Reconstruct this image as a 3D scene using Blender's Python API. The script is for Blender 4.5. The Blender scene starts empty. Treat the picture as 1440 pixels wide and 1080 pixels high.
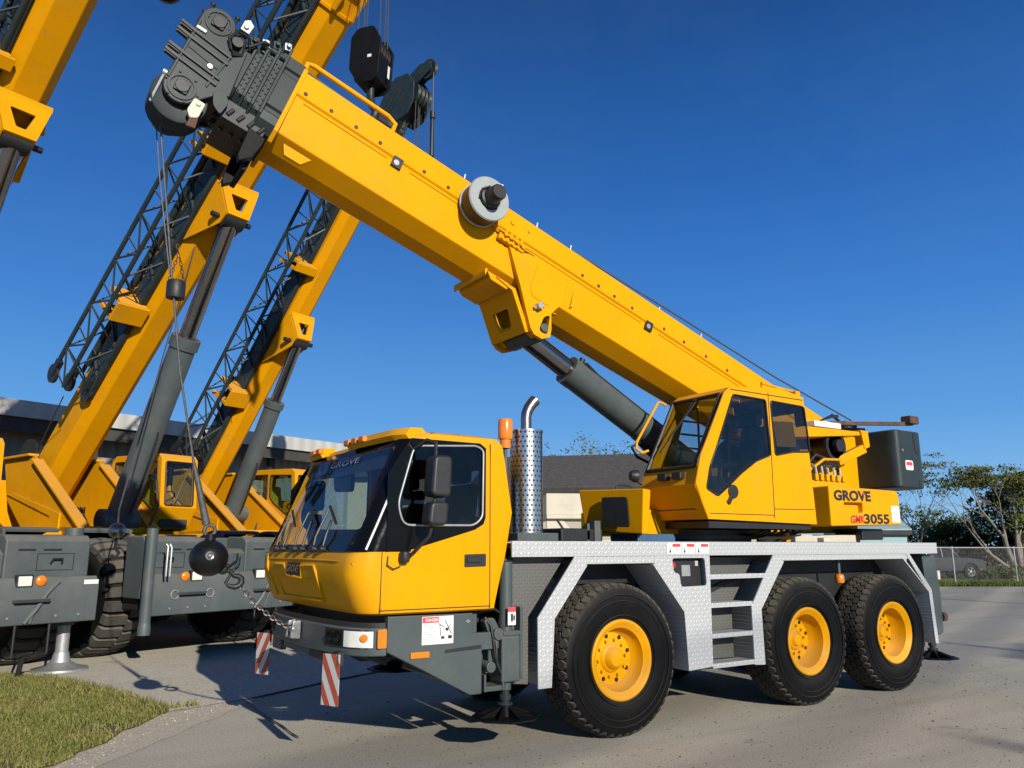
import bpy, bmesh, math, random
from mathutils import Vector, Matrix, Euler
R = math.radians
random.seed(7)
sc = bpy.context.scene
COL = sc.collection

# ------------------------------------------------------------------ materials
def new_mat(name):
    m = bpy.data.materials.new(name); m.use_nodes = True
    nt = m.node_tree; nt.nodes.clear()
    out = nt.nodes.new('ShaderNodeOutputMaterial')
    b = nt.nodes.new('ShaderNodeBsdfPrincipled')
    nt.links.new(b.outputs[0], out.inputs[0])
    return m, nt, b, out

def N(nt, t, **kw):
    n = nt.nodes.new(t)
    for k, v in kw.items():
        setattr(n, k, v)
    return n

def math_n(nt, op, a, b=None, c=None):
    n = N(nt, 'ShaderNodeMath', operation=op)
    for i, v in enumerate((a, b, c)):
        if v is None: continue
        if isinstance(v, (int, float)): n.inputs[i].default_value = v
        else: nt.links.new(v, n.inputs[i])
    return n.outputs[0]

def mixc(nt, fac, a, b):
    n = N(nt, 'ShaderNodeMix', data_type='RGBA')
    for sock, v in ((n.inputs[0], fac), (n.inputs[6], a), (n.inputs[7], b)):
        if isinstance(v, (int, float)): sock.default_value = v
        elif isinstance(v, tuple): sock.default_value = (*v, 1) if len(v) == 3 else v
        else: nt.links.new(v, sock)
    return n.outputs[2]

def noise(nt, scale, detail=4, rough=.55, vec=None):
    n = N(nt, 'ShaderNodeTexNoise')
    n.inputs['Scale'].default_value = scale; n.inputs['Detail'].default_value = detail
    n.inputs['Roughness'].default_value = rough
    if vec is None:
        g = N(nt, 'ShaderNodeNewGeometry'); vec = g.outputs['Position']
    nt.links.new(vec, n.inputs['Vector'])
    return n.outputs[0]

def ramp(nt, fac, stops):
    n = N(nt, 'ShaderNodeValToRGB'); nt.links.new(fac, n.inputs[0])
    e = n.color_ramp.elements
    while len(e) < len(stops): e.new(.5)
    for i, (p, c) in enumerate(stops):
        e[i].position = p; e[i].color = (*c, 1) if isinstance(c, tuple) else (c, c, c, 1)
    return n.outputs[0]

MAT = {}
def pbr(name, col, rough=.45, metal=0., var=.12, scale=3., coat=0., bump=0., dirt=0., dirtcol=(.16, .13, .09), spec=.5):
    m, nt, b, out = new_mat(name)
    f = noise(nt, scale)
    dark = tuple(c * (1 - var) for c in col); lite = tuple(min(1, c * (1 + var * .6)) for c in col)
    base = mixc(nt, ramp(nt, f, [(.3, 0.), (.7, 1.)]), dark, lite)
    if dirt:
        f2 = noise(nt, 1.7, 8, .7); f3 = noise(nt, 23, 4)
        d = math_n(nt, 'MULTIPLY', ramp(nt, f2, [(.5, 0.), (.75, 1.)]), math_n(nt, 'MULTIPLY', f3, dirt))
        base = mixc(nt, d, base, dirtcol)
        # run-down streaks and settled dust
        gg = N(nt, 'ShaderNodeNewGeometry'); mp = N(nt, 'ShaderNodeMapping'); mp.inputs['Scale'].default_value = (14, 14, .9)
        nt.links.new(gg.outputs['Position'], mp.inputs[0]); st = noise(nt, 1.0, 5, .65, mp.outputs[0])
        base = mixc(nt, math_n(nt, 'MULTIPLY', ramp(nt, st, [(.56, 0.), (.78, 1.)]), dirt * .55), base, tuple(x * .45 for x in col))
        sz = N(nt, 'ShaderNodeSeparateXYZ'); nt.links.new(gg.outputs['Normal'], sz.inputs[0])
        up = math_n(nt, 'MULTIPLY', math_n(nt, 'MAXIMUM', sz.outputs['Z'], 0.), math_n(nt, 'MULTIPLY', noise(nt, 6, 6, .7), dirt * 1.3))
        base = mixc(nt, up, base, (.34, .29, .21))
        # small chips and scuffs
        ch = noise(nt, 38, 3, .6); ch2 = noise(nt, 2.6, 4, .6)
        base = mixc(nt, math_n(nt, 'MULTIPLY', math_n(nt, 'MULTIPLY', ramp(nt, ch, [(.68, 0.), (.72, 1.)]), ramp(nt, ch2, [(.5, 0.), (.62, 1.)])), dirt * 1.6), base, (.09, .07, .05))
    nt.links.new(base, b.inputs['Base Color'])
    r = math_n(nt, 'ADD', math_n(nt, 'MULTIPLY', noise(nt, scale * 4), .18), rough - .09)
    nt.links.new(r, b.inputs['Roughness'])
    b.inputs['Metallic'].default_value = metal
    b.inputs['Coat Weight'].default_value = coat; b.inputs['Coat Roughness'].default_value = .12
    b.inputs['Specular IOR Level'].default_value = spec
    if bump:
        bp = N(nt, 'ShaderNodeBump'); bp.inputs['Strength'].default_value = bump; bp.inputs['Distance'].default_value = .01
        nt.links.new(noise(nt, scale * 12, 6), bp.inputs['Height']); nt.links.new(bp.outputs[0], b.inputs['Normal'])
    MAT[name] = m
    return m

pbr('yellow', (.80, .352, .002), .42, var=.05, scale=1.6, dirt=.26, spec=.07)
pbr('yellow_cranes', (.78, .335, .002), .5, var=.08, scale=1.2, dirt=.40, spec=.07)
pbr('yellow_rim', (.82, .365, .002), .45, var=.05, scale=6, dirt=.45, spec=.12)
pbr('grey_dark', (.028, .040, .042), .42, var=.2, scale=4, dirt=.18, dirtcol=(.10, .10, .09), spec=.28)
pbr('grey', (.066, .084, .084), .45, var=.1, scale=2.2, dirt=.35, dirtcol=(.2, .18, .14))
pbr('grey_light', (.078, .096, .099), .5, var=.12, scale=1.5, dirt=.5, dirtcol=(.24, .22, .18))
pbr('dark', (.018, .019, .02), .5, var=.25, scale=5)
pbr('black_gloss', (.005, .005, .005), .14, var=.1, scale=5, spec=.22)
pbr('black_plastic', (.02, .02, .021), .48, var=.2, scale=9)
pbr('rubber', (.006, .006, .0065), .5, var=.25, scale=5, bump=.1, dirt=.3, dirtcol=(.03, .028, .024), spec=.14)
pbr('ball_black', (.008, .008, .009), .38, var=.2, scale=9, spec=.35)
pbr('block_black', (.009, .009, .010), .5, var=.25, scale=6, spec=.12)
pbr('rubber_tread', (.040, .0375, .034), .85, var=.35, scale=6, bump=.3, dirt=.5, dirtcol=(.10, .09, .075), spec=.2)
pbr('rubber_dry', (.055, .052, .048), .85, var=.3, scale=5, bump=.3, dirt=.6, dirtcol=(.12, .11, .09))
pbr('steel', (.30, .27, .24), .34, metal=1., var=.15, scale=8)
pbr('chrome', (.62, .62, .62), .12, metal=1., var=.06, scale=8)
pbr('rod', (.30, .29, .28), .18, metal=1., var=.1, scale=8)
pbr('galvanised', (.42, .43, .43), .5, metal=.6, var=.15, scale=12)
pbr('rust', (.11, .055, .03), .8, var=.4, scale=9, bump=.3)
pbr('white', (.78, .77, .74), .5, var=.05, scale=6)
pbr('cream', (.62, .56, .44), .55, var=.07, scale=2, dirt=.3)
pbr('red', (.55, .02, .02), .45, var=.1)
pbr('decal_red', (.62, .06, .07), .5, var=.06)
pbr('decal_black', (.02, .02, .02), .5, var=.06)
pbr('decal_grey', (.45, .45, .46), .5, var=.06)
pbr('amber', (.85, .22, .01), .25, var=.08, scale=20, coat=.4)
pbr('lamp_white', (.8, .78, .7), .12, var=.08, scale=14, coat=.6)
pbr('rope', (.10, .10, .10), .6, metal=.4, var=.3, scale=30)
pbr('chain', (.16, .14, .12), .5, metal=.7, var=.3, scale=30)
pbr('seat_cloth', (.05, .05, .055), .9, var=.2)
pbr('seat_yellow', (.52, .40, .03), .6, var=.1)
pbr('hose_light', (.45, .43, .36), .5, var=.2, scale=20)
pbr('blue_panel', (.06, .12, .22), .4, var=.2)
pbr('teal_panel', (.35, .50, .52), .5, var=.15)
pbr('plate_steel', (.5, .5, .5), .3, metal=.8, var=.2, scale=8)

def glass_mat(name, tint, refl=1.0, rough=.02):
    m = bpy.data.materials.new(name); m.use_nodes = True
    nt = m.node_tree; nt.nodes.clear()
    out = N(nt, 'ShaderNodeOutputMaterial'); mix = N(nt, 'ShaderNodeMixShader')
    tr = N(nt, 'ShaderNodeBsdfTransparent'); tr.inputs[0].default_value = (*tint, 1)
    gl = N(nt, 'ShaderNodeBsdfGlossy'); gl.inputs[0].default_value = (.9, .95, 1, 1); gl.inputs['Roughness'].default_value = rough
    fr = N(nt, 'ShaderNodeLayerWeight'); fr.inputs['Blend'].default_value = .5
    sch = math_n(nt, 'ADD', .04, math_n(nt, 'MULTIPLY', math_n(nt, 'POWER', fr.outputs['Facing'], 4.5), .96))
    smear = math_n(nt, 'MULTIPLY', ramp(nt, noise(nt, 3.5, 6, .7), [(.45, 0.), (.75, 1.)]), .03)
    f = math_n(nt, 'MINIMUM', math_n(nt, 'ADD', math_n(nt, 'MULTIPLY', sch, refl), smear), 1.)
    nt.links.new(f, mix.inputs[0]); nt.links.new(tr.outputs[0], mix.inputs[1]); nt.links.new(gl.outputs[0], mix.inputs[2])
    nt.links.new(mix.outputs[0], out.inputs[0]); MAT[name] = m
glass_mat('glass', (.70, .75, .78), .55, .03)
glass_mat('glass_dark', (.52, .56, .58), .9)
glass_mat('glass_black', (.32, .33, .34), .8)
pbr('reel_grey', (.34, .37, .37), .45, var=.12, scale=5, dirt=.3)
glass_mat('glass_clear', (.7, .8, .76), 1.2)

def checker_plate(name, col, metal, rough, axes=('X', 'Z'), cell=.03, contrast=.25):
    m, nt, b, out = new_mat(name)
    g = N(nt, 'ShaderNodeNewGeometry'); sp = N(nt, 'ShaderNodeSeparateXYZ'); nt.links.new(g.outputs['Position'], sp.inputs[0])
    px = math_n(nt, 'DIVIDE', sp.outputs[axes[0]], cell); pz = math_n(nt, 'DIVIDE', sp.outputs[axes[1]], cell)
    fx = math_n(nt, 'FLOOR', px); fz = math_n(nt, 'FLOOR', pz)
    par = math_n(nt, 'MODULO', math_n(nt, 'ADD', math_n(nt, 'ADD', fx, fz), 1000.), 2.)
    sg = math_n(nt, 'SUBTRACT', 1., math_n(nt, 'MULTIPLY', math_n(nt, 'ROUND', par), 2.))
    a = math_n(nt, 'SUBTRACT', math_n(nt, 'SUBTRACT', px, fx), .5); c = math_n(nt, 'SUBTRACT', math_n(nt, 'SUBTRACT', pz, fz), .5)
    sc_ = math_n(nt, 'MULTIPLY', sg, c)
    d1 = math_n(nt, 'DIVIDE', math_n(nt, 'ADD', a, sc_), .66); d2 = math_n(nt, 'DIVIDE', math_n(nt, 'SUBTRACT', a, sc_), .26)
    e = math_n(nt, 'ADD', math_n(nt, 'MULTIPLY', d1, d1), math_n(nt, 'MULTIPLY', d2, d2))
    h = math_n(nt, 'SUBTRACT', 1., math_n(nt, 'MINIMUM', e, 1.))
    f = noise(nt, 3.5, 6, .65)
    base = mixc(nt, f, tuple(x * .75 for x in col), col)
    base = mixc(nt, math_n(nt, 'MULTIPLY', math_n(nt, 'POWER', h, .5), contrast * 2), tuple(x * (1 - contrast) for x in col), base)
    nt.links.new(base, b.inputs['Base Color'])
    b.inputs['Metallic'].default_value = metal
    nt.links.new(math_n(nt, 'ADD', math_n(nt, 'MULTIPLY', noise(nt, 9), .25), rough - .12), b.inputs['Roughness'])
    bp = N(nt, 'ShaderNodeBump'); bp.inputs['Strength'].default_value = .8; bp.inputs['Distance'].default_value = .004
    nt.links.new(h, bp.inputs['Height']); nt.links.new(bp.outputs[0], b.inputs['Normal'])
    MAT[name] = m
checker_plate('tread_plate', (.74, .75, .75), .25, .5, cell=.04, contrast=.32)
checker_plate('tread_plate_shaded', (.21, .205, .19), .3, .55, contrast=.35)  # copy of the tread plate with shade painted in as darker colour

def perforated(name):
    m, nt, b, out = new_mat(name)
    tc = N(nt, 'ShaderNodeTexCoord'); sp = N(nt, 'ShaderNodeSeparateXYZ'); nt.links.new(tc.outputs['Object'], sp.inputs[0])
    ang = math_n(nt, 'ARCTAN2', math_n(nt, 'ADD', sp.outputs['Y'], .9), math_n(nt, 'SUBTRACT', sp.outputs['X'], -2.33))
    u = math_n(nt, 'MULTIPLY', ang, 24 / (2 * math.pi)); v = math_n(nt, 'DIVIDE', sp.outputs['Z'], .046)
    fv = math_n(nt, 'FLOOR', v)
    u = math_n(nt, 'ADD', u, math_n(nt, 'MULTIPLY', math_n(nt, 'MODULO', math_n(nt, 'ADD', fv, 100.), 2.), .5))
    a = math_n(nt, 'SUBTRACT', math_n(nt, 'FRACT', u), .5); c = math_n(nt, 'SUBTRACT', math_n(nt, 'SUBTRACT', v, fv), .5)
    d = math_n(nt, 'SQRT', math_n(nt, 'ADD', math_n(nt, 'MULTIPLY', a, a), math_n(nt, 'MULTIPLY', c, c)))
    hole = math_n(nt, 'LESS_THAN', d, .24)
    nt.links.new(mixc(nt, hole, (.60, .585, .55), (.02, .02, .02)), b.inputs['Base Color'])
    nt.links.new(math_n(nt, 'SUBTRACT', 1., hole), b.inputs['Metallic'])
    b.inputs['Roughness'].default_value = .27
    bp = N(nt, 'ShaderNodeBump'); bp.inputs['Strength'].default_value = .5; bp.inputs['Distance'].default_value = .003
    nt.links.new(math_n(nt, 'MINIMUM', d, .35), bp.inputs['Height']); nt.links.new(bp.outputs[0], b.inputs['Normal'])
    MAT[name] = m
perforated('perforated_chrome')

def stripes(name):
    m, nt, b, out = new_mat(name)
    tc = N(nt, 'ShaderNodeTexCoord'); sp = N(nt, 'ShaderNodeSeparateXYZ'); nt.links.new(tc.outputs['Object'], sp.inputs[0])
    v = math_n(nt, 'ADD', math_n(nt, 'MULTIPLY', math_n(nt, 'ABSOLUTE', sp.outputs['Y']), -9.0), math_n(nt, 'MULTIPLY', sp.outputs['Z'], -4.2))
    f = math_n(nt, 'GREATER_THAN', math_n(nt, 'FRACT', math_n(nt, 'ADD', v, 20.05)), .5)
    nt.links.new(mixc(nt, f, (.50, .48, .46), (.36, .07, .035)), b.inputs['Base Color'])  # both stripe colours dulled to imitate part shade on the boards
    b.inputs['Roughness'].default_value = .4
    MAT[name] = m
stripes('warning_stripes')

# ------------------------------------------------------------------ mesh builder
class MB:
    def __init__(s): s.v = []; s.f = []
    def add(s, vs, fs):
        o = len(s.v); s.v += [tuple(v) for v in vs]; s.f += [tuple(i + o for i in f) for f in fs]; return s
    def box(s, lo, hi, rot=None, pivot=None):
        x0, y0, z0 = lo; x1, y1, z1 = hi
        vs = [Vector(p) for p in ((x0,y0,z0),(x1,y0,z0),(x1,y1,z0),(x0,y1,z0),(x0,y0,z1),(x1,y0,z1),(x1,y1,z1),(x0,y1,z1))]
        if rot is not None:
            c = Vector(pivot) if pivot else sum(vs, Vector()) / 8
            vs = [c + rot @ (v - c) for v in vs]
        return s.add(vs, [(0,3,2,1),(4,5,6,7),(0,1,5,4),(1,2,6,5),(2,3,7,6),(3,0,4,7)])
    def beam(s, a, b, w, h, up=(0, 0, 1)):
        a = Vector(a); b = Vector(b); d = (b - a).normalized(); u = Vector(up)
        sd = d.cross(u)
        if sd.length < 1e-4: sd = d.cross(Vector((1, 0, 0)))
        sd.normalize(); u = sd.cross(d)
        vs = []
        for p in (a, b):
            for i, j in ((-1, -1), (1, -1), (1, 1), (-1, 1)): vs.append(p + sd * (i * w / 2) + u * (j * h / 2))
        return s.add(vs, [(0,1,2,3),(7,6,5,4),(0,4,5,1),(1,5,6,2),(2,6,7,3),(3,7,4,0)])
    def prism(s, poly, f0, f1):
        """poly: 2D list; f0/f1 map (a,b)->3D for both caps"""
        n = len(poly); vs = [f0(*p) for p in poly] + [f1(*p) for p in poly]
        fs = [tuple(range(n)), tuple(range(2 * n - 1, n - 1, -1))]
        fs += [(i, i + n, (i + 1) % n + n, (i + 1) % n) for i in range(n)]
        return s.add(vs, fs)
    def xz(s, poly, y0, y1): return s.prism(poly, lambda a, b: (a, y0, b), lambda a, b: (a, y1, b))
    def yz(s, poly, x0, x1): return s.prism(poly, lambda a, b: (x0, a, b), lambda a, b: (x1, a, b))
    def xy(s, poly, z0, z1): return s.prism(poly, lambda a, b: (a, b, z0), lambda a, b: (a, b, z1))
    def cyl(s, a, b, r0, r1=None, n=20, caps=True):
        r1 = r0 if r1 is None else r1
        a = Vector(a); b = Vector(b); d = (b - a).normalized()
        u = d.orthogonal().normalized(); w = d.cross(u)
        vs = []
        for p, r in ((a, r0), (b, r1)):
            for i in range(n):
                t = 2 * math.pi * i / n; vs.append(p + (u * math.cos(t) + w * math.sin(t)) * r)
        fs = [(i, (i + 1) % n, (i + 1) % n + n, i + n) for i in range(n)]
        if caps: fs += [tuple(range(n - 1, -1, -1)), tuple(range(n, 2 * n))]
        return s.add(vs, fs)
    def tube(s, pts, r, n=8):
        pts = [Vector(p) for p in pts]; rs = r if isinstance(r, (list, tuple)) else [r] * len(pts)
        vs = []; u = None
        for i, p in enumerate(pts):
            d = (pts[min(i + 1, len(pts) - 1)] - pts[max(i - 1, 0)]).normalized()
            u = d.orthogonal().normalized() if u is None else (u - d * u.dot(d)).normalized()
            w = d.cross(u)
            for k in range(n):
                t = 2 * math.pi * k / n; vs.append(p + (u * math.cos(t) + w * math.sin(t)) * rs[i])
        fs = []
        for i in range(len(pts) - 1):
            for k in range(n):
                k2 = (k + 1) % n; fs.append((i*n+k, i*n+k2, (i+1)*n+k2, (i+1)*n+k))
        fs += [tuple(range(n - 1, -1, -1)), tuple(range((len(pts)-1)*n, len(pts)*n))]
        return s.add(vs, fs)
    def lathe(s, prof, o, axis, n=48, closed=False):
        """prof: (radius, along-axis)"""
        o = Vector(o); d = Vector(axis).normalized(); u = d.orthogonal().normalized(); w = d.cross(u)
        m = len(prof); vs = []
        for i in range(n):
            t = 2 * math.pi * i / n; e = u * math.cos(t) + w * math.sin(t)
            vs += [o + e * r + d * a for r, a in prof]
        fs = []
        for i in range(n):
            j = (i + 1) % n
            for k in range(m if closed else m - 1):
                k2 = (k + 1) % m; fs.append((i*m+k, j*m+k, j*m+k2, i*m+k2))
        return s.add(vs, fs)
    def ball(s, c, r, nu=20, nv=12, squash=(1, 1, 1)):
        c = Vector(c); vs = []; fs = []
        for j in range(nv + 1):
            p = math.pi * j / nv
            for i in range(nu):
                t = 2 * math.pi * i / nu
                vs.append(c + Vector((math.sin(p)*math.cos(t)*squash[0], math.sin(p)*math.sin(t)*squash[1], math.cos(p)*squash[2])) * r)
        for j in range(nv):
            for i in range(nu): fs.append((j*nu+i, (j+1)*nu+i, (j+1)*nu+(i+1)%nu, j*nu+(i+1)%nu))
        return s.add(vs, fs)
    def torus(s, c, axis, R_, r, n=24, m=8, a0=0, a1=2*math.pi):
        c = Vector(c); d = Vector(axis).normalized(); u = d.orthogonal().normalized(); w = d.cross(u)
        pts = []
        k = n if a1 - a0 > 6.28 else n
        for i in range(k + 1):
            t = a0 + (a1 - a0) * i / k; pts.append(c + (u * math.cos(t) + w * math.sin(t)) * R_)
        return s.tube(pts, r, m)
    def build(s, name, mat, parent=None, bevel=0., seg=2, smooth=40, off=None, fix=True):
        me = bpy.data.meshes.new(name)
        off = off if off is not None else (origin_of(parent) if parent is not None else Vector())
        me.from_pydata([(v[0]-off[0], v[1]-off[1], v[2]-off[2]) for v in s.v], [], s.f)
        if fix:
            bm = bmesh.new(); bm.from_mesh(me)
            bmesh.ops.recalc_face_normals(bm, faces=bm.faces); bm.to_mesh(me); bm.free()
        me.materials.append(MAT[mat] if isinstance(mat, str) else mat)
        o = bpy.data.objects.new(name, me); COL.objects.link(o)
        if parent is not None: o.parent = parent
        finish(o, bevel, seg, smooth)
        return o

def finish(o, bevel=0., seg=2, smooth=40):
    me = o.data
    if smooth:
        me.shade_smooth(); me.set_sharp_from_angle(angle=R(smooth))
    if bevel:
        b = o.modifiers.new('bevel', 'BEVEL'); b.width = bevel; b.segments = seg; b.limit_method = 'ANGLE'; b.angle_limit = R(35)
        b.harden_normals = True

ORIG = {}
def origin_of(o): 
    return ORIG.get(o.name, Vector())
def root(name, label, cat, loc=(0, 0, 0), rotz=0, group=None, local=False):
    o = bpy.data.objects.new(name, None); COL.objects.link(o); o.empty_display_size = .3
    o.location = loc; o.rotation_euler = (0, 0, rotz)
    o['label'] = label; o['category'] = cat
    if group: o['group'] = group
    ORIG[o.name] = Vector((0, 0, 0)) if local else Vector(loc)
    return o
_build = MB.build
def build_reg(s, name, mat, parent=None, **k):
    o = _build(s, name, mat, parent, **k)
    ORIG[o.name] = origin_of(parent) if parent is not None else Vector()
    return o
MB.build = build_reg
def tag(o, label=None, cat=None, group=None, kind=None):
    if label: o['label'] = label
    if cat: o['category'] = cat
    if group: o['group'] = group
    if kind: o['kind'] = kind
    return o

def cut(o, cutters):
    """boolean-subtract a list of MB volumes from object o"""
    for c in cutters:
        co = _build(c, 'cutter', 'dark', None, smooth=0, off=origin_of(o))
        md = o.modifiers.new('cut', 'BOOLEAN'); md.operation = 'DIFFERENCE'; md.object = co; md.solver = 'EXACT'
        dg = bpy.context.evaluated_depsgraph_get()
        bev = [(m_, m_.show_viewport, m_.show_render) for m_ in o.modifiers if m_.type == 'BEVEL']
        for m_, _, _ in bev: m_.show_viewport = False
        mw = o.parent; o.parent = None
        dg.update()
        me = bpy.data.meshes.new_from_object(o.evaluated_get(dg))
        o.parent = mw
        for m_, a, b in bev: m_.show_viewport = a
        o.modifiers.remove(md); old = o.data; o.data = me; bpy.data.meshes.remove(old)
        bpy.data.objects.remove(co)
    me = o.data
    me.shade_smooth(); me.set_sharp_from_angle(angle=R(40))

def text(name, body, mat, parent, x0, x1, z0, z1, place, depth=.003, bold=0., shear=0.):
    """lettering fitted to a box; place(a,b,c) maps text right, up, outward to world"""
    cu = bpy.data.curves.new(name, 'FONT'); cu.body = body; cu.size = 1; cu.offset = bold; cu.shear = shear
    cu.resolution_u = 3
    to = bpy.data.objects.new('lettering_source', cu); COL.objects.link(to)
    dg = bpy.context.evaluated_depsgraph_get(); dg.update()
    me = bpy.data.meshes.new_from_object(to.evaluated_get(dg))
    bpy.data.objects.remove(to); bpy.data.curves.remove(cu)
    xs = [v.co.x for v in me.vertices]; ys = [v.co.y for v in me.vertices]
    sx = (x1 - x0) / (max(xs) - min(xs)); sy = (z1 - z0) / (max(ys) - min(ys))
    off = origin_of(parent) if parent is not None else Vector()
    for v in me.vertices:
        a = x0 + (v.co.x - min(xs)) * sx; b = z0 + (v.co.y - min(ys)) * sy
        v.co = Vector(place(a, b, depth)) - off
    me.name = name; me.materials.clear(); me.materials.append(MAT[mat])
    o = bpy.data.objects.new(name, me); COL.objects.link(o)
    if parent is not None: o.parent = parent
    ORIG[o.name] = off
    return o

def arc(c, r, a0, a1, n):
    return [(c[0] + r * math.cos(R(a0 + (a1 - a0) * i / n)), c[1] + r * math.sin(R(a0 + (a1 - a0) * i / n))) for i in range(n + 1)]

def rounded(poly, r, n=4):
    """round the corners of a 2D polygon"""
    out = []
    m = len(poly)
    for i in range(m):
        p0 = Vector(poly[i - 1]); p = Vector(poly[i]); p1 = Vector(poly[(i + 1) % m])
        a = (p0 - p); b = (p1 - p); ra = min(r, a.length * .45, b.length * .45)
        a.normalize(); b.normalize()
        s, e = p + a * ra, p + b * ra
        for k in range(n + 1):
            t = k / n; q = s * (1 - t) ** 2 + p * 2 * t * (1 - t) + e * t ** 2
            out.append((q.x, q.y))
    return out

# ------------------------------------------------------------------ camera, light, sky
cam_d = bpy.data.cameras.new('camera'); cam = bpy.data.objects.new('camera', cam_d); COL.objects.link(cam)
cam_d.sensor_width = 36; cam_d.lens = 1110.12 / 1440 * 36; cam_d.clip_end = 3000; cam_d.clip_start = .05
cam.location = (-5.081, -7.182, 1.716)
cam.rotation_euler = (R(90 + 11.628), 0, R(56.946 - 90))
sc.camera = cam

TO_SUN = Vector((-.07, -1, .388)).normalized()
sd = bpy.data.lights.new('sun', 'SUN'); sun = bpy.data.objects.new('sun', sd); COL.objects.link(sun)
sd.energy = 5.0; sd.angle = R(.55); sd.color = (1, .94, .82)
sun.rotation_euler = TO_SUN.to_track_quat('Z', 'Y').to_euler(); sun.location = (-4, -30, 20)
w = bpy.data.worlds.new('World'); sc.world = w; w.use_nodes = True
nt = w.node_tree; nt.nodes.clear()
wo = N(nt, 'ShaderNodeOutputWorld'); bg = N(nt, 'ShaderNodeBackground'); sky = N(nt, 'ShaderNodeTexSky')
sky.sky_type = 'NISHITA'; sky.sun_disc = False; sky.sun_elevation = math.asin(TO_SUN.z)
sky.sun_rotation = math.atan2(TO_SUN.x, TO_SUN.y); sky.altitude = 0; sky.air_density = 1.0; sky.dust_density = .1; sky.ozone_density = 2.2
tcw = N(nt, 'ShaderNodeTexCoord'); spw = N(nt, 'ShaderNodeSeparateXYZ'); nt.links.new(tcw.outputs['Generated'], spw.inputs[0])
grad = ramp(nt, spw.outputs['Z'], [(0., (.34, .60, .86)), (.06, (.20, .47, .83)), (.15, (.10, .34, .76)), (.28, (.044, .215, .63)), (.42, (.020, .135, .47)), (.62, (.008, .06, .235)), (1., (.003, .022, .09))])
hz = noise(nt, 5.0, 5, .6, tcw.outputs['Generated'])
lowz = ramp(nt, spw.outputs['Z'], [(0., 1.), (.05, .8), (.10, 0.)])
grad = mixc(nt, math_n(nt, 'MULTIPLY', math_n(nt, 'MULTIPLY', ramp(nt, hz, [(.42, 0.), (.62, 1.)]), lowz), .6), grad, (.62, .68, .78))
hz2 = noise(nt, 2.2, 6, .65, tcw.outputs['Generated'])
grad = mixc(nt, math_n(nt, 'MULTIPLY', ramp(nt, hz2, [(.40, 0.), (.75, 1.)]), .045), grad, (.35, .5, .75))
STR = .11
gs = N(nt, 'ShaderNodeVectorMath', operation='SCALE'); nt.links.new(grad, gs.inputs[0]); gs.inputs['Scale'].default_value = 1 / STR
nt.links.new(mixc(nt, .94, sky.outputs[0], gs.outputs[0]), bg.inputs[0]); bg.inputs[1].default_value = STR
nt.links.new(bg.outputs[0], wo.inputs[0])
sc.view_settings.view_transform = 'Standard'; sc.view_settings.look = 'None'; sc.view_settings.exposure = 0
sc.cycles.max_bounces = 8; sc.cycles.diffuse_bounces = 1; sc.cycles.transparent_max_bounces = 16; sc.cycles.caustics_reflective = False; sc.cycles.caustics_refractive = False
# ================================================================== MAIN TRUCK CRANE
T = root('truck_crane', 'large yellow three-axle truck crane in front, silver deck, boom raised over its cab', 'truck crane', (1.5, 0, 0))
W = 1.275
AXLES = (0.0, 2.743, 4.393)
HUB = .68

# ---------------- wheels
def tyre_mb(c, sgn, R0, width, rim_r, cols=5, nb=46):
    """c: centre of wheel, axis along Y; sgn -1 = outer side faces -Y"""
    m = MB(); h = width / 2
    prof = [(rim_r, -h + .05), (rim_r + .03, -h + .015), (rim_r + .10, -h + .002), (rim_r + .17, -h + .0), (R0 - .12, -h + .004), (R0 - .07, -h + .008), (R0 - .042, -h + .018), (R0 - .022, -h + .042), (R0 - .013, -h + .08)]
    prof = prof + [(r, -a) for r, a in reversed(prof)] + [(rim_r - .02, h - .08), (rim_r - .02, -h + .08)]
    m.lathe(prof, c, (0, 1, 0), 72, closed=True)
    # side-wall rings
    for rr in (rim_r + .055, R0 - .16, R0 - .105):
        for s in (-1, 1): m.torus((c[0], c[1] + s * (h - .001), c[2]), (0, 1, 0), rr, .006, 60, 5)
    t = MB(); cw = (width - .03) / cols
    for k in range(cols):
        yc = -h + .015 + cw * (k + .5)
        for i in range(nb):
            a0 = 2 * math.pi * (i + .5 * (k % 2)) / nb; da = math.pi / nb * .92
            edge = k in (0, cols - 1)
            vs = []
            hexa = [(-1, -.32), (-.45, -1), (.45, -1), (1, -.32), (1, .32), (.45, 1), (-.45, 1), (-1, .32)]
            for lev, (rr, sc_) in enumerate(((R0 - .05, 1.0), (R0 - .004, .975), (R0, .93))):
                for (ca, cy) in hexa:
                    y = yc + cy * cw * .485 * sc_
                    r = rr
                    if edge and abs(y) > h - .06: r = rr - (abs(y) - (h - .06)) * .42 - max(0, abs(y) - (h - .025)) * .7
                    a = a0 + ca * da * sc_
                    vs.append((c[0] + r * math.cos(a), c[1] + y, c[2] + r * math.sin(a)))
            n = 8; fs = [tuple(range(2 * n, 3 * n))]
            for l in range(2):
                fs += [(l*n+q, l*n+(q+1) % n, (l+1)*n+(q+1) % n, (l+1)*n+q) for q in range(n)]
            t.add(vs, fs)
    return m, t

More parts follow.
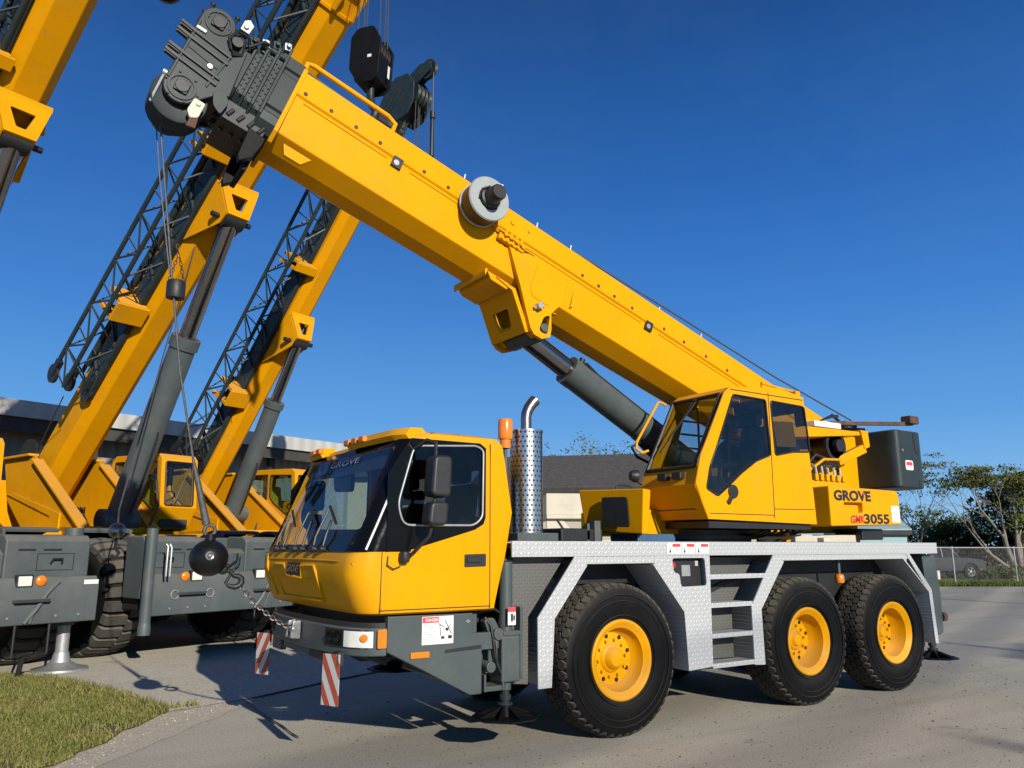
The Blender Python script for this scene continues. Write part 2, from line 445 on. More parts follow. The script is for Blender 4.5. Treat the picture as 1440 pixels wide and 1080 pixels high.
def rim_mb(c, sgn, rr, depth, hub_r, hub_out, nuts=10):
    m = MB(); y0 = c[1] + sgn * .20        # outer flange plane
    o = (c[0], y0, c[2]); ax = (0, sgn, 0)
    prof = [(rr - .005, -.10), (rr + .005, -.02), (rr + .002, .004), (rr - .012, .012), (rr - .028, .006), (rr - .045, -.012), (rr - .075, -.03), (rr - .085, -depth * .55), (rr - .105, -depth * .8), (rr - .13, -depth), (.055, -depth), (.0, -depth)]
    m.lathe(prof, o, ax, 64)
    hp = [(hub_r + .03, -depth + .002), (hub_r + .02, -depth + .02), (hub_r, -depth + .03), (hub_r - .01, hub_out - .03), (hub_r - .035, hub_out), (.0, hub_out + .004)]
    m.lathe(hp, o, ax, 32)
    for i in range(nuts):
        a = 2 * math.pi * i / nuts + .1; q = Vector((c[0] + math.cos(a) * (hub_r + .062), 0, c[2] + math.sin(a) * (hub_r + .062)))
        m.cyl((q.x, y0 - sgn * depth, q.z), (q.x, y0 - sgn * (depth - .03), q.z), .014, n=6)
    return m
def wheel(ax, side, front):
    c = (ax, side * (W - .215), HUB)
    hb = MB(); hb.cyl((ax, side * (W - .43), HUB), (ax, side * (W - .30), HUB), .20, .2, 24)
    hb.cyl((ax, side * .35, HUB), (ax, side * (W - .43), HUB), .13, .13, 16)
    wo_ = hb.build('wheel', 'dark', T)
    m, t = tyre_mb(c, side, .692, .43, .345)
    ty = m.build('tyre', 'rubber', wo_, smooth=30)
    t.build('tread', 'rubber_tread', wo_, smooth=25)
    depth = .16 if front else .20
    rm = rim_mb(c, side, .362, depth, .105 if front else .09, -.075 if front else -depth + .05)
    r_ = rm.build('rim', 'yellow_rim', wo_, smooth=35)
    for i in range(8):
        hm = MB()
        a = 2 * math.pi * (i + .35) / 8; r = .208
        p = (ax + math.cos(a) * r, 0, HUB + math.sin(a) * r); y = side * (W - .215 + .20 - depth)
        hm.cyl((p[0], y + side * .002, p[2]), (p[0], y + side * .006, p[2]), .021, n=14)
        hm.build('hand_hole', 'dark', wo_)
for i, ax in enumerate(AXLES):
    for side in (-1, 1): wheel(ax, side, i == 0)

# ---------------- chassis
m = MB()
m.box((-2.2, -.45, .75), (5.45, .45, 1.55)); m.box((-2.3, -1.0, .95), (-1.4, 1.0, 1.17))
m.box((-.75, -.85, 1.35), (.7, .85, 1.6)); m.box((2.0, -.85, 1.4), (5.2, .85, 1.62))
m.build('chassis_frame', 'dark', T, bevel=.01)
for s in (-1, 1):
    m = MB()
    y0, y1 = s * 1.20, s * 1.13
    m.xz([(-2.36, 1.17), (-1.58, 1.165), (-1.58, 1.0), (-1.32, 1.0), (-1.32, .86), (-1.49, .86), (-1.49, .51), (-1.60, .51), (-2.0, .72), (-2.36, .90)], y0, y1)
    m.xz([(-1.58, 1.16), (-1.50, 1.16), (-1.50, .53), (-1.58, .55)], s * 1.13, s * .8)
    m.xz([(-2.0, .70), (-1.49, .51), (-1.49, .56), (-1.98, .75)], s * 1.2 - s * .07, s * .7)
    m.build('side_skirt', 'grey', T, bevel=.008)
    m = MB(); m.xz([(-1.84, .885), (-1.50, .905), (-1.50, .875), (-1.85, .86)], s * 1.2045, s * 1.19)
    m.build('skirt_slot', 'dark', T)
    # bracket with pins between skirt and jack
    m = MB()
    m.xz([(-1.50, .95), (-1.30, 1.0), (-1.28, .66), (-1.46, .62)], s * 1.05, s * .98)
    m.xz(rounded([(-1.46, 1.10), (-1.36, 1.12), (-1.28, .98), (-1.32, .9), (-1.42, 1.0)], .03), s * 1.18, s * 1.1)
    m.cyl((-1.42, s * 1.24, .72), (-1.42, s * 1.0, .72), .045); m.cyl((-1.33, s * 1.22, .98), (-1.33, s * 1.0, .98), .05)
    m.box((-1.46, min(s*1.2, s*1.0), .52), (-1.28, max(s*1.2, s*1.0), .56)); m.box((-1.29, min(s*1.21, s*1.0), .52), (-1.27, max(s*1.21, s*1.0), .75))
    m.box((-1.47, min(s*1.21, s*1.0), .52), (-1.45, max(s*1.21, s*1.0), .66)); m.xz([(-1.4, .98), (-1.36, .98), (-1.36, .74), (-1.4, .74)], s * 1.16, s * 1.13)
    m.build('jack_bracket', 'grey', T, bevel=.006)
    m = MB(); m.tube([(-1.44, s*1.16, 1.12), (-1.40, s*1.2, 1.05), (-1.38, s*1.21, .9), (-1.36, s*1.2, .8), (-1.31, s*1.19, .70)], .012)
    m.tube([(-1.47, s*1.1, 1.16), (-1.36, s*1.18, 1.19), (-1.28, s*1.15, 1.15), (-1.26, s*1.1, 1.05)], .013)
    m.tube([(-1.40, s*1.1, 1.1), (-1.35, s*1.2, .92), (-1.34, s*1.2, .74), (-1.29, s*1.2, .64)], .009)
    m.build('hydraulic_hose', 'black_plastic', T)

# ---------------- outriggers
def jack(x, y, ztop, pad_z, nm='outrigger_jack'):
    m = MB(); m.cyl((x, y, .92), (x, y, ztop), .062, n=20); m.cyl((x, y, ztop - .02), (x, y, ztop + .012), .07, n=20)
    m.box((x - .095, y - .095, .58), (x + .095, y + .095, .96)); m.cyl((x, y, .5), (x, y, .6), .05)
    j = m.build(nm, 'grey', T, bevel=.018, seg=3)
    m = MB(); m.cyl((x, y, pad_z + .1), (x, y, .58), .035); m.cyl((x, y, pad_z + .13), (x, y, pad_z + .17), .05, n=16); m.cyl((x, y, pad_z + .09), (x, y, pad_z + .105), .065, n=16)
    m.build('jack_rod', 'grey_dark', j)  # darker grey imitates the shade under the truck
    m = MB(); oc = [(x + .30 * math.cos(R(22.5 + 45 * i)), y + .30 * math.sin(R(22.5 + 45 * i))) for i in range(8)]
    m.xy(oc, pad_z - .015, pad_z); m.cyl((x, y, pad_z), (x, y, pad_z + .09), .07, .055)
    for i in range(4):
        a = R(45 * i); d = Vector((math.cos(a), math.sin(a), 0)); u = Vector((0, 0, 1)); sN = d.cross(u) * .008; b = Vector((x, y, pad_z))
        p = [b - d * .26, b + d * .26, b + d * .05 + u * .08, b - d * .05 + u * .08]
        m.add([q - sN for q in p] + [q + sN for q in p], [(0,1,2,3), (7,6,5,4), (0,4,5,1), (1,5,6,2), (2,6,7,3), (3,7,4,0)])
    m.build('jack_pad', 'block_black', j)  # black colour stands in for the truck's shadow over the pad
    return j
for s in (-1, 1):
    j = jack(-1.205, s * 1.12, 1.60, .30 if s < 0 else .42)
    if s < 0:
        m = MB(); m.box((-1.245, -1.2235, 1.05), (-1.165, -1.2185, 1.20))
        d = m.build('warning_label', 'white', T)
        m = MB(); m.box((-1.245, -1.2265, 1.16), (-1.165, -1.2245, 1.20)); m.build('label_header', 'decal_red', d)
        m = MB(); m.box((-1.215, -1.2265, 1.08), (-1.195, -1.2245, 1.145)); m.box((-1.19, -1.2265, 1.09), (-1.175, -1.2245, 1.13)); m.build('label_pictogram', 'decal_black', d)
    m = MB(); m.box((-1.11, min(s*.7, s*1.05), .62), (-1.0, max(s*.7, s*1.05), .98)); m.build('outrigger_beam', 'grey', T, bevel=.01)
    m = MB(); m.box((-1.30, min(s*1.02, s*1.22), .96), (-1.11, max(s*1.02, s*1.22), 1.0)); m.box((-1.115, min(s*1.02, s*1.22), .6), (-1.085, max(s*1.02, s*1.22), 1.2)); m.build('jack_collar', 'grey', T, bevel=.008)
    # rear jack, standing proud of the tail
    jack(5.50, s * 1.08, 1.2, .30)
    m = MB(); m.box((5.28, min(s*.5, s*1.1), .62), (5.62, max(s*.5, s*1.1), .95)); m.build('outrigger_beam', 'grey', T, bevel=.012)

# ---------------- deck
m = MB(); m.box((-1.24, -1.262, 1.70), (5.49, 1.262, 1.742)); m.build('deck_plate', 'dark', T)
for s in (-1, 1):
    f = lambda a: s * a
    m = MB(); m.box((-1.24, min(f(1.262), f(1.284)), 1.625), (5.49, max(f(1.262), f(1.284)), 1.762))
    m.box((-1.24, min(f(1.284), f(1.05)), 1.756), (5.49, max(f(1.262), f(1.05)), 1.764))
    m.build('deck_fascia', 'tread_plate', T, bevel=.003)
    m = MB(); m.box((-.50, min(f(1.258), f(1.274)), 1.555), (.60, max(f(1.258), f(1.274)), 1.625)); m.box((2.2, min(f(1.258), f(1.274)), 1.562), (4.82, max(f(1.258), f(1.274)), 1.625))
    m.build('lower_trim', 'tread_plate', T, bevel=.003)
    # front wheel arch leg
    m = MB(); m.xz([(-.97, .51), (-.84, .51), (-.80, 1.09), (-.42, 1.555), (-.42, 1.625), (-.55, 1.625), (-.97, 1.10)], f(1.28), f(1.262))
    m.xz([(-.84, .51), (-.80, 1.09), (-.42, 1.555), (-.405, 1.545), (-.785, 1.085), (-.825, .51)], f(1.28), f(.85))
    m.build('wheel_arch', 'tread_plate', T, bevel=.003)
    m = MB(); m.xz([(-1.24, .56), (-.97, .53), (-.965, 1.10), (-.55, 1.622), (-1.24, 1.622)], f(1.12), f(1.10)); m.build('arch_side_panel', 'tread_plate_shaded', T)
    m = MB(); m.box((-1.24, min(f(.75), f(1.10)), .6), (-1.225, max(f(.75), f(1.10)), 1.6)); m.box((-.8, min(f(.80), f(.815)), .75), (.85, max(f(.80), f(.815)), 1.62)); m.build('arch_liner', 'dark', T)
    # panel between wheel and steps
    m = MB(); poly = [(.43, 1.55), (.43, 1.624), (1.205, 1.624), (1.18, .53), (.855, .515), (.825, 1.08)]
    m.xz(poly, f(1.28), f(1.262))
    pe = MB(); m2 = m; m = pe; m.xz([(.43, 1.55), (.825, 1.08), (.855, .515), (.84, .515), (.81, 1.075), (.415, 1.54)], f(1.28), f(.85))
    m.box((1.172, min(f(1.262), f(.9)), .53), (1.186, max(f(1.262), f(.9)), 1.62))
    m.build('panel_return', 'tread_plate', T); m = m2
    po = m.build('side_panel', 'tread_plate', T, bevel=.003)
    hole = rounded([(.67, 1.60), (1.13, 1.60), (1.145, 1.325), (.78, 1.32), (.765, 1.45), (.69, 1.46)], .035)
    c = MB(); c.xz(hole, f(1.4), f(1.15)); cut(po, [c])
    m = MB(); m.xz(rounded([(.655, 1.612), (1.14, 1.612), (1.155, 1.31), (.765, 1.31), (.75, 1.44), (.675, 1.45)], .035), f(1.2), f(1.13)); bx = m.build('control_box', 'black_plastic', T)
    m = MB(); m.box((.87, min(f(1.205), f(1.2)), 1.42), (.99, max(f(1.205), f(1.2)), 1.53)); m.build('control_screen', 'galvanised', bx)
    m = MB(); m.box((1.06, min(f(1.21), f(1.2)), 1.52), (1.10, max(f(1.21), f(1.2)), 1.57)); m.build('control_switch', 'decal_grey', bx)
    m = MB(); m.lathe([(.045, 0), (.045, .03), (.03, .05), (0, .052)], (.715, f(1.2), 1.53), (0, s, 0), 18); m.build('stop_button', 'red', bx)
    # steps
    m = MB()
    for z, xa, xb in ((1.405, 1.188, 2.05), (1.12, 1.188, 1.82), (.82, 1.188, 1.80), (.53, 1.182, 1.80)):
        m.box((xa, min(f(1.276), f(1.05)), z), (xb, max(f(1.276), f(1.05)), z + .022)); m.box((xa, min(f(1.278), f(1.262)), z - .02), (xb, max(f(1.278), f(1.262)), z + .026))
    m.build('access_step', 'tread_plate', T)
    m = MB(); m.xz([(1.80, .50), (1.95, .49), (1.94, 1.065), (2.36, 1.56), (2.36, 1.624), (2.2, 1.624), (1.80, 1.09)], f(1.282), f(1.262))
    m.xz([(1.95, .49), (1.94, 1.065), (2.36, 1.56), (2.375, 1.55), (1.955, 1.055), (1.965, .49)], f(1.282), f(.85))
    m.build('wheel_arch', 'tread_plate', T, bevel=.003)
    m = MB(); m.xz([(1.19, .56), (1.8, .55), (1.8, 1.1), (2.2, 1.6), (1.19, 1.6)], f(1.0), f(.98)); m.build('step_back_panel', 'tread_plate_shaded', T)
    m = MB(); m.tube([(1.22, f(1.08), 1.3), (1.27, f(1.12), 1.22), (1.26, f(1.12), 1.0), (1.22, f(1.1), .9), (1.26, f(1.1), .72), (1.22, f(1.08), .6)], .014)
    m.beam((1.22, f(1.02), 1.18), (1.9, f(1.02), 1.39), .02, .05)
    m.build('step_hose', 'black_plastic', T)
    # rear arch
    m = MB(); m.xz([(4.76, 1.625), (4.84, 1.625), (5.27, 1.17), (5.31, .50), (5.24, .50), (5.20, 1.14)], f(1.282), f(1.262))
    m.xz([(4.70, 1.555), (5.20, 1.14), (5.24, .50), (5.25, .50), (5.215, 1.15), (4.72, 1.565)], f(1.28), f(.85))
    m.build('wheel_arch', 'tread_plate', T, bevel=.003)
    m = MB(); m.box((2.2, min(f(.80), f(.815)), .8), (5.25, max(f(.80), f(.815)), 1.62)); m.build('arch_liner', 'dark', T)
    m = MB(); m.xz([(5.30, 1.62), (5.60, 1.60), (5.66, 1.1), (5.64, .60), (5.40, .58), (5.34, 1.1)], f(1.18), f(.95)); m.build('tail_box', 'grey', T, bevel=.015)
    m = MB(); m.box((5.6, min(f(1.2), f(1.05)), 1.28), (5.66, max(f(1.2), f(1.05)), 1.40)); m.build('tail_lamp', 'lamp_white', T, bevel=.01)
    m = MB(); m.cyl((5.64, f(1.15), .80), (5.72, f(1.15), .80), .06); m.build('tail_reflector', 'rust', T)
    m = MB(); m.cyl((3.55, f(1.14), 1.62), (3.55, f(1.14), 1.38), .02, n=10); st = m.build('marker_stalk', 'grey_light', T)
    m = MB(); m.lathe([(0, -.05), (.05, -.05), (.055, -.03), (.055, .03), (.04, .05), (0, .052)], (3.55, f(1.14), 1.34), (0, 0, 1), 18); m.build('marker_lamp', 'amber', st)

# decals on the fascia
for i, x in enumerate((.60, .80, 1.0)):
    m = MB(); m.box((x, -1.2875, 1.645), (x + .19, -1.2845, 1.752)); d = m.build('deck_decal', 'white', T)
    m = MB(); m.box((x + .075, -1.2895, 1.712), (x + .18, -1.288, 1.742)); m.build('decal_header', 'decal_red', d)
    m = MB()
    for k in range(3): m.box((x + .08, -1.2895, 1.695 - k * .014), (x + .17 - .02 * (k % 2), -1.288, 1.699 - k * .014))
    m.build('decal_text_line', 'decal_grey', d)
    m = MB(); m.cyl((x + .04, -1.2895, 1.665), (x + .04, -1.288, 1.665), .012, n=12); m.box((x + .036, -1.2895, 1.675), (x + .044, -1.288, 1.70)); m.build('decal_pictogram', 'decal_black', d)

# ---------------- carrier cab
RINGS = [(1.185, -2.56, -1.375, 1.22), (1.20, -2.60, -1.37, 1.245), (1.26, -2.635, -1.36, 1.25), (1.50, -2.72, -1.30, 1.25), (1.63, -2.70, -1.262, 1.25), (1.69, -2.66, -1.25, 1.25), (2.01, -2.52, -1.19, 1.25),
         (2.48, -2.325, -1.268, 1.25), (2.60, -2.28, -1.29, 1.242), (2.655, -2.23, -1.33, 1.215), (2.68, -2.14, -1.42, 1.14)]
def ring_at(z):
    for a, b in zip(RINGS, RINGS[1:]):
        if a[0] <= z <= b[0]:
            t = (z - a[0]) / (b[0] - a[0]); return tuple(a[i] + (b[i] - a[i]) * t for i in range(4))
    return RINGS[0] if z < RINGS[0][0] else RINGS[-1]
def front_x(y, z, grow=0.):
    _, xf, xr, w_ = ring_at(z); w_ += grow; a = abs(y); r = .19
    x = xf - grow + .02 * (a / w_) ** 2
    if a > w_ - r: x += r * (1 - math.sqrt(max(0., 1 - ((a - w_ + r) / r) ** 2)))
    return x
def ring_pts(z, grow=0.):
    _, xf, xr, w_ = ring_at(z); w_ += grow; r = .19
    ys = [-w_] + [-w_ + r * (1 - math.cos(R(a))) for a in (12, 24, 36, 48, 60, 72, 90)]
    inner = w_ - r
    ys += [-inner + 2 * inner * i / 10 for i in range(1, 10)] + [-q for q in reversed(ys)]
    pts = [(xr + grow, -w_ + .08, z), (xr + grow - .02, -w_ + .02, z), (xr + grow - .09, -w_, z), (-2.0, -w_, z)]
    pts += [(front_x(y, z, grow), y, z) for y in ys]
    pts += [(-2.0, w_, z), (xr + grow - .09, w_, z), (xr + grow - .02, w_ - .02, z), (xr + grow, w_ - .08, z)]
    return pts
def shell(grow, zs):
    m = MB(); rs = [ring_pts(z, grow) for z in zs]; n = len(rs[0])
    vs = [p for r in rs for p in r]; fs = []
    for j in range(len(rs) - 1):
        for i in range(n): fs.append((j*n+i, j*n+(i+1) % n, (j+1)*n+(i+1) % n, (j+1)*n+i))
    fs += [tuple(range(n - 1, -1, -1)), tuple(range((len(rs)-1)*n, len(rs)*n))]
    return m.add(vs, fs)
cab = shell(0, [r[0] for r in RINGS]).build('cab', 'yellow', T, smooth=35)
inner = shell(-.06, [1.26, 1.5, 1.63, 1.69, 2.01, 2.48, 2.60, 2.61])
WIN = rounded([(-2.20, 2.535), (-2.335, 2.05), (-2.28, 1.885), (-1.62, 1.892), (-1.535, 1.96), (-1.53, 2.54), (-1.60, 2.575)], .07, 5)
cws = MB(); cws.yz(rounded([(-1.10, 1.735), (1.10, 1.735), (1.08, 2.545), (-1.08, 2.545)], .08), -3.0, -2.05)
cwn = MB(); cwn.xz(WIN, -1.5, 1.5)
crw = MB(); crw.yz(rounded([(-1.02, 1.78), (1.02, 1.78), (.99, 2.42), (-.99, 2.42)], .09), -1.6, -1.0)
cut(cab, [inner, cws, cwn, crw])
# glass
m = MB(); ny, nz = 28, 6; vs = []
for j in range(nz + 1):
    z = 1.685 + (2.60 - 1.685) * j / nz; wv = 1.19 - .02 * j / nz
    for i in range(ny + 1):
        y = -wv + 2 * wv * i / ny; vs.append((front_x(y, z, .006), y, z))
m.add(vs, [(j*(ny+1)+i, j*(ny+1)+i+1, (j+1)*(ny+1)+i+1, (j+1)*(ny+1)+i) for j in range(nz) for i in range(ny)])
ws = m.build('windscreen', 'glass', T, fix=False)
def ws_patch(m, y0, y1, z0, z1, g, ny=6, nz=4):
    vs = [(front_x(y0 + (y1-y0)*i/ny, z0 + (z1-z0)*j/nz, g), y0 + (y1-y0)*i/ny, z0 + (z1-z0)*j/nz) for j in range(nz+1) for i in range(ny+1)]
    m.add(vs, [(j*(ny+1)+i, j*(ny+1)+i+1, (j+1)*(ny+1)+i+1, (j+1)*(ny+1)+i) for j in range(nz) for i in range(ny)])
m = MB(); ws_patch(m, -1.2, 1.2, 1.675, 1.735, .010, 24, 1); ws_patch(m, -1.2, 1.2, 2.55, 2.605, .010, 24, 1)
for s in (-1, 1): ws_patch(m, s * 1.10, s * 1.235, 1.675, 2.605, .010, 8, 8)
m.build('windscreen_seal', 'black_gloss', ws, fix=False)
# white lettering along the top of the windscreen
def on_ws(a, b, c): return (front_x(a, b, .014 + c), a, b)
# the letters read left to right for someone in front of the truck: +Y end first
text('windscreen_lettering', 'GROVE', 'reel_grey', ws, -.30, .42, 2.46, 2.515, lambda a, b, c: on_ws(-a, b, c), .002)
for s in (-1, 1):
    m = MB()
    m.tube([(front_x(s * (1.1 + 0), z, .02), s * 1.235, z) if False else (front_x(s * 1.225, z, .014), s * 1.23, z) for z in (1.69, 1.9, 2.1, 2.3, 2.5, 2.6)], .012, 6)
    m.build('pillar_trim', 'galvanised', T)
    # black quarter trim wrapping the pillar, then the black surround of the side window
    m = MB(); path = [1.15, 1.19, 1.215, 1.235, 1.247, 1.25]
    zs = [1.675 + (2.60 - 1.675) * j / 8 for j in range(9)]; vs = []
    for z in zs:
        for a in path: 
            wv = ring_at(z)[3]; y = min(a, wv); vs.append((front_x(s * y, z, 0) - .006 * (1 if a < 1.24 else .3), s * (y + .005), z))
        vs.append((-2.20, s * (ring_at(z)[3] + .006), z))
    k = len(path) + 1
    m.add(vs, [(j*k+i, j*k+i+1, (j+1)*k+i+1, (j+1)*k+i) for j in range(8) for i in range(k - 1)])
    m.build('pillar_panel', 'black_gloss', T, fix=True)
    m = MB(); m.xz([(-2.42, 1.675), (-2.21, 1.69), (-1.90, 1.775), (-1.60, 1.86), (-1.52, 1.905), (-1.50, 1.96), (-1.50, 2.56), (-1.56, 2.60), (-2.22, 2.60), (-2.42, 2.30)], s * 1.262, s * 1.2505)
    fr = m.build('window_surround', 'black_gloss', T)
    c = MB(); c.xz(WIN, s * 1.3, s * 1.2); cut(fr, [c])
    m = MB(); m.xz(WIN, s * 1.256, s * 1.254); m.build('side_window', 'glass_black' if s < 0 else 'glass_clear', T)
    m = MB(); pts = [(x, s * 1.268, z) for x, z in WIN]; m.tube(pts + [pts[0]], .010, 8); m.build('window_rail', 'galvanised', T, smooth=60)
    # door: seams, handle
    m = MB()
    for a, b in (((-2.455, 1.205), (-2.452, 1.672)), ((-1.448, 1.205), (-1.450, 2.60)),):
        m.beam((a[0], s * 1.2505, a[1]), (b[0], s * 1.2505, b[1]), .006, .007)
    m.beam((-2.455, s * 1.2505, 1.222), (-1.448, s * 1.2505, 1.222), .006, .006)
    m.build('door_seam', 'dark', T)
    m = MB(); m.xz(rounded([(-1.70, 1.545), (-1.49, 1.55), (-1.49, 1.655), (-1.70, 1.65)], .012), s * 1.256, s * 1.249); h = m.build('door_handle', 'black_plastic', T)
    m = MB(); m.box((-1.68, min(s*1.27, s*1.257), 1.585), (-1.55, max(s*1.27, s*1.257), 1.625)); m.cyl((-1.53, s*1.256, 1.62), (-1.53, s*1.262, 1.62), .014, n=12); m.build('handle_grip', 'dark', h, bevel=.005)
    # mirrors on a tubular arm
    m = MB(); Y = s * 1.46
    m.tube([(-2.20, s * 1.25, 2.50), (-2.16, s * 1.42, 2.57), (-2.10, Y, 2.55), (-2.10, Y, 2.44)], .016)
    m.tube([(-2.10, Y, 1.95), (-2.13, Y - s * .02, 1.80), (-2.22, s * 1.33, 1.66), (-2.28, s * 1.265, 1.62)], .016); m.lathe([(0, -.05), (.035, -.05), (.045, -.02), (.04, .03), (0, .05)], (-2.27, s * 1.285, 1.64), (0, 0, 1), 14)
    m.tube([(-2.10, Y, 2.44), (-2.10, Y, 1.95)], .015)
    ma = m.build('mirror_arm', 'black_plastic', T)
    m = MB(); m.xz(rounded([(-2.15, 2.44), (-2.17, 2.11), (-1.99, 2.10), (-1.98, 2.44)], .05, 5), Y - .085, Y + .085); mi = m.build('mirror', 'black_plastic', T, bevel=.03, seg=4)
    m = MB(); m.xz(rounded([(-2.17, 2.07), (-2.19, 1.88), (-2.02, 1.875), (-2.0, 2.07)], .05, 5), Y - .08, Y + .08); m.build('mirror', 'black_plastic', T, bevel=.03, seg=4)
    m = MB(); m.tube([(-2.40, s * 1.252, 1.64), (-2.41, s * 1.27, 1.57), (-2.36, s * 1.275, 1.54), (-2.30, s * 1.27, 1.56), (-2.28, s * 1.27, 1.61)], .006, 6); m.build('mirror_cable', 'dark', T)
# front face: grille recess with raised frame, badge, lower lip
def fp(y, z, g): return (front_x(y, z, g), y, z)
def strip(m, pts, wdt, g):
    """raised bead along points (y,z) on the cab front"""
    m.tube([fp(y, z, g) for y, z in pts], wdt, 8)
m = MB()
yb = [(.72, 1.55), (.40, 1.552), (.30, 1.45), (-.10, 1.45), (-.10, 1.552), (-.42, 1.555), (-.50, 1.50), (-.52, 1.27), (.56, 1.26), (.72, 1.55)]
strip(m, yb, .014, .004)
strip(m, [(1.0, 1.64), (.97, 1.58), (.93, 1.52), (.80, 1.26)], .016, .004)
strip(m, [(-1.17, 1.58), (-.9, 1.60), (0, 1.605), (.95, 1.60)], .008, .002)
m.build('front_moulding', 'yellow', T, smooth=60)
m = MB(); ws_patch(m, -.48, .55, 1.285, 1.44, .003, 10, 3); m.build('grille_panel', 'yellow', T, fix=False)
m = MB(); ws_patch(m, -.08, .30, 1.46, 1.575, .008, 6, 2); bd = m.build('badge_plate', 'dark', T, fix=False)
text('badge_lettering', 'GROVE', 'chrome', bd, -.28, .06, 1.49, 1.555, lambda a, b, c: fp(-a, b, .010 + c), .003, bold=.01)
# wipers
for y0, y1, zt in ((.80, .62, 2.03), (.22, .06, 2.03), (-.30, -.42, 2.03)):
    m = MB(); a = fp(y0, 1.70, .05); b = fp(y1 + .14, zt, .035)
    m.tube([fp(y0, 1.70, .03), fp(y0 + .02, 1.80, .05), fp(y0 + .02, zt, .045)], .011, 6)
    m.tube([fp(y0 - .22, 1.70, .03), fp(y0 - .22, 1.82, .05), fp(y0 - .17, zt - .09, .045)], .011, 6)
    m.tube([fp(y0 + .06, zt + .04, .03), fp(y0 - .28, zt - .12, .03)], .014, 6)
    m.lathe([(0, 0), (.035, 0), (.035, .05), (0, .06)], fp(y0, 1.69, 0), (-1, 0, .2), 12); m.lathe([(0, 0), (.03, 0), (.03, .05), (0, .06)], fp(y0 - .22, 1.69, 0), (-1, 0, .2), 12)
    m.build('wiper', 'black_plastic', T)
# roof visor with marker lamps
for ya, yb2 in ((-1.18, -.15), (.62, 1.18)):
    m = MB(); vs = []
    k = 8
    for i in range(k + 1):
        y = ya + (yb2 - ya) * i / k; x = -2.33 + .07 * (y / 1.25) ** 2
        if abs(y) > 1.1: x += .06
        vs += [(x, y, 2.60), (x - .03, y, 2.64), (x + .01, y, 2.70), (x + .12, y, 2.705), (x + .16, y, 2.66)]
    m.add(vs, [(i*5+j, i*5+j+1, (i+1)*5+j+1, (i+1)*5+j) for i in range(k) for j in range(4)] + [(0,1,2,3,4), tuple(k*5+j for j in range(4, -1, -1))])
    m.build('roof_visor', 'yellow', T, smooth=50)
for y in (-.17, -.34, -.50, .66, .86):
    m = MB(); x = -2.33 + .07 * (y / 1.25) ** 2
    m.box((x - .05, y - .06, 2.635), (x + .0, y + .06, 2.695)); m.build('marker_lamp', 'amber', T, bevel=.015)
m = MB(); m.lathe([(.05, -.08), (.05, 0), (.065, .005), (.07, .03), (.07, .17), (.06, .195), (0, .2)], (-1.10, -.95, 2.70), (0, 0, 1), 24); m.build('beacon', 'amber', T)
m = MB(); m.cyl((-1.10, -.95, 2.3), (-1.10, -.95, 2.63), .02); m.build('beacon_post', 'grey', T)
m = MB(); m.tube([(-2.0, -.70, 2.70), (-1.75, -.74, 2.73), (-1.5, -.78, 2.735)], .006, 5); m.lathe([(0, 0), (.05, 0), (.03, .03), (0, .03)], (-2.0, -.70, 2.685), (0, 0, 1), 12); m.build('aerial', 'dark', T)
# cab interior
for y in (-.55, .55):
    m = MB(); m.box((-1.85, y - .26, 1.30), (-1.38, y + .26, 1.62)); m.xz(rounded([(-1.50, 1.58), (-1.36, 1.58), (-1.28, 2.28), (-1.37, 2.30)], .05), y - .25, y + .25)
    m.box((-1.40, y - .14, 2.30), (-1.30, y + .14, 2.46)); m.build('seat', 'seat_cloth', T, bevel=.04, seg=3)
m = MB(); m.xz([(-2.62, 1.30), (-2.30, 1.34), (-2.25, 1.62), (-2.35, 1.70), (-2.62, 1.68)], -1.12, 1.12); m.build('dashboard', 'seat_cloth', T, bevel=.03)
m = MB(); m.torus((-2.12, -.55, 1.78), (-.55, 0, .83), .21, .016, 32, 8); m.cyl((-2.12, -.55, 1.78), (-2.27, -.55, 1.56), .025); m.beam((-2.12, -.75, 1.78), (-2.12, -.35, 1.78), .03, .015); m.build('steering_wheel', 'black_plastic', T)
m = MB(); m.yz(rounded([(-.10, 2.22), (.34, 2.24), (.36, 2.45), (-.08, 2.44)], .07), -2.28, -2.24); m.cyl((-2.26, .13, 2.44), (-2.28, .13, 2.56), .012); m.build('interior_mirror', 'black_plastic', T)
m = MB(); ws_patch(m, -1.02, 1.02, 2.37, 2.54, -.03, 10, 2); m.build('sun_visor', 'seat_cloth', T, fix=False)

# ---------------- bumper
def band(m, plan, z0, z1, th, zc=None):
    n = len(plan); vs = []
    for i, (x, y) in enumerate(plan):
        a = Vector(plan[max(i-1, 0)]); b = Vector(plan[min(i+1, n-1)]); d = (b - a).normalized(); nn = Vector((-d.y, d.x))
        q = Vector((x, y)) + nn * th
        vs += [(x, y, z0), (x, y, z1), (q.x, q.y, z1), (q.x, q.y, z0)]
    fs = []
    for i in range(n - 1):
        for j in range(4): fs.append((i*4+j, i*4+(j+1) % 4, (i+1)*4+(j+1) % 4, (i+1)*4+j))
    fs += [(0, 1, 2, 3), ((n-1)*4+3, (n-1)*4+2, (n-1)*4+1, (n-1)*4)]
    m.add(vs, fs)
half = [(-2.362, -1.20), (-2.45, -1.175), (-2.53, -1.12), (-2.60, -1.02), (-2.655, -.85), (-2.69, -.6), (-2.71, -.3)]
plan = half + [(-2.715, 0)] + [(x, -y) for x, y in reversed(half)]
m = MB(); band(m, plan, .87, 1.085, -.05); m.build('bumper', 'grey', T, bevel=.012, smooth=50)
m = MB(); band(m, [(x + .03, y * .97) for x, y in plan], 1.085, 1.12, -.05); m.build('bumper_top', 'dark', T)
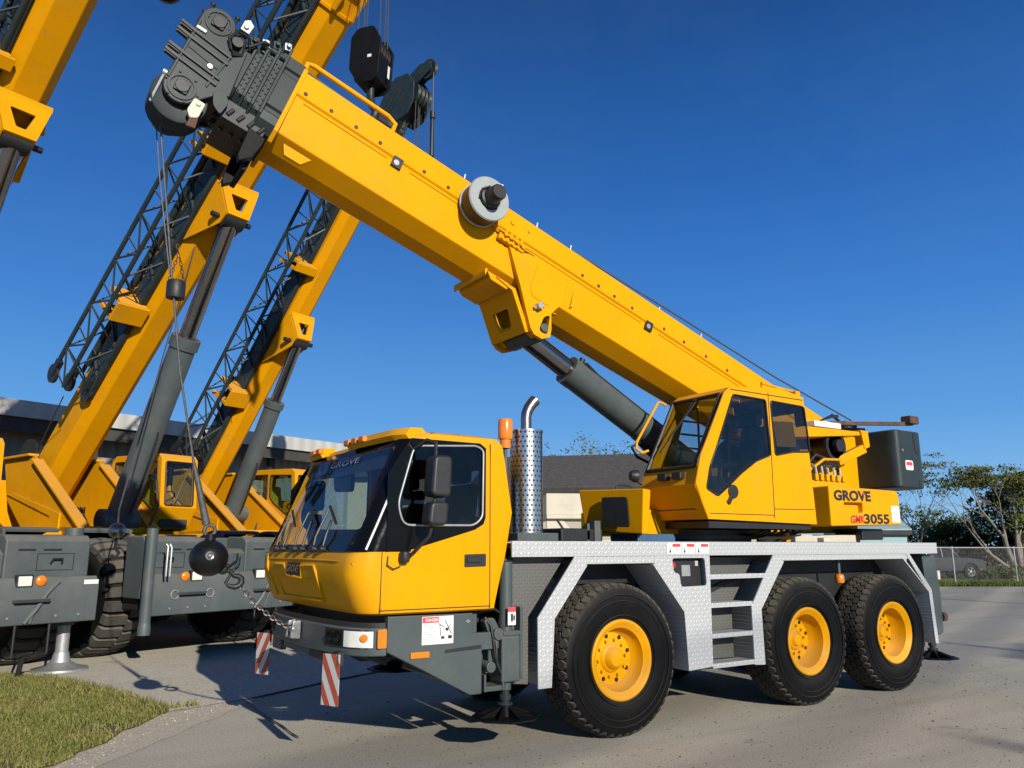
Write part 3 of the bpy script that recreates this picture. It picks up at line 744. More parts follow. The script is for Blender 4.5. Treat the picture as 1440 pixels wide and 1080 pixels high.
def bplan(y, g):
    """point on the bumper outline at lateral y"""
    pts = [(-2.34, -1.20)] + half + [(-2.715, 0)]
    a = -abs(y)
    for (x0, y0), (x1, y1) in zip(pts, pts[1:]):
        if y0 <= a <= y1 and y1 > y0: return x0 + (x1 - x0) * (a - y0) / (y1 - y0) - g
    return -2.36 - g
def on_bumper(m, y0, y1, z0, z1, g0, g1, n=6):
    pl = [(bplan(y0 + (y1 - y0) * i / n, g1), y0 + (y1 - y0) * i / n) for i in range(n + 1)]
    pb = [(bplan(y0 + (y1 - y0) * i / n, g0), y0 + (y1 - y0) * i / n) for i in range(n + 1)]
    vs = []
    for (a, b) in zip(pl, pb): vs += [(a[0], a[1], z0), (a[0], a[1], z1), (b[0], b[1], z1), (b[0], b[1], z0)]
    fs = [(i*4+j, i*4+(j+1) % 4, (i+1)*4+(j+1) % 4, (i+1)*4+j) for i in range(n) for j in range(4)] + [(0, 1, 2, 3), (n*4+3, n*4+2, n*4+1, n*4)]
    m.add(vs, fs)
for s in (-1, 1):
    m = MB(); on_bumper(m, s * .70, s * .93, .935, 1.06, -.01, .006); d = m.build('headlight', 'black_gloss', T, bevel=.006)
    m = MB()
    for y in (.765, .865): m.lathe([(.048, 0), (.044, .012), (.02, .004), (0, .004)], (bplan(y, .004), s * y, 1.0), (-1, s * .25, 0), 18)
    m.build('headlight_reflector', 'black_gloss', d)
    m = MB(); on_bumper(m, s * .955, s * 1.165, .935, 1.06, -.01, .010, 8); m.build('headlight', 'lamp_white', T, bevel=.006)
    m = MB(); m.lathe([(.03, 0), (.03, .012), (0, .016)], (bplan(1.13, .010), s * 1.13, 1.01), (-.6, s * .8, 0), 14); m.build('indicator_bulb', 'amber', T)
    m = MB(); m.box((-2.445, min(s*1.19, s*1.212), .93), (-2.365, max(s*1.19, s*1.212), 1.075)); m.build('indicator', 'amber', T, bevel=.01)
    m = MB(); on_bumper(m, s * .68, s * 1.18, .925, 1.07, -.02, .003, 10); m.build('headlight_housing', 'dark', T)
    m = MB(); m.box((-2.715, s*.93 - .09, .50), (-2.707, s*.93 + .09, .885), Matrix.Rotation(R(25), 3, 'Z')); m.build('warning_board', 'warning_stripes', T)
    m = MB(); m.box((-2.688, min(s*.90, s*1.0), .80), (-2.64, max(s*.90, s*1.0), .90)); m.build('board_bracket', 'dark', T)
    m = MB(); m.box((-2.16, min(s*1.2, s*1.216), .835), (-1.99, max(s*1.2, s*1.216), .885)); mk = m.build('side_marker_lamp', 'amber', T, bevel=.008)
m = MB(); m.xz(rounded([(-2.81, .94), (-2.72, .93), (-2.72, 1.09), (-2.79, 1.08)], .02), -.19, -.15); m.xz(rounded([(-2.81, .94), (-2.72, .93), (-2.72, 1.09), (-2.79, 1.08)], .02), -.07, -.03)
m.cyl((-2.78, -.20, 1.01), (-2.78, -.02, 1.01), .02); m.build('tow_lug', 'plate_steel', T, bevel=.006)
m = MB(); m.yz([(-.45, .80), (.45, .80), (.45, .92), (-.45, .92)], -2.66, -2.60); m.box((-2.64, -.75, .78), (-2.56, -.25, .88)); m.box((-2.66, .55, .76), (-2.6, .8, .9)); m.build('bumper_lower_bracket', 'grey', T, bevel=.008)
m = MB(); m.box((-2.668, -.72, .80), (-2.645, -.28, .86)); m.build('number_plate_holder', 'dark', T)
# danger decal on the skirt
m = MB(); m.box((-2.06, -1.2045, .935), (-1.77, -1.2015, 1.155)); dc = m.build('danger_decal', 'white', T)
m = MB(); m.box((-2.055, -1.2065, 1.105), (-1.905, -1.205, 1.15)); dh = m.build('decal_header', 'decal_red', dc)
text('decal_lettering', 'DANGER', 'white', dc, -2.03, -1.91, 1.115, 1.14, lambda a, b, c: (a, -1.2068 - c, b), .001, bold=.02)
m = MB(); P = lambda x, z: (x, -1.2062, z)
m.beam(P(-1.85, 1.12), P(-1.79, 1.01), .004, .008, (0, 1, 0)); m.beam(P(-1.90, 1.10), P(-1.89, 1.0), .004, .006, (0, 1, 0)); m.beam(P(-1.90, 1.09), P(-1.86, 1.07), .004, .005, (0, 1, 0)); m.beam(P(-1.83, 1.03), P(-1.80, 1.09), .004, .004, (0, 1, 0))
m.box((-1.885, -1.2072, .975), (-1.855, -1.205, .995)); m.box((-1.82, -1.2072, .975), (-1.785, -1.205, 1.0)); m.cyl(P(-1.835, 1.05), (-1.835, -1.208, 1.05), .012, n=10)
m.build('decal_pictogram', 'decal_black', dc)
m = MB()
for k in range(7): m.box((-2.05, -1.2062, 1.085 - k * .018), (-1.925 - .02 * (k % 3), -1.205, 1.090 - k * .018))
m.build('decal_text_line', 'decal_grey', dc)
m = MB(); m.xz([(-1.66, 1.10), (-1.63, 1.12), (-1.605, 1.10), (-1.63, 1.085)], -1.206, -1.2); m.build('tie_down', 'plate_steel', T)

# ---------------- exhaust stack
m = MB(); m.cyl((-.83, -.9, 1.84), (-.83, -.9, 2.80), .158, n=40); m.lathe([(.158, 0), (.165, 0), (.165, .02), (.158, .02)], (-.83, -.9, 2.79), (0, 0, 1), 40)
ex = m.build('exhaust_stack', 'perforated_chrome', T, smooth=60)
m = MB(); pts = [(-.83, -.9, 2.78), (-.83, -.9, 2.93), (-.825, -.9, 2.98), (-.80, -.905, 3.04), (-.765, -.915, 3.09), (-.735, -.92, 3.12)]
m.tube(pts, [.052, .052, .053, .054, .056, .058], 20); m.build('exhaust_pipe', 'steel', ex, smooth=60)
m = MB(); d = Vector((.03, -.005, .03)).normalized(); p = Vector(pts[-1]); m.cyl(p + d * .001, p + d * .004, .049, n=20); m.build('exhaust_mouth', 'dark', ex)
m = MB(); m.box((-1.06, -1.1, 1.764), (-.60, -.7, 1.84)); m.build('exhaust_base', 'grey', T, bevel=.01)
m = MB(); m.box((-1.15, -.70, 1.765), (-.55, .9, 2.0)); m.box((-.2, -.6, 1.765), (.35, .7, 1.90)); m.build('engine_cover', 'dark', T, bevel=.02)
m = MB(); m.box((.22, -.62, 1.764), (.30, -.52, 1.98)); m.box((.14, -.6, 1.764), (.17, -.55, 1.95)); m.build('deck_post', 'grey_light', T)
m = MB(); m.box((.7, -.75, 1.765), (1.25, -.3, 1.85)); m.build('deck_locker', 'blue_panel', T, bevel=.01)

# ================================================================== UPPER STRUCTURE
m = MB(); m.cyl((2.1, 0, 1.764), (2.1, 0, 1.90), .82, n=48); m.cyl((2.1, 0, 1.80), (2.1, 0, 1.84), .88, n=60); m.build('slew_ring', 'dark', T)
m = MB(); m.xz([(.95, 1.84), (4.9, 1.90), (4.9, 2.1), (3.2, 2.12), (.95, 2.12)], -.55, .55); m.build('slew_frame', 'yellow', T, bevel=.015)
m = MB(); m.xz([(3.2, 2.0), (5.0, 2.0), (5.25, 2.75), (4.95, 3.22), (4.6, 3.28), (3.9, 3.42), (3.3, 3.0)], -.60, -.54); m.xz([(3.2, 2.0), (5.0, 2.0), (5.25, 2.75), (4.95, 3.22), (4.6, 3.28), (3.9, 3.42), (3.3, 3.0)], .54, .60)
m.box((3.0, -.56, 2.12), (3.2, .56, 2.8)); m.build('boom_support', 'yellow', T, bevel=.01)
m = MB(); m.xz([(3.10, 3.20), (4.6, 3.22), (4.58, 3.17), (3.14, 3.04)], -.95, -.50); m.xz([(4.5, 3.24), (4.66, 3.23), (4.68, 3.02), (4.56, 2.98)], -.98, -.86); m.beam((4.60, -.92, 3.0), (4.1, -.85, 2.80), .10, .12); m.build('support_bracket', 'yellow', T, bevel=.012)
m = MB(); m.box((3.6, -.93, 3.222), (4.15, -.6, 3.30)); m.build('junction_cover', 'white', T, bevel=.01)
m = MB(); m.cyl((4.05, -.9, 3.0), (4.05, -.3, 3.0), .16, n=28); m.cyl((4.05, -.9, 3.0), (4.05, -.86, 3.0), .21, n=28); m.cyl((4.05, -.96, 3.0), (4.05, -.9, 3.0), .08, n=20); m.build('auxiliary_winch', 'dark', T)
m = MB()
for k in range(5):
    x = 3.45 + .12 * k; m.tube([(x, -.95, 2.43), (x + .01, -1.0, 2.60), (x + .04, -.97, 2.68 + .02 * (k % 2)), (x + .10, -.85, 2.74), (x + .16, -.6, 2.78)], .016, 6)
m.build('hydraulic_hose', 'hose_light', T)
m = MB(); m.box((3.36, -1.0, 2.43), (4.1, -.7, 2.52)); 
for k in range(6): m.box((3.40 + .11 * k, -1.03, 2.52), (3.46 + .11 * k, -.9, 2.60))
m.tube([(3.4, -.9, 2.62), (3.7, -.95, 2.80), (4.1, -.9, 2.82), (4.45, -.8, 2.86)], .02); m.build('valve_bank', 'yellow', T, bevel=.006)
m = MB(); m.tube([(3.4, -.8, 2.62), (3.6, -.9, 2.86), (4.0, -.92, 2.78), (4.2, -.8, 2.6)], .022); m.tube([(3.5, -.85, 2.6), (3.65, -1.0, 2.75), (3.9, -1.0, 2.72), (4.05, -.9, 2.5)], .02); m.box((3.12, -.9, 2.44), (3.30, -.55, 2.95)); m.build('hose_bundle', 'black_plastic', T)
# side box with lettering
m = MB(); m.xz([(3.40, 1.955), (4.87, 1.99), (4.86, 2.38), (4.80, 2.43), (3.40, 2.44)], -1.20, -.62); sb = m.build('side_box', 'yellow', T, bevel=.018)
m = MB(); m.xz([(3.40, 1.955), (4.87, 1.99), (4.86, 2.38), (4.80, 2.43), (3.40, 2.44)], 1.20, .62); m.build('side_box', 'yellow', T, bevel=.018)
pk = rounded([(3.68, 2.245), (4.06, 2.25), (4.06, 2.13), (3.92, 2.125), (3.88, 2.195), (3.68, 2.19)], .03)
c = MB(); c.xz(pk, -1.4, -1.12); cut(sb, [c])
pl = lambda a, b, c: (a, -1.2005 - c, b + (a - 3.4) * .010)
text('lettering', 'GROVE', 'decal_black', sb, 3.48, 4.24, 2.262, 2.395, pl, .002, bold=.048)
text('lettering', '3055', 'decal_black', sb, 4.06, 4.60, 1.985, 2.11, pl, .0025, bold=.035)
text('lettering', 'GMK', 'red', sb, 3.78, 4.08, 1.99, 2.09, pl, .002, bold=.035, shear=.2)
m = MB(); m.add([pl(4.235 - .175 + .01, 2.39, .003), pl(4.235 - .13, 2.39, .003), pl(4.235 - .15, 2.31, .003)], [(0, 1, 2)]); m.build('letter_accent', 'decal_red', sb, fix=False)
m = MB(); m.box((4.66, -1.2035, 2.02), (4.84, -1.2008, 2.23)); lb = m.build('data_label', 'white', T)
m = MB()
for k in range(6): m.box((4.69, -1.2055, 2.05 + .028 * k), (4.81, -1.2038, 2.054 + .028 * k))
m.build('label_text_line', 'decal_grey', lb)
# counterweight
m = MB(); m.xy(rounded([(4.93, -1.2), (5.56, -1.2), (5.66, 0), (5.56, 1.2), (4.93, 1.2)], .12, 6), 2.48, 3.26); cw = m.build('counterweight', 'grey_dark', T, bevel=.03, seg=3)
m = MB(); m.xz(rounded([(5.33, 3.23), (5.35, 2.98), (5.42, 2.93), (5.40, 2.99), (5.37, 3.0), (5.36, 3.23)], .01), -1.15, -1.2045); m.box((5.38, -1.2035, 2.50), (5.40, -1.15, 2.6)); m.build('counterweight_slot', 'dark', cw)
m = MB(); m.xz(rounded([(5.09, 2.72), (5.27, 2.72), (5.27, 2.85), (5.09, 2.85)], .03), -1.2045, -1.2015); cd = m.build('counterweight_label', 'white', cw)
m = MB(); m.xz(rounded([(5.11, 2.78), (5.25, 2.78), (5.25, 2.83), (5.11, 2.83)], .012), -1.2065, -1.205); m.build('counterweight_label_band', 'decal_red', cw)
m = MB(); m.cyl((5.04, -1.215, 2.98), (5.04, -1.19, 2.98), .02, n=14); m.build('lifting_pin', 'plate_steel', cw)
m = MB(); m.box((4.95, -.45, 2.3), (5.4, .45, 2.48)); m.build('counterweight_mount', 'dark', T)
# lamp and sensor bars over the counterweight
m = MB(); m.beam((4.2, -.75, 3.33), (5.6, -1.05, 3.40), .05, .05); m.beam((4.0, -.6, 3.28), (5.0, -.7, 3.30), .05, .06); la = m.build('lamp_bar', 'rust', T)
m = MB(); m.box((5.45, -1.13, 3.39), (5.66, -.98, 3.50)); m.build('work_lamp', 'rust', T, bevel=.015)
m = MB(); m.xz([(4.0, 3.34), (4.3, 3.46), (4.42, 3.47), (4.42, 3.43), (4.3, 3.42)], -.72, -.66); m.cyl((4.45, -.8, 3.33), (4.45, -.6, 3.33), .05); m.tube([(4.3, -.7, 3.46), (4.5, -.7, 3.36), (4.75, -.75, 3.33)], .02); m.build('rope_guide', 'dark', T)

# operator cab
uc = [(1.235, 2.0), (1.06, 2.36), (1.12, 2.53), (1.60, 3.40), (1.72, 3.475), (2.55, 3.545), (2.97, 3.475), (3.05, 1.97)]
m = MB(); m.xz(uc, -1.25, -.42); ucab = m.build('operator_cab', 'yellow', T, smooth=30)
ui = [(1.30, 2.08), (1.13, 2.37), (1.19, 2.53), (1.65, 3.36), (1.75, 3.42), (2.55, 3.48), (2.91, 3.42), (2.98, 2.08)]
ci = MB(); ci.xz(ui, -1.19, -.48)
DW = [(1.73, 3.385), (2.275, 3.375), (2.305, 2.74), (2.05, 2.655), (1.80, 2.51), (1.60, 2.37), (1.41, 2.245), (1.24, 2.32), (1.31, 2.56), (1.46, 2.84)]
DW = rounded(DW, .03, 3)
RW = rounded([(2.36, 3.375), (2.965, 3.36), (3.02, 2.82), (2.70, 2.80), (2.385, 2.74)], .04, 3)
cd_ = MB(); cd_.xz(DW, -1.6, -1.0); cr = MB(); cr.xz(RW, -1.6, -1.0)
cfar = MB(); cfar.xz(rounded([(1.78, 3.33), (2.9, 3.33), (2.93, 2.7), (1.5, 2.6)], .05), -.6, -.2)
# windscreen opening: prism across the sloped front
fx = lambda z, g: 1.12 + (z - 2.53) * (1.60 - 1.12) / .87 - g
cf = MB(); cf.prism([(-1.17, 2.58), (-.50, 2.58), (-.50, 3.36), (-1.17, 3.36)], lambda a, b: (fx(b, .15), a, b), lambda a, b: (fx(b, -.2), a, b))
crr = MB(); crr.yz([(-1.1, 2.7), (-.56, 2.7), (-.56, 3.3), (-1.1, 3.3)], 2.8, 3.2)
ctop = MB(); ctop.xy([(1.95, -1.05), (2.6, -1.05), (2.6, -.6), (1.95, -.6)], 3.3, 3.7)
cut(ucab, [ci, cd_, cr, cf, cfar, crr, ctop])
finish(ucab, .012, 2, 30)
m = MB(); m.xz(DW, -1.246, -1.242); m.build('door_window', 'glass_dark', T)
m = MB(); m.xz(RW, -1.246, -1.242); m.build('side_window', 'glass_dark', T)
for (nm, poly) in (('window_seal', DW), ('window_seal', RW)):
    m = MB(); q = [(x, -1.251, z) for x, z in poly]; m.tube(q + [q[0]], .011, 6); m.build(nm, 'black_plastic', T, smooth=60)
m = MB(); m.add([(fx(2.54, .008), -1.22, 2.54), (fx(2.54, .008), -.45, 2.54), (fx(3.40, .008), -.45, 3.40), (fx(3.40, .008), -1.22, 3.40)], [(0, 1, 2, 3)])
wsu = m.build('windscreen', 'glass_dark', T, fix=False, smooth=0)
m = MB()
for p0, p1 in (((2.55, -1.2), (2.55, -.47)), ((3.38, -1.2), (3.38, -.47)), ((2.55, -1.2), (3.38, -1.2)), ((2.55, -.47), (3.38, -.47))): m.tube([(fx(p0[0], .012), p0[1], p0[0]), (fx(p1[0], .012), p1[1], p1[0])], .022, 6)
m.build('windscreen_seal', 'black_plastic', wsu)
m = MB(); m.xy([(1.97, -1.03), (2.58, -1.03), (2.58, -.62), (1.97, -.62)], 3.5, 3.505); m.build('roof_window', 'glass_dark', T)
m = MB(); m.xz([(2.3, 2.02), (2.312, 2.02), (2.336, 3.47), (2.324, 3.47)], -1.2515, -1.25); m.beam((2.31, -1.2505, 2.13), (3.02, -1.2505, 2.14), .004, .008); m.beam((1.27, -1.2505, 2.06), (2.3, -1.2505, 2.06), .004, .008); m.beam((1.62, -1.2505, 3.44), (2.95, -1.2505, 3.44), .004, .01); m.build('door_seam', 'dark', T)
m = MB(); m.cyl((1.64, -1.25, 2.30), (1.64, -1.27, 2.30), .075, n=24); m.beam((1.62, -1.262, 2.26), (1.55, -1.262, 2.17), .02, .05); m.build('door_handle', 'black_plastic', T, bevel=.006)
m = MB()
m.tube([(1.69, -1.27, 3.47), (1.56, -1.285, 3.38), (1.30, -1.29, 2.93), (1.14, -1.29, 2.66), (1.045, -1.29, 2.37), (1.13, -1.285, 2.17), (1.225, -1.27, 2.01)], .016, 8)
m.build('grab_rail', 'yellow', T, smooth=60)
m = MB(); m.tube([(1.53, -.40, 3.36), (1.50, -.36, 3.40), (1.44, -.36, 3.40), (1.08, -.36, 2.90), (1.06, -.37, 2.82), (1.12, -.40, 2.77), (1.2, -.42, 2.8)], .017, 8); m.build('grab_rail', 'yellow', T, smooth=60)
m = MB(); m.tube([(2.35, -1.15, 3.55), (2.35, -1.15, 3.60), (2.93, -1.15, 3.56), (2.95, -1.15, 3.49)], .014, 8); m.box((2.9, -1.2, 3.46), (2.98, -1.1, 3.56)); m.build('roof_rail', 'yellow', T)
m = MB(); m.tube([(fx(3.36, .02), -.82, 3.36), (fx(2.75, .05), -.62, 2.75)], .009, 5); m.tube([(fx(3.34, .02), -.86, 3.34), (fx(2.9, .06), -.68, 2.9)], .012, 5); m.lathe([(0, 0), (.03, 0), (.03, .03), (0, .035)], (fx(3.36, 0), -.84, 3.36), (-.85, 0, .5), 12); m.build('wiper', 'black_plastic', T)
for y in (-1.02, -.80):
    m = MB(); m.box((1.02, y - .07, 2.42), (1.10, y + .07, 2.50)); m.build('work_lamp', 'black_plastic', T, bevel=.015)
m = MB(); m.lathe([(0, -.03), (.07, -.03), (.075, 0), (.05, .06), (0, .07)], (1.0, -.40, 2.50), (-.9, .3, .1), 18); m.cyl((1.02, -.40, 2.46), (1.12, -.44, 2.38), .018); m.build('work_lamp', 'black_plastic', T)
m = MB(); m.box((2.0, -1.05, 2.1), (2.5, -.6, 2.5)); m.xz(rounded([(2.42, 2.45), (2.56, 2.45), (2.68, 3.12), (2.58, 3.15)], .05), -1.06, -.6); m.box((1.5, -1.1, 2.1), (1.72, -.55, 2.48)); m.build('operator_seat', 'seat_cloth', T, bevel=.03, seg=3)
m = MB()
for z in (2.86, 3.02, 3.18): m.tube([(1.55 + (z - 2.6) * .25, -.50, z), (2.93, -.50, z)], .012, 6)
for x in (1.95, 2.45): m.tube([(x, -.50, 2.62), (x, -.50, 3.36)], .016, 6)
m.build('window_guard', 'black_plastic', T)
m = MB(); m.box((1.50, -1.12, 2.62), (1.62, -.92, 2.80)); m.tube([(1.58, -1.0, 2.4), (1.56, -1.0, 2.65)], .02); m.build('display_screen', 'black_plastic', T, bevel=.01)
m = MB(); m.box((2.40, -1.0, 3.12), (2.52, -.72, 3.30)); m.build('headrest', 'seat_cloth', T, bevel=.03)
m = MB(); m.xz(rounded([(2.5, 3.16), (2.86, 3.18), (2.9, 2.88), (2.54, 2.86)], .03), -1.16, -1.13); m.build('rear_window_reflection', 'yellow', T)  # yellow panel imitates the yellowish reflection in the rear side window
m = MB(); m.box((1.18, -1.14, 2.1), (1.42, -.54, 2.36)); m.tube([(1.6, -1.1, 2.3), (1.62, -1.1, 2.62)], .02); m.tube([(1.6, -.6, 2.3), (1.62, -.6, 2.62)], .02); m.build('control_console', 'black_plastic', T, bevel=.02)
m = MB(); m.box((1.3, -1.2, 1.91), (3.0, -.5, 1.98)); m.build('cab_floor_frame', 'dark', T)
m = MB()
for k in range(7):
    x = 2.25 + .11 * k; m.tube([(x, -.7, 1.86), (x + .03, -.95, 1.84), (x + .10, -1.05, 1.89), (x + .2, -.9, 1.93)], .014, 6)
m.tube([(2.3, -1.0, 1.80), (2.7, -1.1, 1.82), (3.0, -1.05, 1.85)], .012, 6)
m.build('hose_bundle', 'black_plastic', T)
m = MB(); m.box((2.80, -1.0, 1.766), (2.88, -.92, 1.90)); m.build('slew_lock', 'yellow', T, bevel=.01)
m = MB(); m.box((3.1, -.9, 1.766), (4.4, -.3, 1.86)); m.box((3.3, -1.15, 1.766), (3.42, -1.05, 1.82)); m.build('deck_box', 'cream', T, bevel=.01)
m = MB(); m.box((4.3, -1.0, 1.80), (4.75, -.6, 1.94)); m.build('oil_cooler', 'dark', T, bevel=.01)
# yellow box with black opening ahead of the operator cab
m = MB()
pt = [(.31, -.24), (.37, -.52), (.50, -1.08), (.60, -1.08), (1.02, -.40), (.8, -.2)]; pb_ = [(.40, -.24), (.46, -.50), (.52, -1.02), (.60, -1.02), (1.02, -.40), (.8, -.2)]
m.add([(x, y, 2.325 - .012 * i) for i, (x, y) in enumerate(pt)] + [(x, y, 1.84 if i in (2, 3) else 1.87) for i, (x, y) in enumerate(pb_)], [(0, 1, 2, 3, 4, 5), (11, 10, 9, 8, 7, 6)] + [(i, i + 6, (i + 1) % 6 + 6, (i + 1) % 6) for i in range(6)])
bxo = m.build('ballast_box', 'yellow', T, bevel=.012)
m = MB(); A_, B_ = Vector((.405, -.52, 0)), Vector((.51, -1.05, 0)); dd_ = B_ - A_; nn_ = Vector((dd_.y, -dd_.x, 0)).normalized(); nn_ = nn_ if nn_.x < 0 else -nn_
fo = lambda a, z, g: tuple(A_ + dd_ * a + nn_ * (.03 + g + .05 * (z - 2.08)) + Vector((0, 0, z)))
m.prism(rounded([(.08, 2.23), (.70, 2.22), (.72, 1.91), (.10, 1.92)], .05, 5), lambda a, z: fo(a, z, 0), lambda a, z: fo(a, z, .02)); m.build('box_opening', 'black_plastic', bxo)
m = MB(); m.tube([(.62, -.5, 2.29), (.63, -.5, 2.36), (.67, -.5, 2.375), (.80, -.5, 2.375), (.85, -.5, 2.36), (.86, -.5, 2.29)], .01, 6); m.build('lifting_handle', 'dark', bxo)

# ================================================================== BOOM
cB, sB = math.cos(R(19.6)), math.sin(R(19.6))
def BP(s, h, y): return (-3.27 + cB * s + sB * h, y, 5.51 - sB * s + cB * h)
def bprism(m, poly, y0, y1): return m.prism(poly, lambda a, b: BP(a, b, y0), lambda a, b: BP(a, b, y1))
def bsweep(m, sec, s0, s1): return m.prism(sec, lambda a, b: BP(s0, b, a), lambda a, b: BP(s1, b, a))
SEC = [(-.385, .715), (-.385, .46), (-.36, .44), (-.36, .30), (-.325, .015), (-.12, -.09), (.12, -.09), (.325, .015), (.36, .30), (.36, .44), (.385, .46), (.385, .715)]
m = MB(); bsweep(m, SEC, 0, 8.7); bm_ = m.build('boom', 'yellow', T, bevel=.012, smooth=25)
m = MB()
for s0, s1 in ((.12, 1.05), (1.32, 4.60), (4.9, 7.2)): bprism(m, [(s0, .405), (s1, .405), (s1, .425), (s0, .425)], -.37, -.355)
bprism(m, [(3.1, .34), (3.16, .37), (3.55, .37), (3.62, .33), (3.64, .10), (3.6, .06), (3.6, .12), (3.57, .32), (3.54, .345), (3.2, .345)], -.362, -.352)
m.build('boom_rail', 'yellow', bm_, bevel=.003)
for s in [.10 + .275 * k for k in range(4)] + [1.45, 1.75] + [3.62, 3.87, 4.12, 4.41] + [4.95, 5.3, 5.7, 6.1]:
    m = MB(); m.cyl(BP(s, .50, -.38), BP(s, .50, -.3885), .021, n=14); m.build('boom_bolt', 'rust', bm_)
for s in (1.16, 4.72):
    m = MB(); bprism(m, [(s - .055, .36), (s + .055, .36), (s + .055, .475), (s - .055, .475)], -.3885, -.35); v = m.build('inspection_hole', 'dark', bm_)
    m = MB(); m.cyl(BP(s - .01, .41, -.388), BP(s - .01, .41, -.391), .03, n=14); m.build('inspection_plug', 'galvanised', bm_)
for s in (1.9, 2.9, 3.4, 4.85, 5.6):
    m = MB(); m.beam(BP(s, .715, -.33), BP(s - .01, .80, -.33), .012, .012); m.build('rope_tag', 'white', bm_)
m = MB(); bprism(m, [(.12, -.06), (.17, -.17), (.34, -.17), (.42, -.06)], -.34, -.30); m.build('boom_lug', 'yellow', bm_, bevel=.01)
m = MB(); m.tube([BP(.0, .72, -.33), BP(.0, .845, -.33), BP(.06, .865, -.33), BP(.9, .865, -.33), BP(1.0, .83, -.33), BP(1.0, .72, -.33)], .026, 10); m.build('boom_handrail', 'yellow', bm_, smooth=60)
m = MB(); bsweep(m, [(-.39, .74), (-.39, -.02), (-.30, -.11), (.30, -.11), (.39, -.02), (.39, .74)], -.012, .03); m.build('boom_front_frame', 'yellow', bm_, bevel=.006)
# valves halfway along
m = MB()
for k in range(4): m.cyl(BP(2.52 + .07 * k, .36, -.36), BP(2.52 + .07 * k, .36, -.46), .022, n=10); m.beam(BP(2.5 + .07 * k, .30, -.42), BP(2.53 + .07 * k, .43, -.42), .03, .03)
bprism(m, [(2.46, .30), (2.80, .30), (2.80, .40), (2.46, .40)], -.42, -.36); m.tube([BP(2.35, .42, -.39), BP(2.5, .38, -.44), BP(2.8, .34, -.43), BP(2.95, .37, -.38)], .014)
m.cyl(BP(2.58, .58, -.37), BP(2.58, .58, -.40), .03, n=12); m.cyl(BP(2.80, .60, -.37), BP(2.80, .60, -.40), .02, n=12)
m.build('boom_valve', 'yellow', bm_, bevel=.004)
# hose reel
m = MB(); c0, c1 = BP(2.13, .50, -.40), BP(2.13, .50, -.60); ax = (0, -1, 0)
m.lathe([(.0, .0), (.235, .0), (.24, .012), (.235, .025), (.15, .03), (.15, .20), (.235, .205), (.245, .22), (.235, .235), (.13, .238), (.12, .22), (0, .22)], BP(2.13, .50, -.40), ax, 48); rl = m.build('hose_reel', 'reel_grey', T, smooth=40)
m = MB(); m.lathe([(.225, .03), (.225, .2)], BP(2.13, .50, -.40), ax, 40); m.build('reel_hose', 'black_plastic', rl)
m = MB(); m.lathe([(.12, .22), (.115, .27), (.09, .28), (.085, .42), (.075, .44), (0, .44)], BP(2.13, .50, -.40), ax, 28); m2 = MB(); cq = Vector(BP(2.13, .50, -.80)); m2.box(cq + Vector((-.01, -.02, .045)), cq + Vector((.05, .02, .09))); m2.build('motor_label', 'white', rl)
m.tube([BP(2.02, .42, -.63), BP(2.0, .52, -.68), BP(2.06, .58, -.70), BP(2.13, .56, -.72)], .012); m.build('reel_motor', 'black_plastic', rl, bevel=.004)
m = MB(); bprism(m, [(2.02, .40), (2.24, .40), (2.24, .60), (2.02, .60)], -.41, -.36); m.build('reel_bracket', 'yellow', rl)
# luffing bracket under the boom
m = MB()
outer = [(2.62, .30), (2.90, -.06), (3.17, -.44), (3.24, -.49), (3.35, -.49), (3.44, -.42), (3.43, -.33), (3.37, -.16), (3.46, .02), (3.45, .26), (3.40, .33), (2.84, .345)]
for y0, y1 in ((-.40, -.345), (.345, .40)): bprism(m, outer, y0, y1)
bprism(m, [(2.95, -.1), (3.15, -.36), (3.2, -.34), (3.0, -.08)], -.40, .40)
bk = m.build('luffing_bracket', 'yellow', T, bevel=.01)
c = MB(); c.prism(arc((3.335, -.33), .068, 0, 360, 24)[:-1] if False else rounded([(3.28, -.42), (3.40, -.42), (3.36, -.18), (3.29, -.24)], .05, 5), lambda a, b: BP(a, b, -.6), lambda a, b: BP(a, b, .6)); cut(bk, [c]); finish(bk, .008)
m = MB(); bprism(m, [(2.62, -.09), (2.88, -.09), (3.20, -.46), (3.16, -.49), (2.85, -.13)], -.345, .345); fp_ = m.build('bracket_front_plate', 'yellow', bk)
for y0, y1 in ((-.30, -.24), (.24, .30)):
    mm = MB(); bprism(mm, [(2.90, -.07), (3.2, -.44), (3.30, -.47), (3.30, -.14), (3.5, -.07)], y0, y1); mm.build('bracket_web', 'yellow', bk)
c = MB(); c.prism(rounded([(-.16, 0), (.16, 0), (.12, .2), (-.12, .2)], .04), lambda a, b: BP(2.93 + b * .72, -.35 - b * .9, a), lambda a, b: BP(3.03 + b * .72, .05 - b * .9, a)); cut(fp_, [c])
m = MB(); bprism(m, [(2.50, -.07), (2.58, -.145), (2.80, -.15), (2.80, -.07)], -.33, .33); bprism(m, [(2.47, -.06), (2.50, -.06), (2.50, -.15), (2.47, -.10)], -.35, .35); m.build('bracket_housing', 'yellow', bk, bevel=.01)
m = MB(); m.box((0, 0, 0), (.001, .001, .001)); m.v = []; m.f = []
m.cyl(BP(3.17, -.18, -.41), BP(3.17, -.18, -.48), .035, n=12); m.cyl(BP(3.13, -.22, -.42), BP(3.22, -.16, -.46), .02, n=8); m.build('angle_sensor', 'galvanised', bk)
m = MB(); bprism(m, rounded([(3.02, .30), (3.02, -.02), (3.08, -.10), (3.3, -.10), (3.34, .02), (3.31, .24)], .03), -.408, -.40); m.build('bracket_stiffener', 'yellow', bk, bevel=.003)
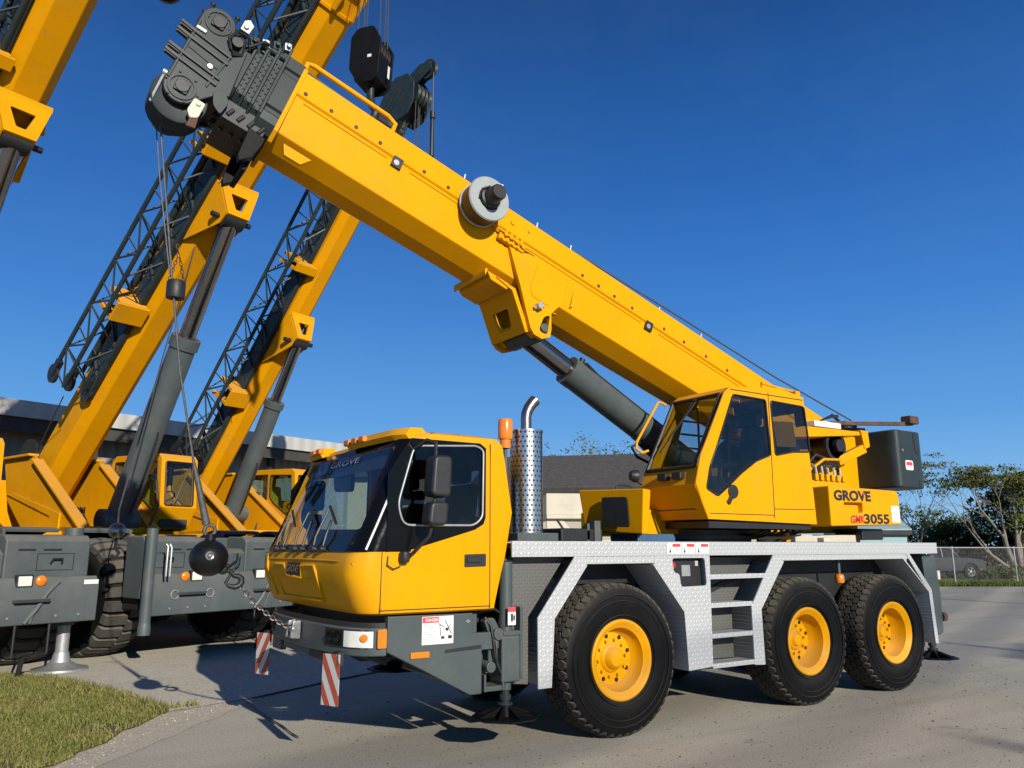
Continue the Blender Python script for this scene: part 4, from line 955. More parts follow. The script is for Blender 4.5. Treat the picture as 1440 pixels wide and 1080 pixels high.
# lift cylinder
top = Vector(BP(3.335, -.36, 0)); bot = Vector((2.62, 0, 2.55)); d = (bot - top).normalized()
def cp(t): return top + d * t
m = MB(); m.cyl(cp(.70), cp(3.0), .172, n=36); m.cyl(cp(.68), cp(.80), .178, n=36); m.cyl(cp(1.95), cp(1.99), .178, n=36)
lc = m.build('lift_cylinder', 'grey', T, smooth=60)
m = MB(); m.cyl(cp(.05), cp(.70), .122, n=32); m.build('cylinder_rod', 'rod', lc, smooth=60)
m = MB(); m.cyl((top.x, -.23, top.z), (top.x, .23, top.z), .13, n=28); m.cyl((top.x, -.42, top.z), (top.x, .42, top.z), .05, n=20); m.build('rod_eye', 'grey', lc, bevel=.01)
upv = Vector((0, -.35, 0)); nv = Vector((-d.z, 0, d.x)); nv = nv if nv.z > 0 else -nv
m = MB(); m.tube([cp(.83) + nv * .19, cp(.9) + nv * .23, cp(1.1) + nv * .2, cp(2.2) + nv * .2, cp(2.5) + nv * .2], .02, 8); m.cyl(cp(.82) + nv * .15, cp(.82) + nv * .25, .035, n=10); m.build('cylinder_pipe', 'dark', lc)
m = MB(); m.tube([cp(2.0) - nv * .18, cp(1.93) - nv * .30, cp(2.05) - nv * .36, cp(2.3) - nv * .32, cp(2.5) - nv * .2], .018, 8); m.beam(cp(1.98) - nv * .17, cp(2.4) - nv * .24, .05, .06); m.build('cylinder_hose', 'dark', lc)
# telescopic sections and head
m = MB()
bsweep(m, [(-.365, .78), (-.365, .66), (-.34, .64), (-.34, .60), (-.365, .58), (-.365, .20), (-.34, .18), (-.34, .14), (-.365, .12), (-.36, .03), (-.28, -.06), (.28, -.06), (.36, .03), (.365, .78)], -.17, .0)
for k in range(4):
    s1 = -.17 - .092 * k; t_, b_, yw = .845 - .062 * k, -.04 + .035 * k, .392 - .012 * k
    e = [(-yw, t_), (-yw, b_ + .10), (-yw + .10, b_), (yw - .10, b_), (yw, b_ + .10), (yw, t_)]
    bsweep(m, e, s1 - .026, s1)
    t2, b2, y2 = t_ - .07, b_ + .045, yw - .045
    bsweep(m, [(-y2, t2), (-y2, b2 + .08), (-y2 + .09, b2), (y2 - .09, b2), (y2, b2 + .08), (y2, t2)], s1 - .092, s1 - .026)
    for j in range(9):
        for q in range(2):
            h = b_ + .12 + .066 * j + .02 * q; s_ = s1 - .042 - .032 * q
            m.cyl(BP(s_, h, -y2 + .002), BP(s_, h, -y2 - .012), .010, n=6)
tel = m.build('boom_section', 'grey_dark', T, bevel=.006)
m = MB()
for k in range(4):
    s1 = -.18 - .092 * k; bprism(m, [(s1 - .05, .66), (s1, .66), (s1, .80 - .05 * k), (s1 - .05, .80 - .05 * k)], -.34, -.24)
    m.cyl(BP(s1 - .06, .76 - .05 * k, -.25), BP(s1 - .06, .85 - .05 * k, -.25), .02, n=8); m.cyl(BP(s1 - .07, .72, -.36), BP(s1 - .01, .72, -.36), .03, n=10)
    m.box(tuple(Vector(BP(s1 - .05, .80 - .05 * k, -.2)) - Vector((.04, .05, .03))), tuple(Vector(BP(s1 - .05, .80 - .05 * k, -.2)) + Vector((.04, .05, .05))))
m.build('section_block', 'grey_dark', tel, bevel=.005)
m = MB()
for k in range(5):
    for j in range(3): m.cyl(BP(-.08 - .10 * k, -.02 - .035 * j, -.30 + .1 * j), BP(-.11 - .10 * k, -.10 - .03 * j, -.30 + .1 * j), .022, n=8)
bsweep(m, [(-.3, .05), (-.3, -.14), (.3, -.14), (.3, .05)], -.46, -.06)
m.build('section_stop', 'dark', tel, bevel=.004)
m = MB(); bprism(m, [(-.20, -.10), (-.03, -.12), (-.03, -.20), (-.06, -.36), (-.15, -.46), (-.18, -.40)], -.33, -.25); bprism(m, [(-.20, -.10), (-.03, -.12), (-.03, -.20), (-.06, -.36), (-.15, -.46), (-.18, -.40)], .25, .33); bprism(m, [(-.09, -.12), (-.05, -.12), (-.05, -.46), (-.1, -.46)], -.22, .22); m.build('boom_rest_pad', 'block_black', T, bevel=.01)
head = [(-.52, .60), (-.62, .60)]
hp = [(-.50, .55), (-.66, .62)] + arc((-.83, .66), .155, 0, 180, 12)[::1] + [(-.985, .55)] + arc((-.83, -.12), .155, 180, 340, 12) + [(-.55, .0), (-.46, .05)]
m = MB()
for y0, y1 in ((-.34, -.29), (.29, .34)): bprism(m, hp, y0, y1)
bprism(m, [(-.93, .18), (-.93, .42), (-.5, .5), (-.5, .1)], -.29, .29); bsweep(m, [(-.33, .58), (-.33, .04), (.33, .04), (.33, .58)], -.62, -.46)
hd = m.build('boom_head', 'grey_dark', T, bevel=.012, smooth=30)
for h, r0 in ((-.12, .235), (.66, .17)):
    m = MB()
    for y in ((-.235, -.14, -.045) if h < 0 else (-.20, -.07, .07, .20)):
        m.lathe([(.0, -.03), (r0 - .05, -.03), (r0, -.045), (r0 + .005, -.04), (r0 - .04, -.005), (r0 - .04, .005), (r0 + .005, .04), (r0, .045), (r0 - .05, .03), (0, .03)], BP(-.81 if h < 0 else -.83, h - (.07 if h < 0 else 0), y), (0, 1, 0), 40)
    m.build('head_sheave', 'grey_dark', hd, smooth=35)
    m = MB(); m.cyl(BP(-.83, h, -.37), BP(-.83, h, .37), .06, n=20); bprism(m, rounded([(-.89, h - .06), (-.77, h - .06), (-.77, h + .07), (-.89, h + .07)], .02), -.36, -.34); m.build('sheave_pin', 'dark', hd, bevel=.005)
m = MB()
for h in (.15, .22, .40, .48):
    for y in (-.34, -.28): bprism(m, rounded([(-1.10, h), (-.95, h - .02), (-.60, h - .06), (-.60, h - .09), (-.97, h - .05), (-1.10, h - .03)], .01), y - .02, y)
m.build('rope_guard_lug', 'dark', hd, bevel=.004)
m = MB(); bprism(m, [(-.97, .48), (-.88, .48), (-.88, .51), (-.97, .51)], -.36, -.34); m.build('head_tag', 'white', hd, bevel=.004)
m = MB(); bprism(m, [(-.66, .75), (-.57, .75), (-.56, .86), (-.62, .90), (-.66, .86)], -.33, -.22); m.cyl(BP(-.62, .80, -.33), BP(-.62, .80, -.35), .025, n=12); m.build('sensor_box', 'galvanised', hd, bevel=.008)
m = MB(); m.cyl(BP(-.72, .20, -.34), BP(-.72, .20, -.37), .025, n=12); m.build('head_pin', 'galvanised', hd)
m = MB(); bprism(m, rounded([(-.70, -.16), (-.60, -.16), (-.60, -.32), (-.66, -.36), (-.71, -.3)], .02), -.37, -.33); m.cyl(BP(-.65, -.20, -.37), BP(-.65, -.20, -.385), .022, n=12); m.build('rope_clamp', 'cream', hd, bevel=.006)
m = MB(); m.cyl(BP(-.98, -.06, -.3), BP(-1.02, -.06, -.3), .03); m.beam(BP(-1.0, -.08, -.30), BP(-.99, -.36, -.26), .02, .02); m.build('limit_switch', 'galvanised', hd)
m = MB(); bprism(m, [(-.66, -.30), (-.60, -.30), (-.58, -.42), (-.66, -.44)], -.36, -.33); m.build('rope_wedge', 'rust', hd, bevel=.005)
m = MB(); bprism(m, rounded([(-.52, .08), (-.44, -.02), (-.46, -.17), (-.55, -.12), (-.60, .0)], .03), -.36, -.33); m.build('head_lug', 'grey_dark', hd, bevel=.005)
for h in (-.12, .66):
    m = MB(); m.lathe([(.10, 0), (.125, 0), (.125, .012), (.10, .012)], BP(-.83, h, -.34), (0, -1, 0), 28, closed=True)
    for k in range(6): 
        a = k * math.pi / 3; q = BP(-.83 + .145 * math.cos(a) * (.98 if h < 0 else .7), h + .145 * math.sin(a) * (.98 if h < 0 else .7), -.34); m.cyl(q, (q[0], q[1] - .014, q[2]), .012, n=6)
    m.build('pin_flange', 'grey_dark', hd, bevel=.003)
m = MB(); bprism(m, [(-.975, -.10), (-.955, -.10), (-.955, .58), (-.975, .58)], -.352, -.34); bprism(m, [(-.68, .02), (-.66, .0), (-.60, .42), (-.62, .44)], -.352, -.34); bprism(m, [(-.95, .27), (-.66, .22), (-.66, .245), (-.95, .295)], -.350, -.34); m.build('head_rib', 'grey_dark', hd, bevel=.004)
m = MB(); m.tube([BP(-.50, .62, -.30), BP(-.56, .70, -.36), BP(-.66, .66, -.40), BP(-.70, .56, -.38), BP(-.64, .48, -.36)], .014, 6); m.tube([BP(-.3, .75, -.36), BP(-.42, .72, -.42), BP(-.52, .60, -.38)], .012, 6); m.build('head_cable', 'black_plastic', hd)
for k in range(4):
    m = MB(); q = BP(-.22 - .092 * k, .86 - .055 * k, -.31); m.box((q[0]-.035, q[1]-.04, q[2]-.03), (q[0]+.035, q[1]+.04, q[2]+.05)); m.cyl((q[0], q[1]-.04, q[2]+.01), (q[0], q[1]-.075, q[2]+.01), .022, n=10); m.build('locking_block', ('galvanised', 'grey_dark')[k % 2], tel, bevel=.006)
for s, h in ((-.95, .84), (-.72, .86), (-.98, .72)):
    m = MB(); m.cyl(BP(s, h - .08, -.28), BP(s, h, -.28), .014, n=8); m.ball(BP(s, h, -.28), .025, 10, 8); m.build('head_fitting', 'dark', hd)
m = MB(); m.tube([BP(-.65, .68, -.3), BP(-.58, .62, -.36), BP(-.55, .50, -.33), BP(-.62, .45, -.35)], .03); m.cyl(BP(-.62, .56, -.35), BP(-.62, .56, -.40), .05, n=12); m.build('head_hose', 'dark', hd)
# hoist rope along the top of the boom back to the winch
m = MB(); m.tube([BP(-.72, .83, -.15), BP(-.2, .90, -.15), BP(2, .775, -.2), BP(5, .79, -.36), BP(7, .85, -.36), Vector((5.3, -.32, 3.52))], .011, 6); m.build('hoist_rope', 'rope', T)

# ---------------- what hangs from the boom head
m = MB(); m.tube([(-4.21, -.05, 5.50), (-4.12, -.05, 4.9), (-3.98, -.03, 4.0), (-3.85, -.02, 3.2), (-3.68, 0, 2.45)], .010, 6); m.tube([(-4.23, .02, 5.48), (-4.15, .0, 4.9), (-4.0, .0, 4.06)], .006, 5)
tag(m.build('hoist_rope', 'rope'), 'steel hoist rope running down from the front boom head to the black ball', 'rope')
b0 = Vector((-3.49, 0, 1.62))
hb = root('overhaul_ball', 'black overhaul ball with hook hanging in front of the yellow truck cab', 'hook ball', b0)
m = MB(); m.ball(b0, .160, 36, 24, (1, 1, .96)); m.cyl(b0 + Vector((0, 0, .14)), b0 + Vector((0, 0, .20)), .045, n=20); m.build('ball', 'ball_black', hb, smooth=60)
m = MB(); m.torus(b0 + Vector((-.03, -.165, .02)), (.2, -1, 0), .03, .009, 16, 8); m.build('ball_eye', 'plate_steel', hb)
m = MB(); p0 = b0 + Vector((-.01, 0, .19)); p1 = Vector((-3.68, 0, 2.45))
m.torus(p0 + Vector((0, 0, .04)), (0, 1, 0), .045, .016, 18, 8); q = p0 + Vector((-.03, 0, .09)); m.tube([q, q + (p1 - q) * .25, q + (p1 - q) * .62, p1], [.036, .03, .026, .012], 10); m.build('rope_socket', 'rope', hb, smooth=60)
m = MB(); HR = Matrix.Rotation(R(-52), 3, 'Y'); h0 = b0 + HR @ Vector((0, 0, -.155)); m.ball(h0, .045, 14, 10)
K = .80
m.tube([h0 + HR @ (Vector((-q[0] + .06, q[1], q[2])) if q[2] < -.1 else Vector(q)) * K for q in ((0, 0, 0), (.03, 0, -.07), (.04, 0, -.14), (.015, 0, -.18), (.015, 0, -.22), (.045, 0, -.25), (.085, 0, -.25), (.125, 0, -.225), (.15, 0, -.17), (.15, 0, -.12), (.13, 0, -.08))], [q * K for q in (.03, .026, .026, .03, .033, .034, .033, .03, .025, .018, .01)], 10); m.build('hook', 'dark', hb, smooth=60)
# chain from the hook to the bumper lug
def chain(m, a, b, sag, L=.05, r=.007, wd=.017):
    a = Vector(a); b = Vector(b); n = int((b - a).length / (L * .72)); prev = None
    for i in range(n):
        t = (i + .5) / n; p = a + (b - a) * t; p.z -= sag * 4 * t * (1 - t); d = (b - a).normalized(); d.z -= sag * 4 * (1 - 2 * t) / (b - a).length; d.normalize()
        sd = d.cross(Vector((0, 0, 1))).normalized(); up = sd.cross(d)
        w_ = sd if i % 2 else up
        pts = [p + d * (math.cos(u) * L * .5) + w_ * (math.sin(u) * wd) for u in [2 * math.pi * k / 10 for k in range(11)]]
        m.tube(pts, r, 5)
m = MB(); chain(m, h0 + HR @ Vector((-.01, 0, -.185)), (-2.78, -.1, 1.02), .05)
tag(m.build('tie_chain', 'chain', smooth=60), 'steel link chain tying the black ball hook to the truck bumper', 'chain')
m = MB(); wc = Vector((-3.94, 0, 3.93)); m.lathe([(.03, -.08), (.075, -.08), (.08, -.06), (.08, .06), (.07, .08), (.03, .08)], wc, (0, 0, 1), 24, closed=True)
wt = root('anti_two_block_weight', 'small dark weight on two short chains clamped around the hoist rope', 'rope weight', wc)
m.build('weight', 'dark', wt)
m = MB(); chain(m, wc + Vector((-.06, 0, .08)), wc + Vector((-.01, 0, .30)), 0, .045, .005, .012); chain(m, wc + Vector((.06, 0, .08)), wc + Vector((.01, 0, .30)), 0, .045, .005, .012); chain(m, wc + Vector((0, 0, .30)), wc + Vector((-.02, 0, .42)), 0, .045, .005, .012)
m.build('chain_sling', 'rust', wt)
# ================================================================== ROUGH TERRAIN CRANES BEHIND
def rt_tyre(parent, x, y, steer):
    sgn = -1 if y < 0 else 1
    Rm = Matrix.Rotation(steer, 3, 'Z')
    ax = Rm @ Vector((0, sgn, 0)); c = Vector((x, y, .93)); fw = Rm @ Vector((1, 0, 0))
    hb = MB(); hb.cyl(c - ax * .4, c + ax * .05, .22, .22, 20); wh = hb.build('wheel', 'dark', parent)
    m = MB(); h = .36
    prof = [(.36, -h + .08), (.42, -h + .02), (.62, -h), (.78, -h + .03), (.85, -h + .08), (.87, -h + .16)]
    prof += [(r, -a) for r, a in reversed(prof)] + [(.34, h - .12), (.34, -h + .12)]
    m.lathe(prof, c, ax, 56, closed=True)
    m.build('tyre', 'rubber', wh, smooth=30)
    t = MB(); nb = 26
    for i in range(nb):
        for half in (-1, 1):
            a0 = 2 * math.pi * (i + .5 * (half > 0)) / nb; vs = []
            for lev, (rr, k) in enumerate(((.86, 1.0), (.925, .93), (.932, .86))):
                for (u, v) in ((-1, .05), (-1.12, .9), (-1.1, 1.02), (.75, 1.02), (.8, .9), (.9, .05)):
                    yy = half * v * h * (.99 if lev == 0 else .97); r = rr - (max(0, abs(yy) - .27) * .75 if lev else max(0, abs(yy) - .27) * .9)
                    a = a0 + u * math.pi / nb * .80 * k
                    e = fw * math.cos(a) + Vector((0, 0, 1)) * math.sin(a)
                    vs.append(c + e * r + ax * yy)
            fs = [tuple(range(12, 18))]
            for l in range(2): fs += [(l*6+q, l*6+(q+1) % 6, (l+1)*6+(q+1) % 6, (l+1)*6+q) for q in range(6)]
            t.add(vs, fs)
    t.build('tread', 'rubber_dry', wh, smooth=25)
    m = MB(); m.lathe([(.36, .30), (.40, .33), (.36, .31), (.30, .10), (.0, .08)], c, ax, 36); m.build('rim', 'yellow_rim', wh)

def make_rt(label, loc, elev, foot, length, cs, eye_s, cyl_bot, barrel_frac, rb, rr_, jib, plate, head=True, coll=None, steer=0., detail=True, jack_r=-.40):
    rz = math.atan2(-.93, .36)
    g = root('rough_terrain_crane', label, 'crane', loc, rz, 'rough terrain cranes parked behind', local=True)
    Y = 'yellow_cranes'
    # carrier
    m = MB(); m.box((-8.3, -.7, .75), (-.2, .7, 1.55)); m.build('chassis', 'dark', g)
    for x in (-1.65, -6.3):
        for s in (-1, 1):
            rt_tyre(g, x, s * 1.27, steer if x > -4 else 0)
            a1 = 78 if x > -4 else 10
            m = MB(); o = arc((x, .93), 1.08, 168, a1, 16); i_ = arc((x, .93), 1.02, a1, 168, 16)
            m.xz(o + i_, s * .85, s * 1.66); m.xz(arc((x, .93), 1.08, 168, a1, 16) + [(x + .2, .95)], s * .9, s * .86); m.build('fender', 'grey_light', g, bevel=.01)
    m = MB(); m.xz([(-.55, .95), (-.05, .95), (-.02, 1.3), (-.02, 1.80), (-.10, 1.87), (-.55, 1.88), (-.55, 1.6)], -1.42, -.45); m.xz([(-.55, .95), (-.05, .95), (-.02, 1.3), (-.02, 1.80), (-.10, 1.87), (-.55, 1.88)], .35, 1.46); m.xz([(-1.15, .95), (-.03, .95), (-.02, 1.62), (-.12, 1.68), (-1.15, 1.7)], -.45, .35)
    m.build('front_deck', 'grey_light', g, bevel=.025, seg=3)
    m = MB(); m.box((-8.2, -.86, 1.62), (-.55, .86, 1.86)); m.box((-5.2, -1.4, 1.62), (-2.75, 1.4, 1.86)); m.box((-8.4, -1.45, 1.1), (-7.6, 1.45, 1.86)); m.build('carrier_deck', 'grey_light', g, bevel=.02)
    y0, y1 = plate
    m = MB(); m.xz([(-.03, .70), (.09, .70), (.10, 1.18), (.02, 1.31), (-.03, 1.31)], y0, y1); fp2 = m.build('bumper', 'grey_light', g, bevel=.02)
    m = MB(); m.tube([(.08, y1 - .55, 1.25), (.11, y1 - .7, 1.1), (.12, y1 - .82, .9), (.10, y1 - .95, .72)], .03); m.tube([(.09, .9, 1.12), (.12, .75, .9), (.10, .70, .72)], .02); m.build('bumper_rib', 'grey_light', fp2)
    m = MB()
    for y in (-.95, -.35): m.torus((.11, y, 1.0), (1, 0, 0), .065, .012, 16, 6)
    m.build('lifting_eye', 'galvanised', fp2)
    for s in (-1, 1):
        m = MB(); m.box((.05, s * .59 - .085, 1.20), (.115, s * .59 + .085, 1.33)); hl = m.build('headlight', 'lamp_white', g, bevel=.012)
        m = MB(); m.box((.02, s * .59 - .105, 1.18), (.10, s * .59 + .105, 1.35)); m.build('headlight_frame', 'dark', hl, bevel=.01)
        m = MB(); m.lathe([(.07, 0), (.07, .03), (.05, .05), (0, .055)], (.08, s * .79, 1.265), (1, 0, 0), 22); m.build('indicator', 'amber', g)
        m = MB(); m.xz([(.0, 1.03), (.22, 1.04), (.18, .99), (.0, .985)], s * .68 - .22, s * .68 + .22); m.build('headlight_step', 'grey_light', g, bevel=.01)
        # jack
        jr = .08 if jack_r > 0 else .1
        jx = jack_r if s < 0 else -.45
        m = MB(); m.cyl((jx, s * 1.42, .62), (jx, s * 1.42, 1.98), .125 if s > 0 else jr, n=28); j = m.build('outrigger_jack', 'grey_light', g, smooth=60)
        gz = 0.012 if s > 0 else .30
        m = MB(); m.cyl((jx, s * 1.42, gz + .15), (jx, s * 1.42, .62), .085 if s > 0 else .06, n=24); m.build('jack_rod', 'galvanised', j, smooth=60)
        m = MB(); m.lathe([(0, .24), (.095, .24), (.11, .18), (.13, .11), (.24, .05), (.36, .025), (.37, .0), (0, .0)] if s > 0 else [(0, .22), (.07, .22), (.09, .12), (.09, 0), (0, 0)], (jx, s * 1.42, gz + (.15 if s < 0 else 0)), (0, 0, 1), 32); m.build('jack_float', 'galvanised' if s > 0 else 'grey_light', j, smooth=35)
        m = MB(); m.tube([(jx + .13, s * 1.26, 1.75), (jx + .15, s * 1.24, 1.72), (jx + .15, s * 1.24, 1.28)], .016); m.tube([(jx + .13, s * 1.20, 1.75), (jx + .15, s * 1.18, 1.70), (jx + .15, s * 1.18, 1.28)], .016); m.build('jack_pipe', 'galvanised', j)
        m = MB(); m.box((-.75, min(s*.6, s*1.3), .78), (-.30, max(s*.6, s*1.3), 1.05)); m.build('outrigger_beam', 'dark', g)
        m = MB(); m.box((-.022, s * .95 - .12, 1.66), (-.012, s * .95 + .12, 1.685)); m.box((-.022, s * .62 - .11, 1.66), (-.012, s * .62 + .11, 1.685)); m.build('deck_slot', 'dark', g)
        m = MB(); m.tube([(-.02, s * 1.02 - .08, 1.48), (.03, s * 1.02 - .07, 1.55), (.03, s * 1.02 + .05, 1.55), (-.02, s * 1.02 + .07, 1.48)], .014); m.build('deck_handle', 'dark', g)
    for s in (-1, 1):
        m = MB(); yc = s * 1.0
        for (y_a, z_a, y_b, z_b) in ((yc - .24, 1.40, yc + .24, 1.40), (yc - .24, 1.62, yc + .24, 1.62), (yc - .24, 1.40, yc - .24, 1.62), (yc + .24, 1.40, yc + .24, 1.62)): m.beam((-.018, y_a, z_a), (-.018, y_b, z_b), .008, .008)
        m.build('hatch_seam', 'dark', g)
        for q in range(4): m = MB(); m.cyl((.095, s * (1.32 - .0 * q) - s * .30 * q, .80), (.112, s * (1.32) - s * .30 * q, .80), .018, n=6); m.build('bumper_bolt', 'galvanised', fp2)
    m = MB(); m.tube([(-.02, .20, 1.60), (.05, .16, 1.50), (.08, .0, 1.42), (.05, -.2, 1.46), (-.02, -.28, 1.58)], .016, 6); m.tube([(-.02, .26, 1.55), (.04, .2, 1.40), (.06, .05, 1.34), (-.02, -.05, 1.40)], .012, 6); m.build('front_hose', 'black_plastic', g)
    m = MB(); m.box((.098, y1 - .22, 1.20), (.104, y1 - .02, 1.26)); m.build('deck_label', 'white', g)
    m = MB(); m.tube([(.05, .55, .72), (.05, .55, .30), (.05, .98, .32), (.05, .98, .72)], .02); m.tube([(.02, .7, .30), (-.05, .7, .05)], .035); m.build('front_step', 'dark', g)
    # turntable
    pr = [(-6.95, 3.52), (-5.62, 3.53), (-5.45, 3.42), (-3.25, 2.03), (-3.15, 1.95), (-5.65, 1.95), (-6.6, 2.65)]
    pr = [(x + foot[0] + 5.9, z + foot[1] - 2.9) for x, z in pr]; dx = foot[0] + 5.9
    m = MB(); m.cyl((-4.9 + dx, 0, 1.86), (-4.9 + dx, 0, 2.0), 1.1, n=48); m.box((-6.9 + dx, -.75, 1.96), (-3.4 + dx, .75, 2.08)); m.box((-3.9 + dx, -1.15, 1.88), (-2.3 + dx, .9, 1.93)); m.build('turntable', Y, g, bevel=.012)
    for s in (-1, 1):
        a, b = (s * .75, s * .70) if s < 0 else (.60, .55)
        m = MB(); m.xz(pr, a, b)
        p = [pr[2], pr[3]]; 
        m.beam((p[0][0], a, p[0][1]), (p[1][0], a, p[1][1]), .22, .05, (0, 0, 1)); m.beam((pr[0][0], a, pr[0][1]), (pr[1][0], a, pr[1][1]), .2, .05, (0, 0, 1))
        m.xz([(pr[0][0] + .35, pr[0][1] - .75), (pr[0][0] + .75, pr[0][1] - .75), (pr[3][0] - .95, pr[3][1] + .30), (pr[3][0] - .95, 1.97), (pr[3][0] - 1.35, 1.97), (pr[3][0] - 1.35, pr[3][1] + .25)], a + s * .035, a)
        tp = m.build('turntable_plate', Y, g, bevel=.01)
        m = MB(); m.beam((pr[2][0] + .35, a + s * .004, pr[2][1] - .32), (pr[3][0] - .10, a + s * .004, pr[3][1] - .05), .02, .07, (0, 0, 1)); m.build('plate_slot', 'rust', tp)
    m = MB(); m.box((-8.6 + dx, -1.3, 2.1), (-7.1 + dx, 1.3, 3.1)); m.build('counterweight', Y, g, bevel=.04)
    m = MB(); m.cyl((-6.7 + dx, -.35, 3.55), (-6.7 + dx, .35, 3.55), .30, n=28); m.cyl((-6.7 + dx, -.42, 3.55), (-6.7 + dx, -.36, 3.55), .42, n=28); m.build('hoist_drum', 'dark', g)
    # cab
    cx = dx; cz = foot[1] - 2.9
    cp_ = [(-5.35, 2.05), (-3.9, 2.02), (-3.62, 2.06), (-3.36, 2.48), (-3.44, 3.46), (-3.55, 3.56), (-5.2, 3.60), (-5.35, 3.5)]
    cp_ = [(x + cx, z + cz) for x, z in cp_]
    m = MB(); m.xz(cp_, .72, 1.52); cb = m.build('cab', Y, g)
    def w2(p): return [(x + cx, z + cz) for x, z in p]
    inn = MB(); inn.xz(w2([(-5.28, 2.12), (-3.95, 2.1), (-3.66, 2.12), (-3.42, 2.48), (-3.50, 3.42), (-3.58, 3.50), (-5.16, 3.54), (-5.28, 3.46)]), .78, 1.46)
    SW = w2(rounded([(-4.35, 3.44), (-3.56, 3.40), (-3.50, 2.62), (-3.62, 2.42), (-4.2, 2.75), (-4.35, 2.9)], .04, 3)); SW2 = w2(rounded([(-5.2, 3.46), (-4.45, 3.45), (-4.45, 2.85), (-5.2, 2.85)], .04, 3))
    FW = rounded([(.81, 2.52), (1.43, 2.52), (1.43, 3.40), (.81, 3.40)], .05, 3)
    FWc = [(y, z + cz) for y, z in FW]
    c1 = MB(); c1.xz(SW, .5, 1.8); c2 = MB(); c2.xz(SW2, .5, 1.8); c3 = MB(); c3.yz(FWc, -3.8 + cx, -3.0 + cx); c4 = MB(); c4.yz(FWc, -5.6 + cx, -5.1 + cx)
    cut(cb, [inn, c1, c2, c3, c4]); finish(cb, .012)
    for yy in (.73, 1.51):
        for q in (SW, SW2):
            m = MB(); m.xz(q, yy - .003, yy + .003); wn = m.build('side_window', 'glass_clear', g); m = MB(); r_ = [(x, yy + (-.012 if yy < 1 else .012), z) for x, z in q]; m.tube(r_ + [r_[0]], .014, 6); m.build('window_seal', 'black_plastic', wn, smooth=60)
    fxx = lambda z: -3.36 - (z - 2.48) * .0816
    for nm, xo, flip in (('windscreen', .006, 1), ('rear_window', 0, -1)):
        if flip > 0: m = MB(); m.add([(fxx(z) + cx + xo, y, z + cz) for y, z in FW], [tuple(range(len(FW)))]); r_ = [(fxx(z) + cx + .012, y, z + cz) for y, z in FW]
        else: m = MB(); m.add([(-5.353 + cx, y, z + cz) for y, z in FW], [tuple(range(len(FW)))]); r_ = [(-5.36 + cx, y, z + cz) for y, z in FW]
        wn = m.build(nm, 'glass_clear', g); m = MB(); m.tube(r_ + [r_[0]], .014, 6); m.build('window_seal', 'black_plastic', wn, smooth=60)
    m = MB(); m.box((-4.7 + cx, .86, 2.1 + cz), (-4.2 + cx, 1.38, 2.55 + cz)); m.xz(rounded(w2([(-4.75, 2.5), (-4.6, 2.5), (-4.72, 3.2), (-4.86, 3.2)]), .05), .90, 1.34); m.build('operator_seat', 'seat_yellow', g, bevel=.05, seg=3)
    m = MB(); m.tube(w2([(0, 0)]) and [(-3.35 + cx, 1.3, 3.3 + cz), (-3.3 + cx, 1.1, 2.9 + cz), (-3.30 + cx, 1.0, 2.6 + cz)], .012, 5); m.build('wiper', 'black_plastic', g)
    m = MB(); m.box((-3.75 + cx, .82, 2.1 + cz), (-3.5 + cx, 1.42, 2.42 + cz)); m.torus((-3.85 + cx, 1.1, 2.72 + cz), (-.5, 0, .85), .19, .016, 24, 6); m.build('dashboard', 'seat_cloth', g)
    # boom frame
    ca, sa = math.cos(R(elev)), math.sin(R(elev))
    def bp(s, n, l): return (foot[0] + ca * s - sa * n, l, foot[1] + sa * s + ca * n)
    def sweep(m, sec, s0, s1, k0=1., k1=1.): return m.prism(sec, lambda a, b: bp(s0, b * k0, a * k0), lambda a, b: bp(s1, b * k1, a * k1))
    def plate3(m, poly, l0, l1): return m.prism(poly, lambda a, b: bp(a, b, l0), lambda a, b: bp(a, b, l1))
    SECT = [(l * cs, n * cs) for l, n in [(-.36, .78), (-.36, .16), (-.19, 0), (.19, 0), (.36, .16), (.36, .78), (.3, .82), (-.3, .82)]]
    m = MB(); sweep(m, SECT, -.35, length); bo = m.build('boom', Y, g, bevel=.02, seg=3, smooth=25)
    m = MB(); sweep(m, [(l * 1.18, n * 1.14 - .05) for l, n in SECT], length - .12, length); sweep(m, [(l * 1.10, n * 1.08 - .03) for l, n in SECT], length - .55, length - .48)
    m.beam(bp(length - .5, -.03, -.2), bp(length - .05, -.06, -.2), .06, .12); m.beam(bp(length - .5, -.03, .2), bp(length - .05, -.06, .2), .06, .12); m.build('boom_collar', Y, bo, bevel=.012)
    m = MB(); m.tube([bp(2.2, .10, -.37 * cs), bp(2.5, .3 * cs, -.375 * cs), bp(length - .6, .3 * cs, -.375 * cs)], .012); m.build('boom_pipe', Y, bo)
    # lift bracket
    e = eye_s
    m = MB(); w0, w1 = .36 * cs, .17 * cs + .03; side_plates = []
    for sg in (-1, 1):
        P4 = [(e - .9, .14 * cs, w0), (e - .08, -.40, w1), (e + .16, -.42, w1), (e + .5, -.05, w0), (e + .5, .10 * cs, w0)]
        ms = MB() if sg < 0 else m
        m = ms
        m.add([bp(a_, n_, sg * l_) for a_, n_, l_ in P4] + [bp(a_, n_, sg * (l_ + .035)) for a_, n_, l_ in P4], [(0, 1, 2, 3, 4), (9, 8, 7, 6, 5)] + [(i, i + 5, (i + 1) % 5 + 5, (i + 1) % 5) for i in range(5)])
        side_plates.append(m) if sg < 0 else None
        m = MB() if sg < 0 else m
    fl_ = MB(); plate3(fl_, [(e + .46, .0), (e + .52, -.06), (e + .60, .0)], -.40 * cs, .40 * cs)
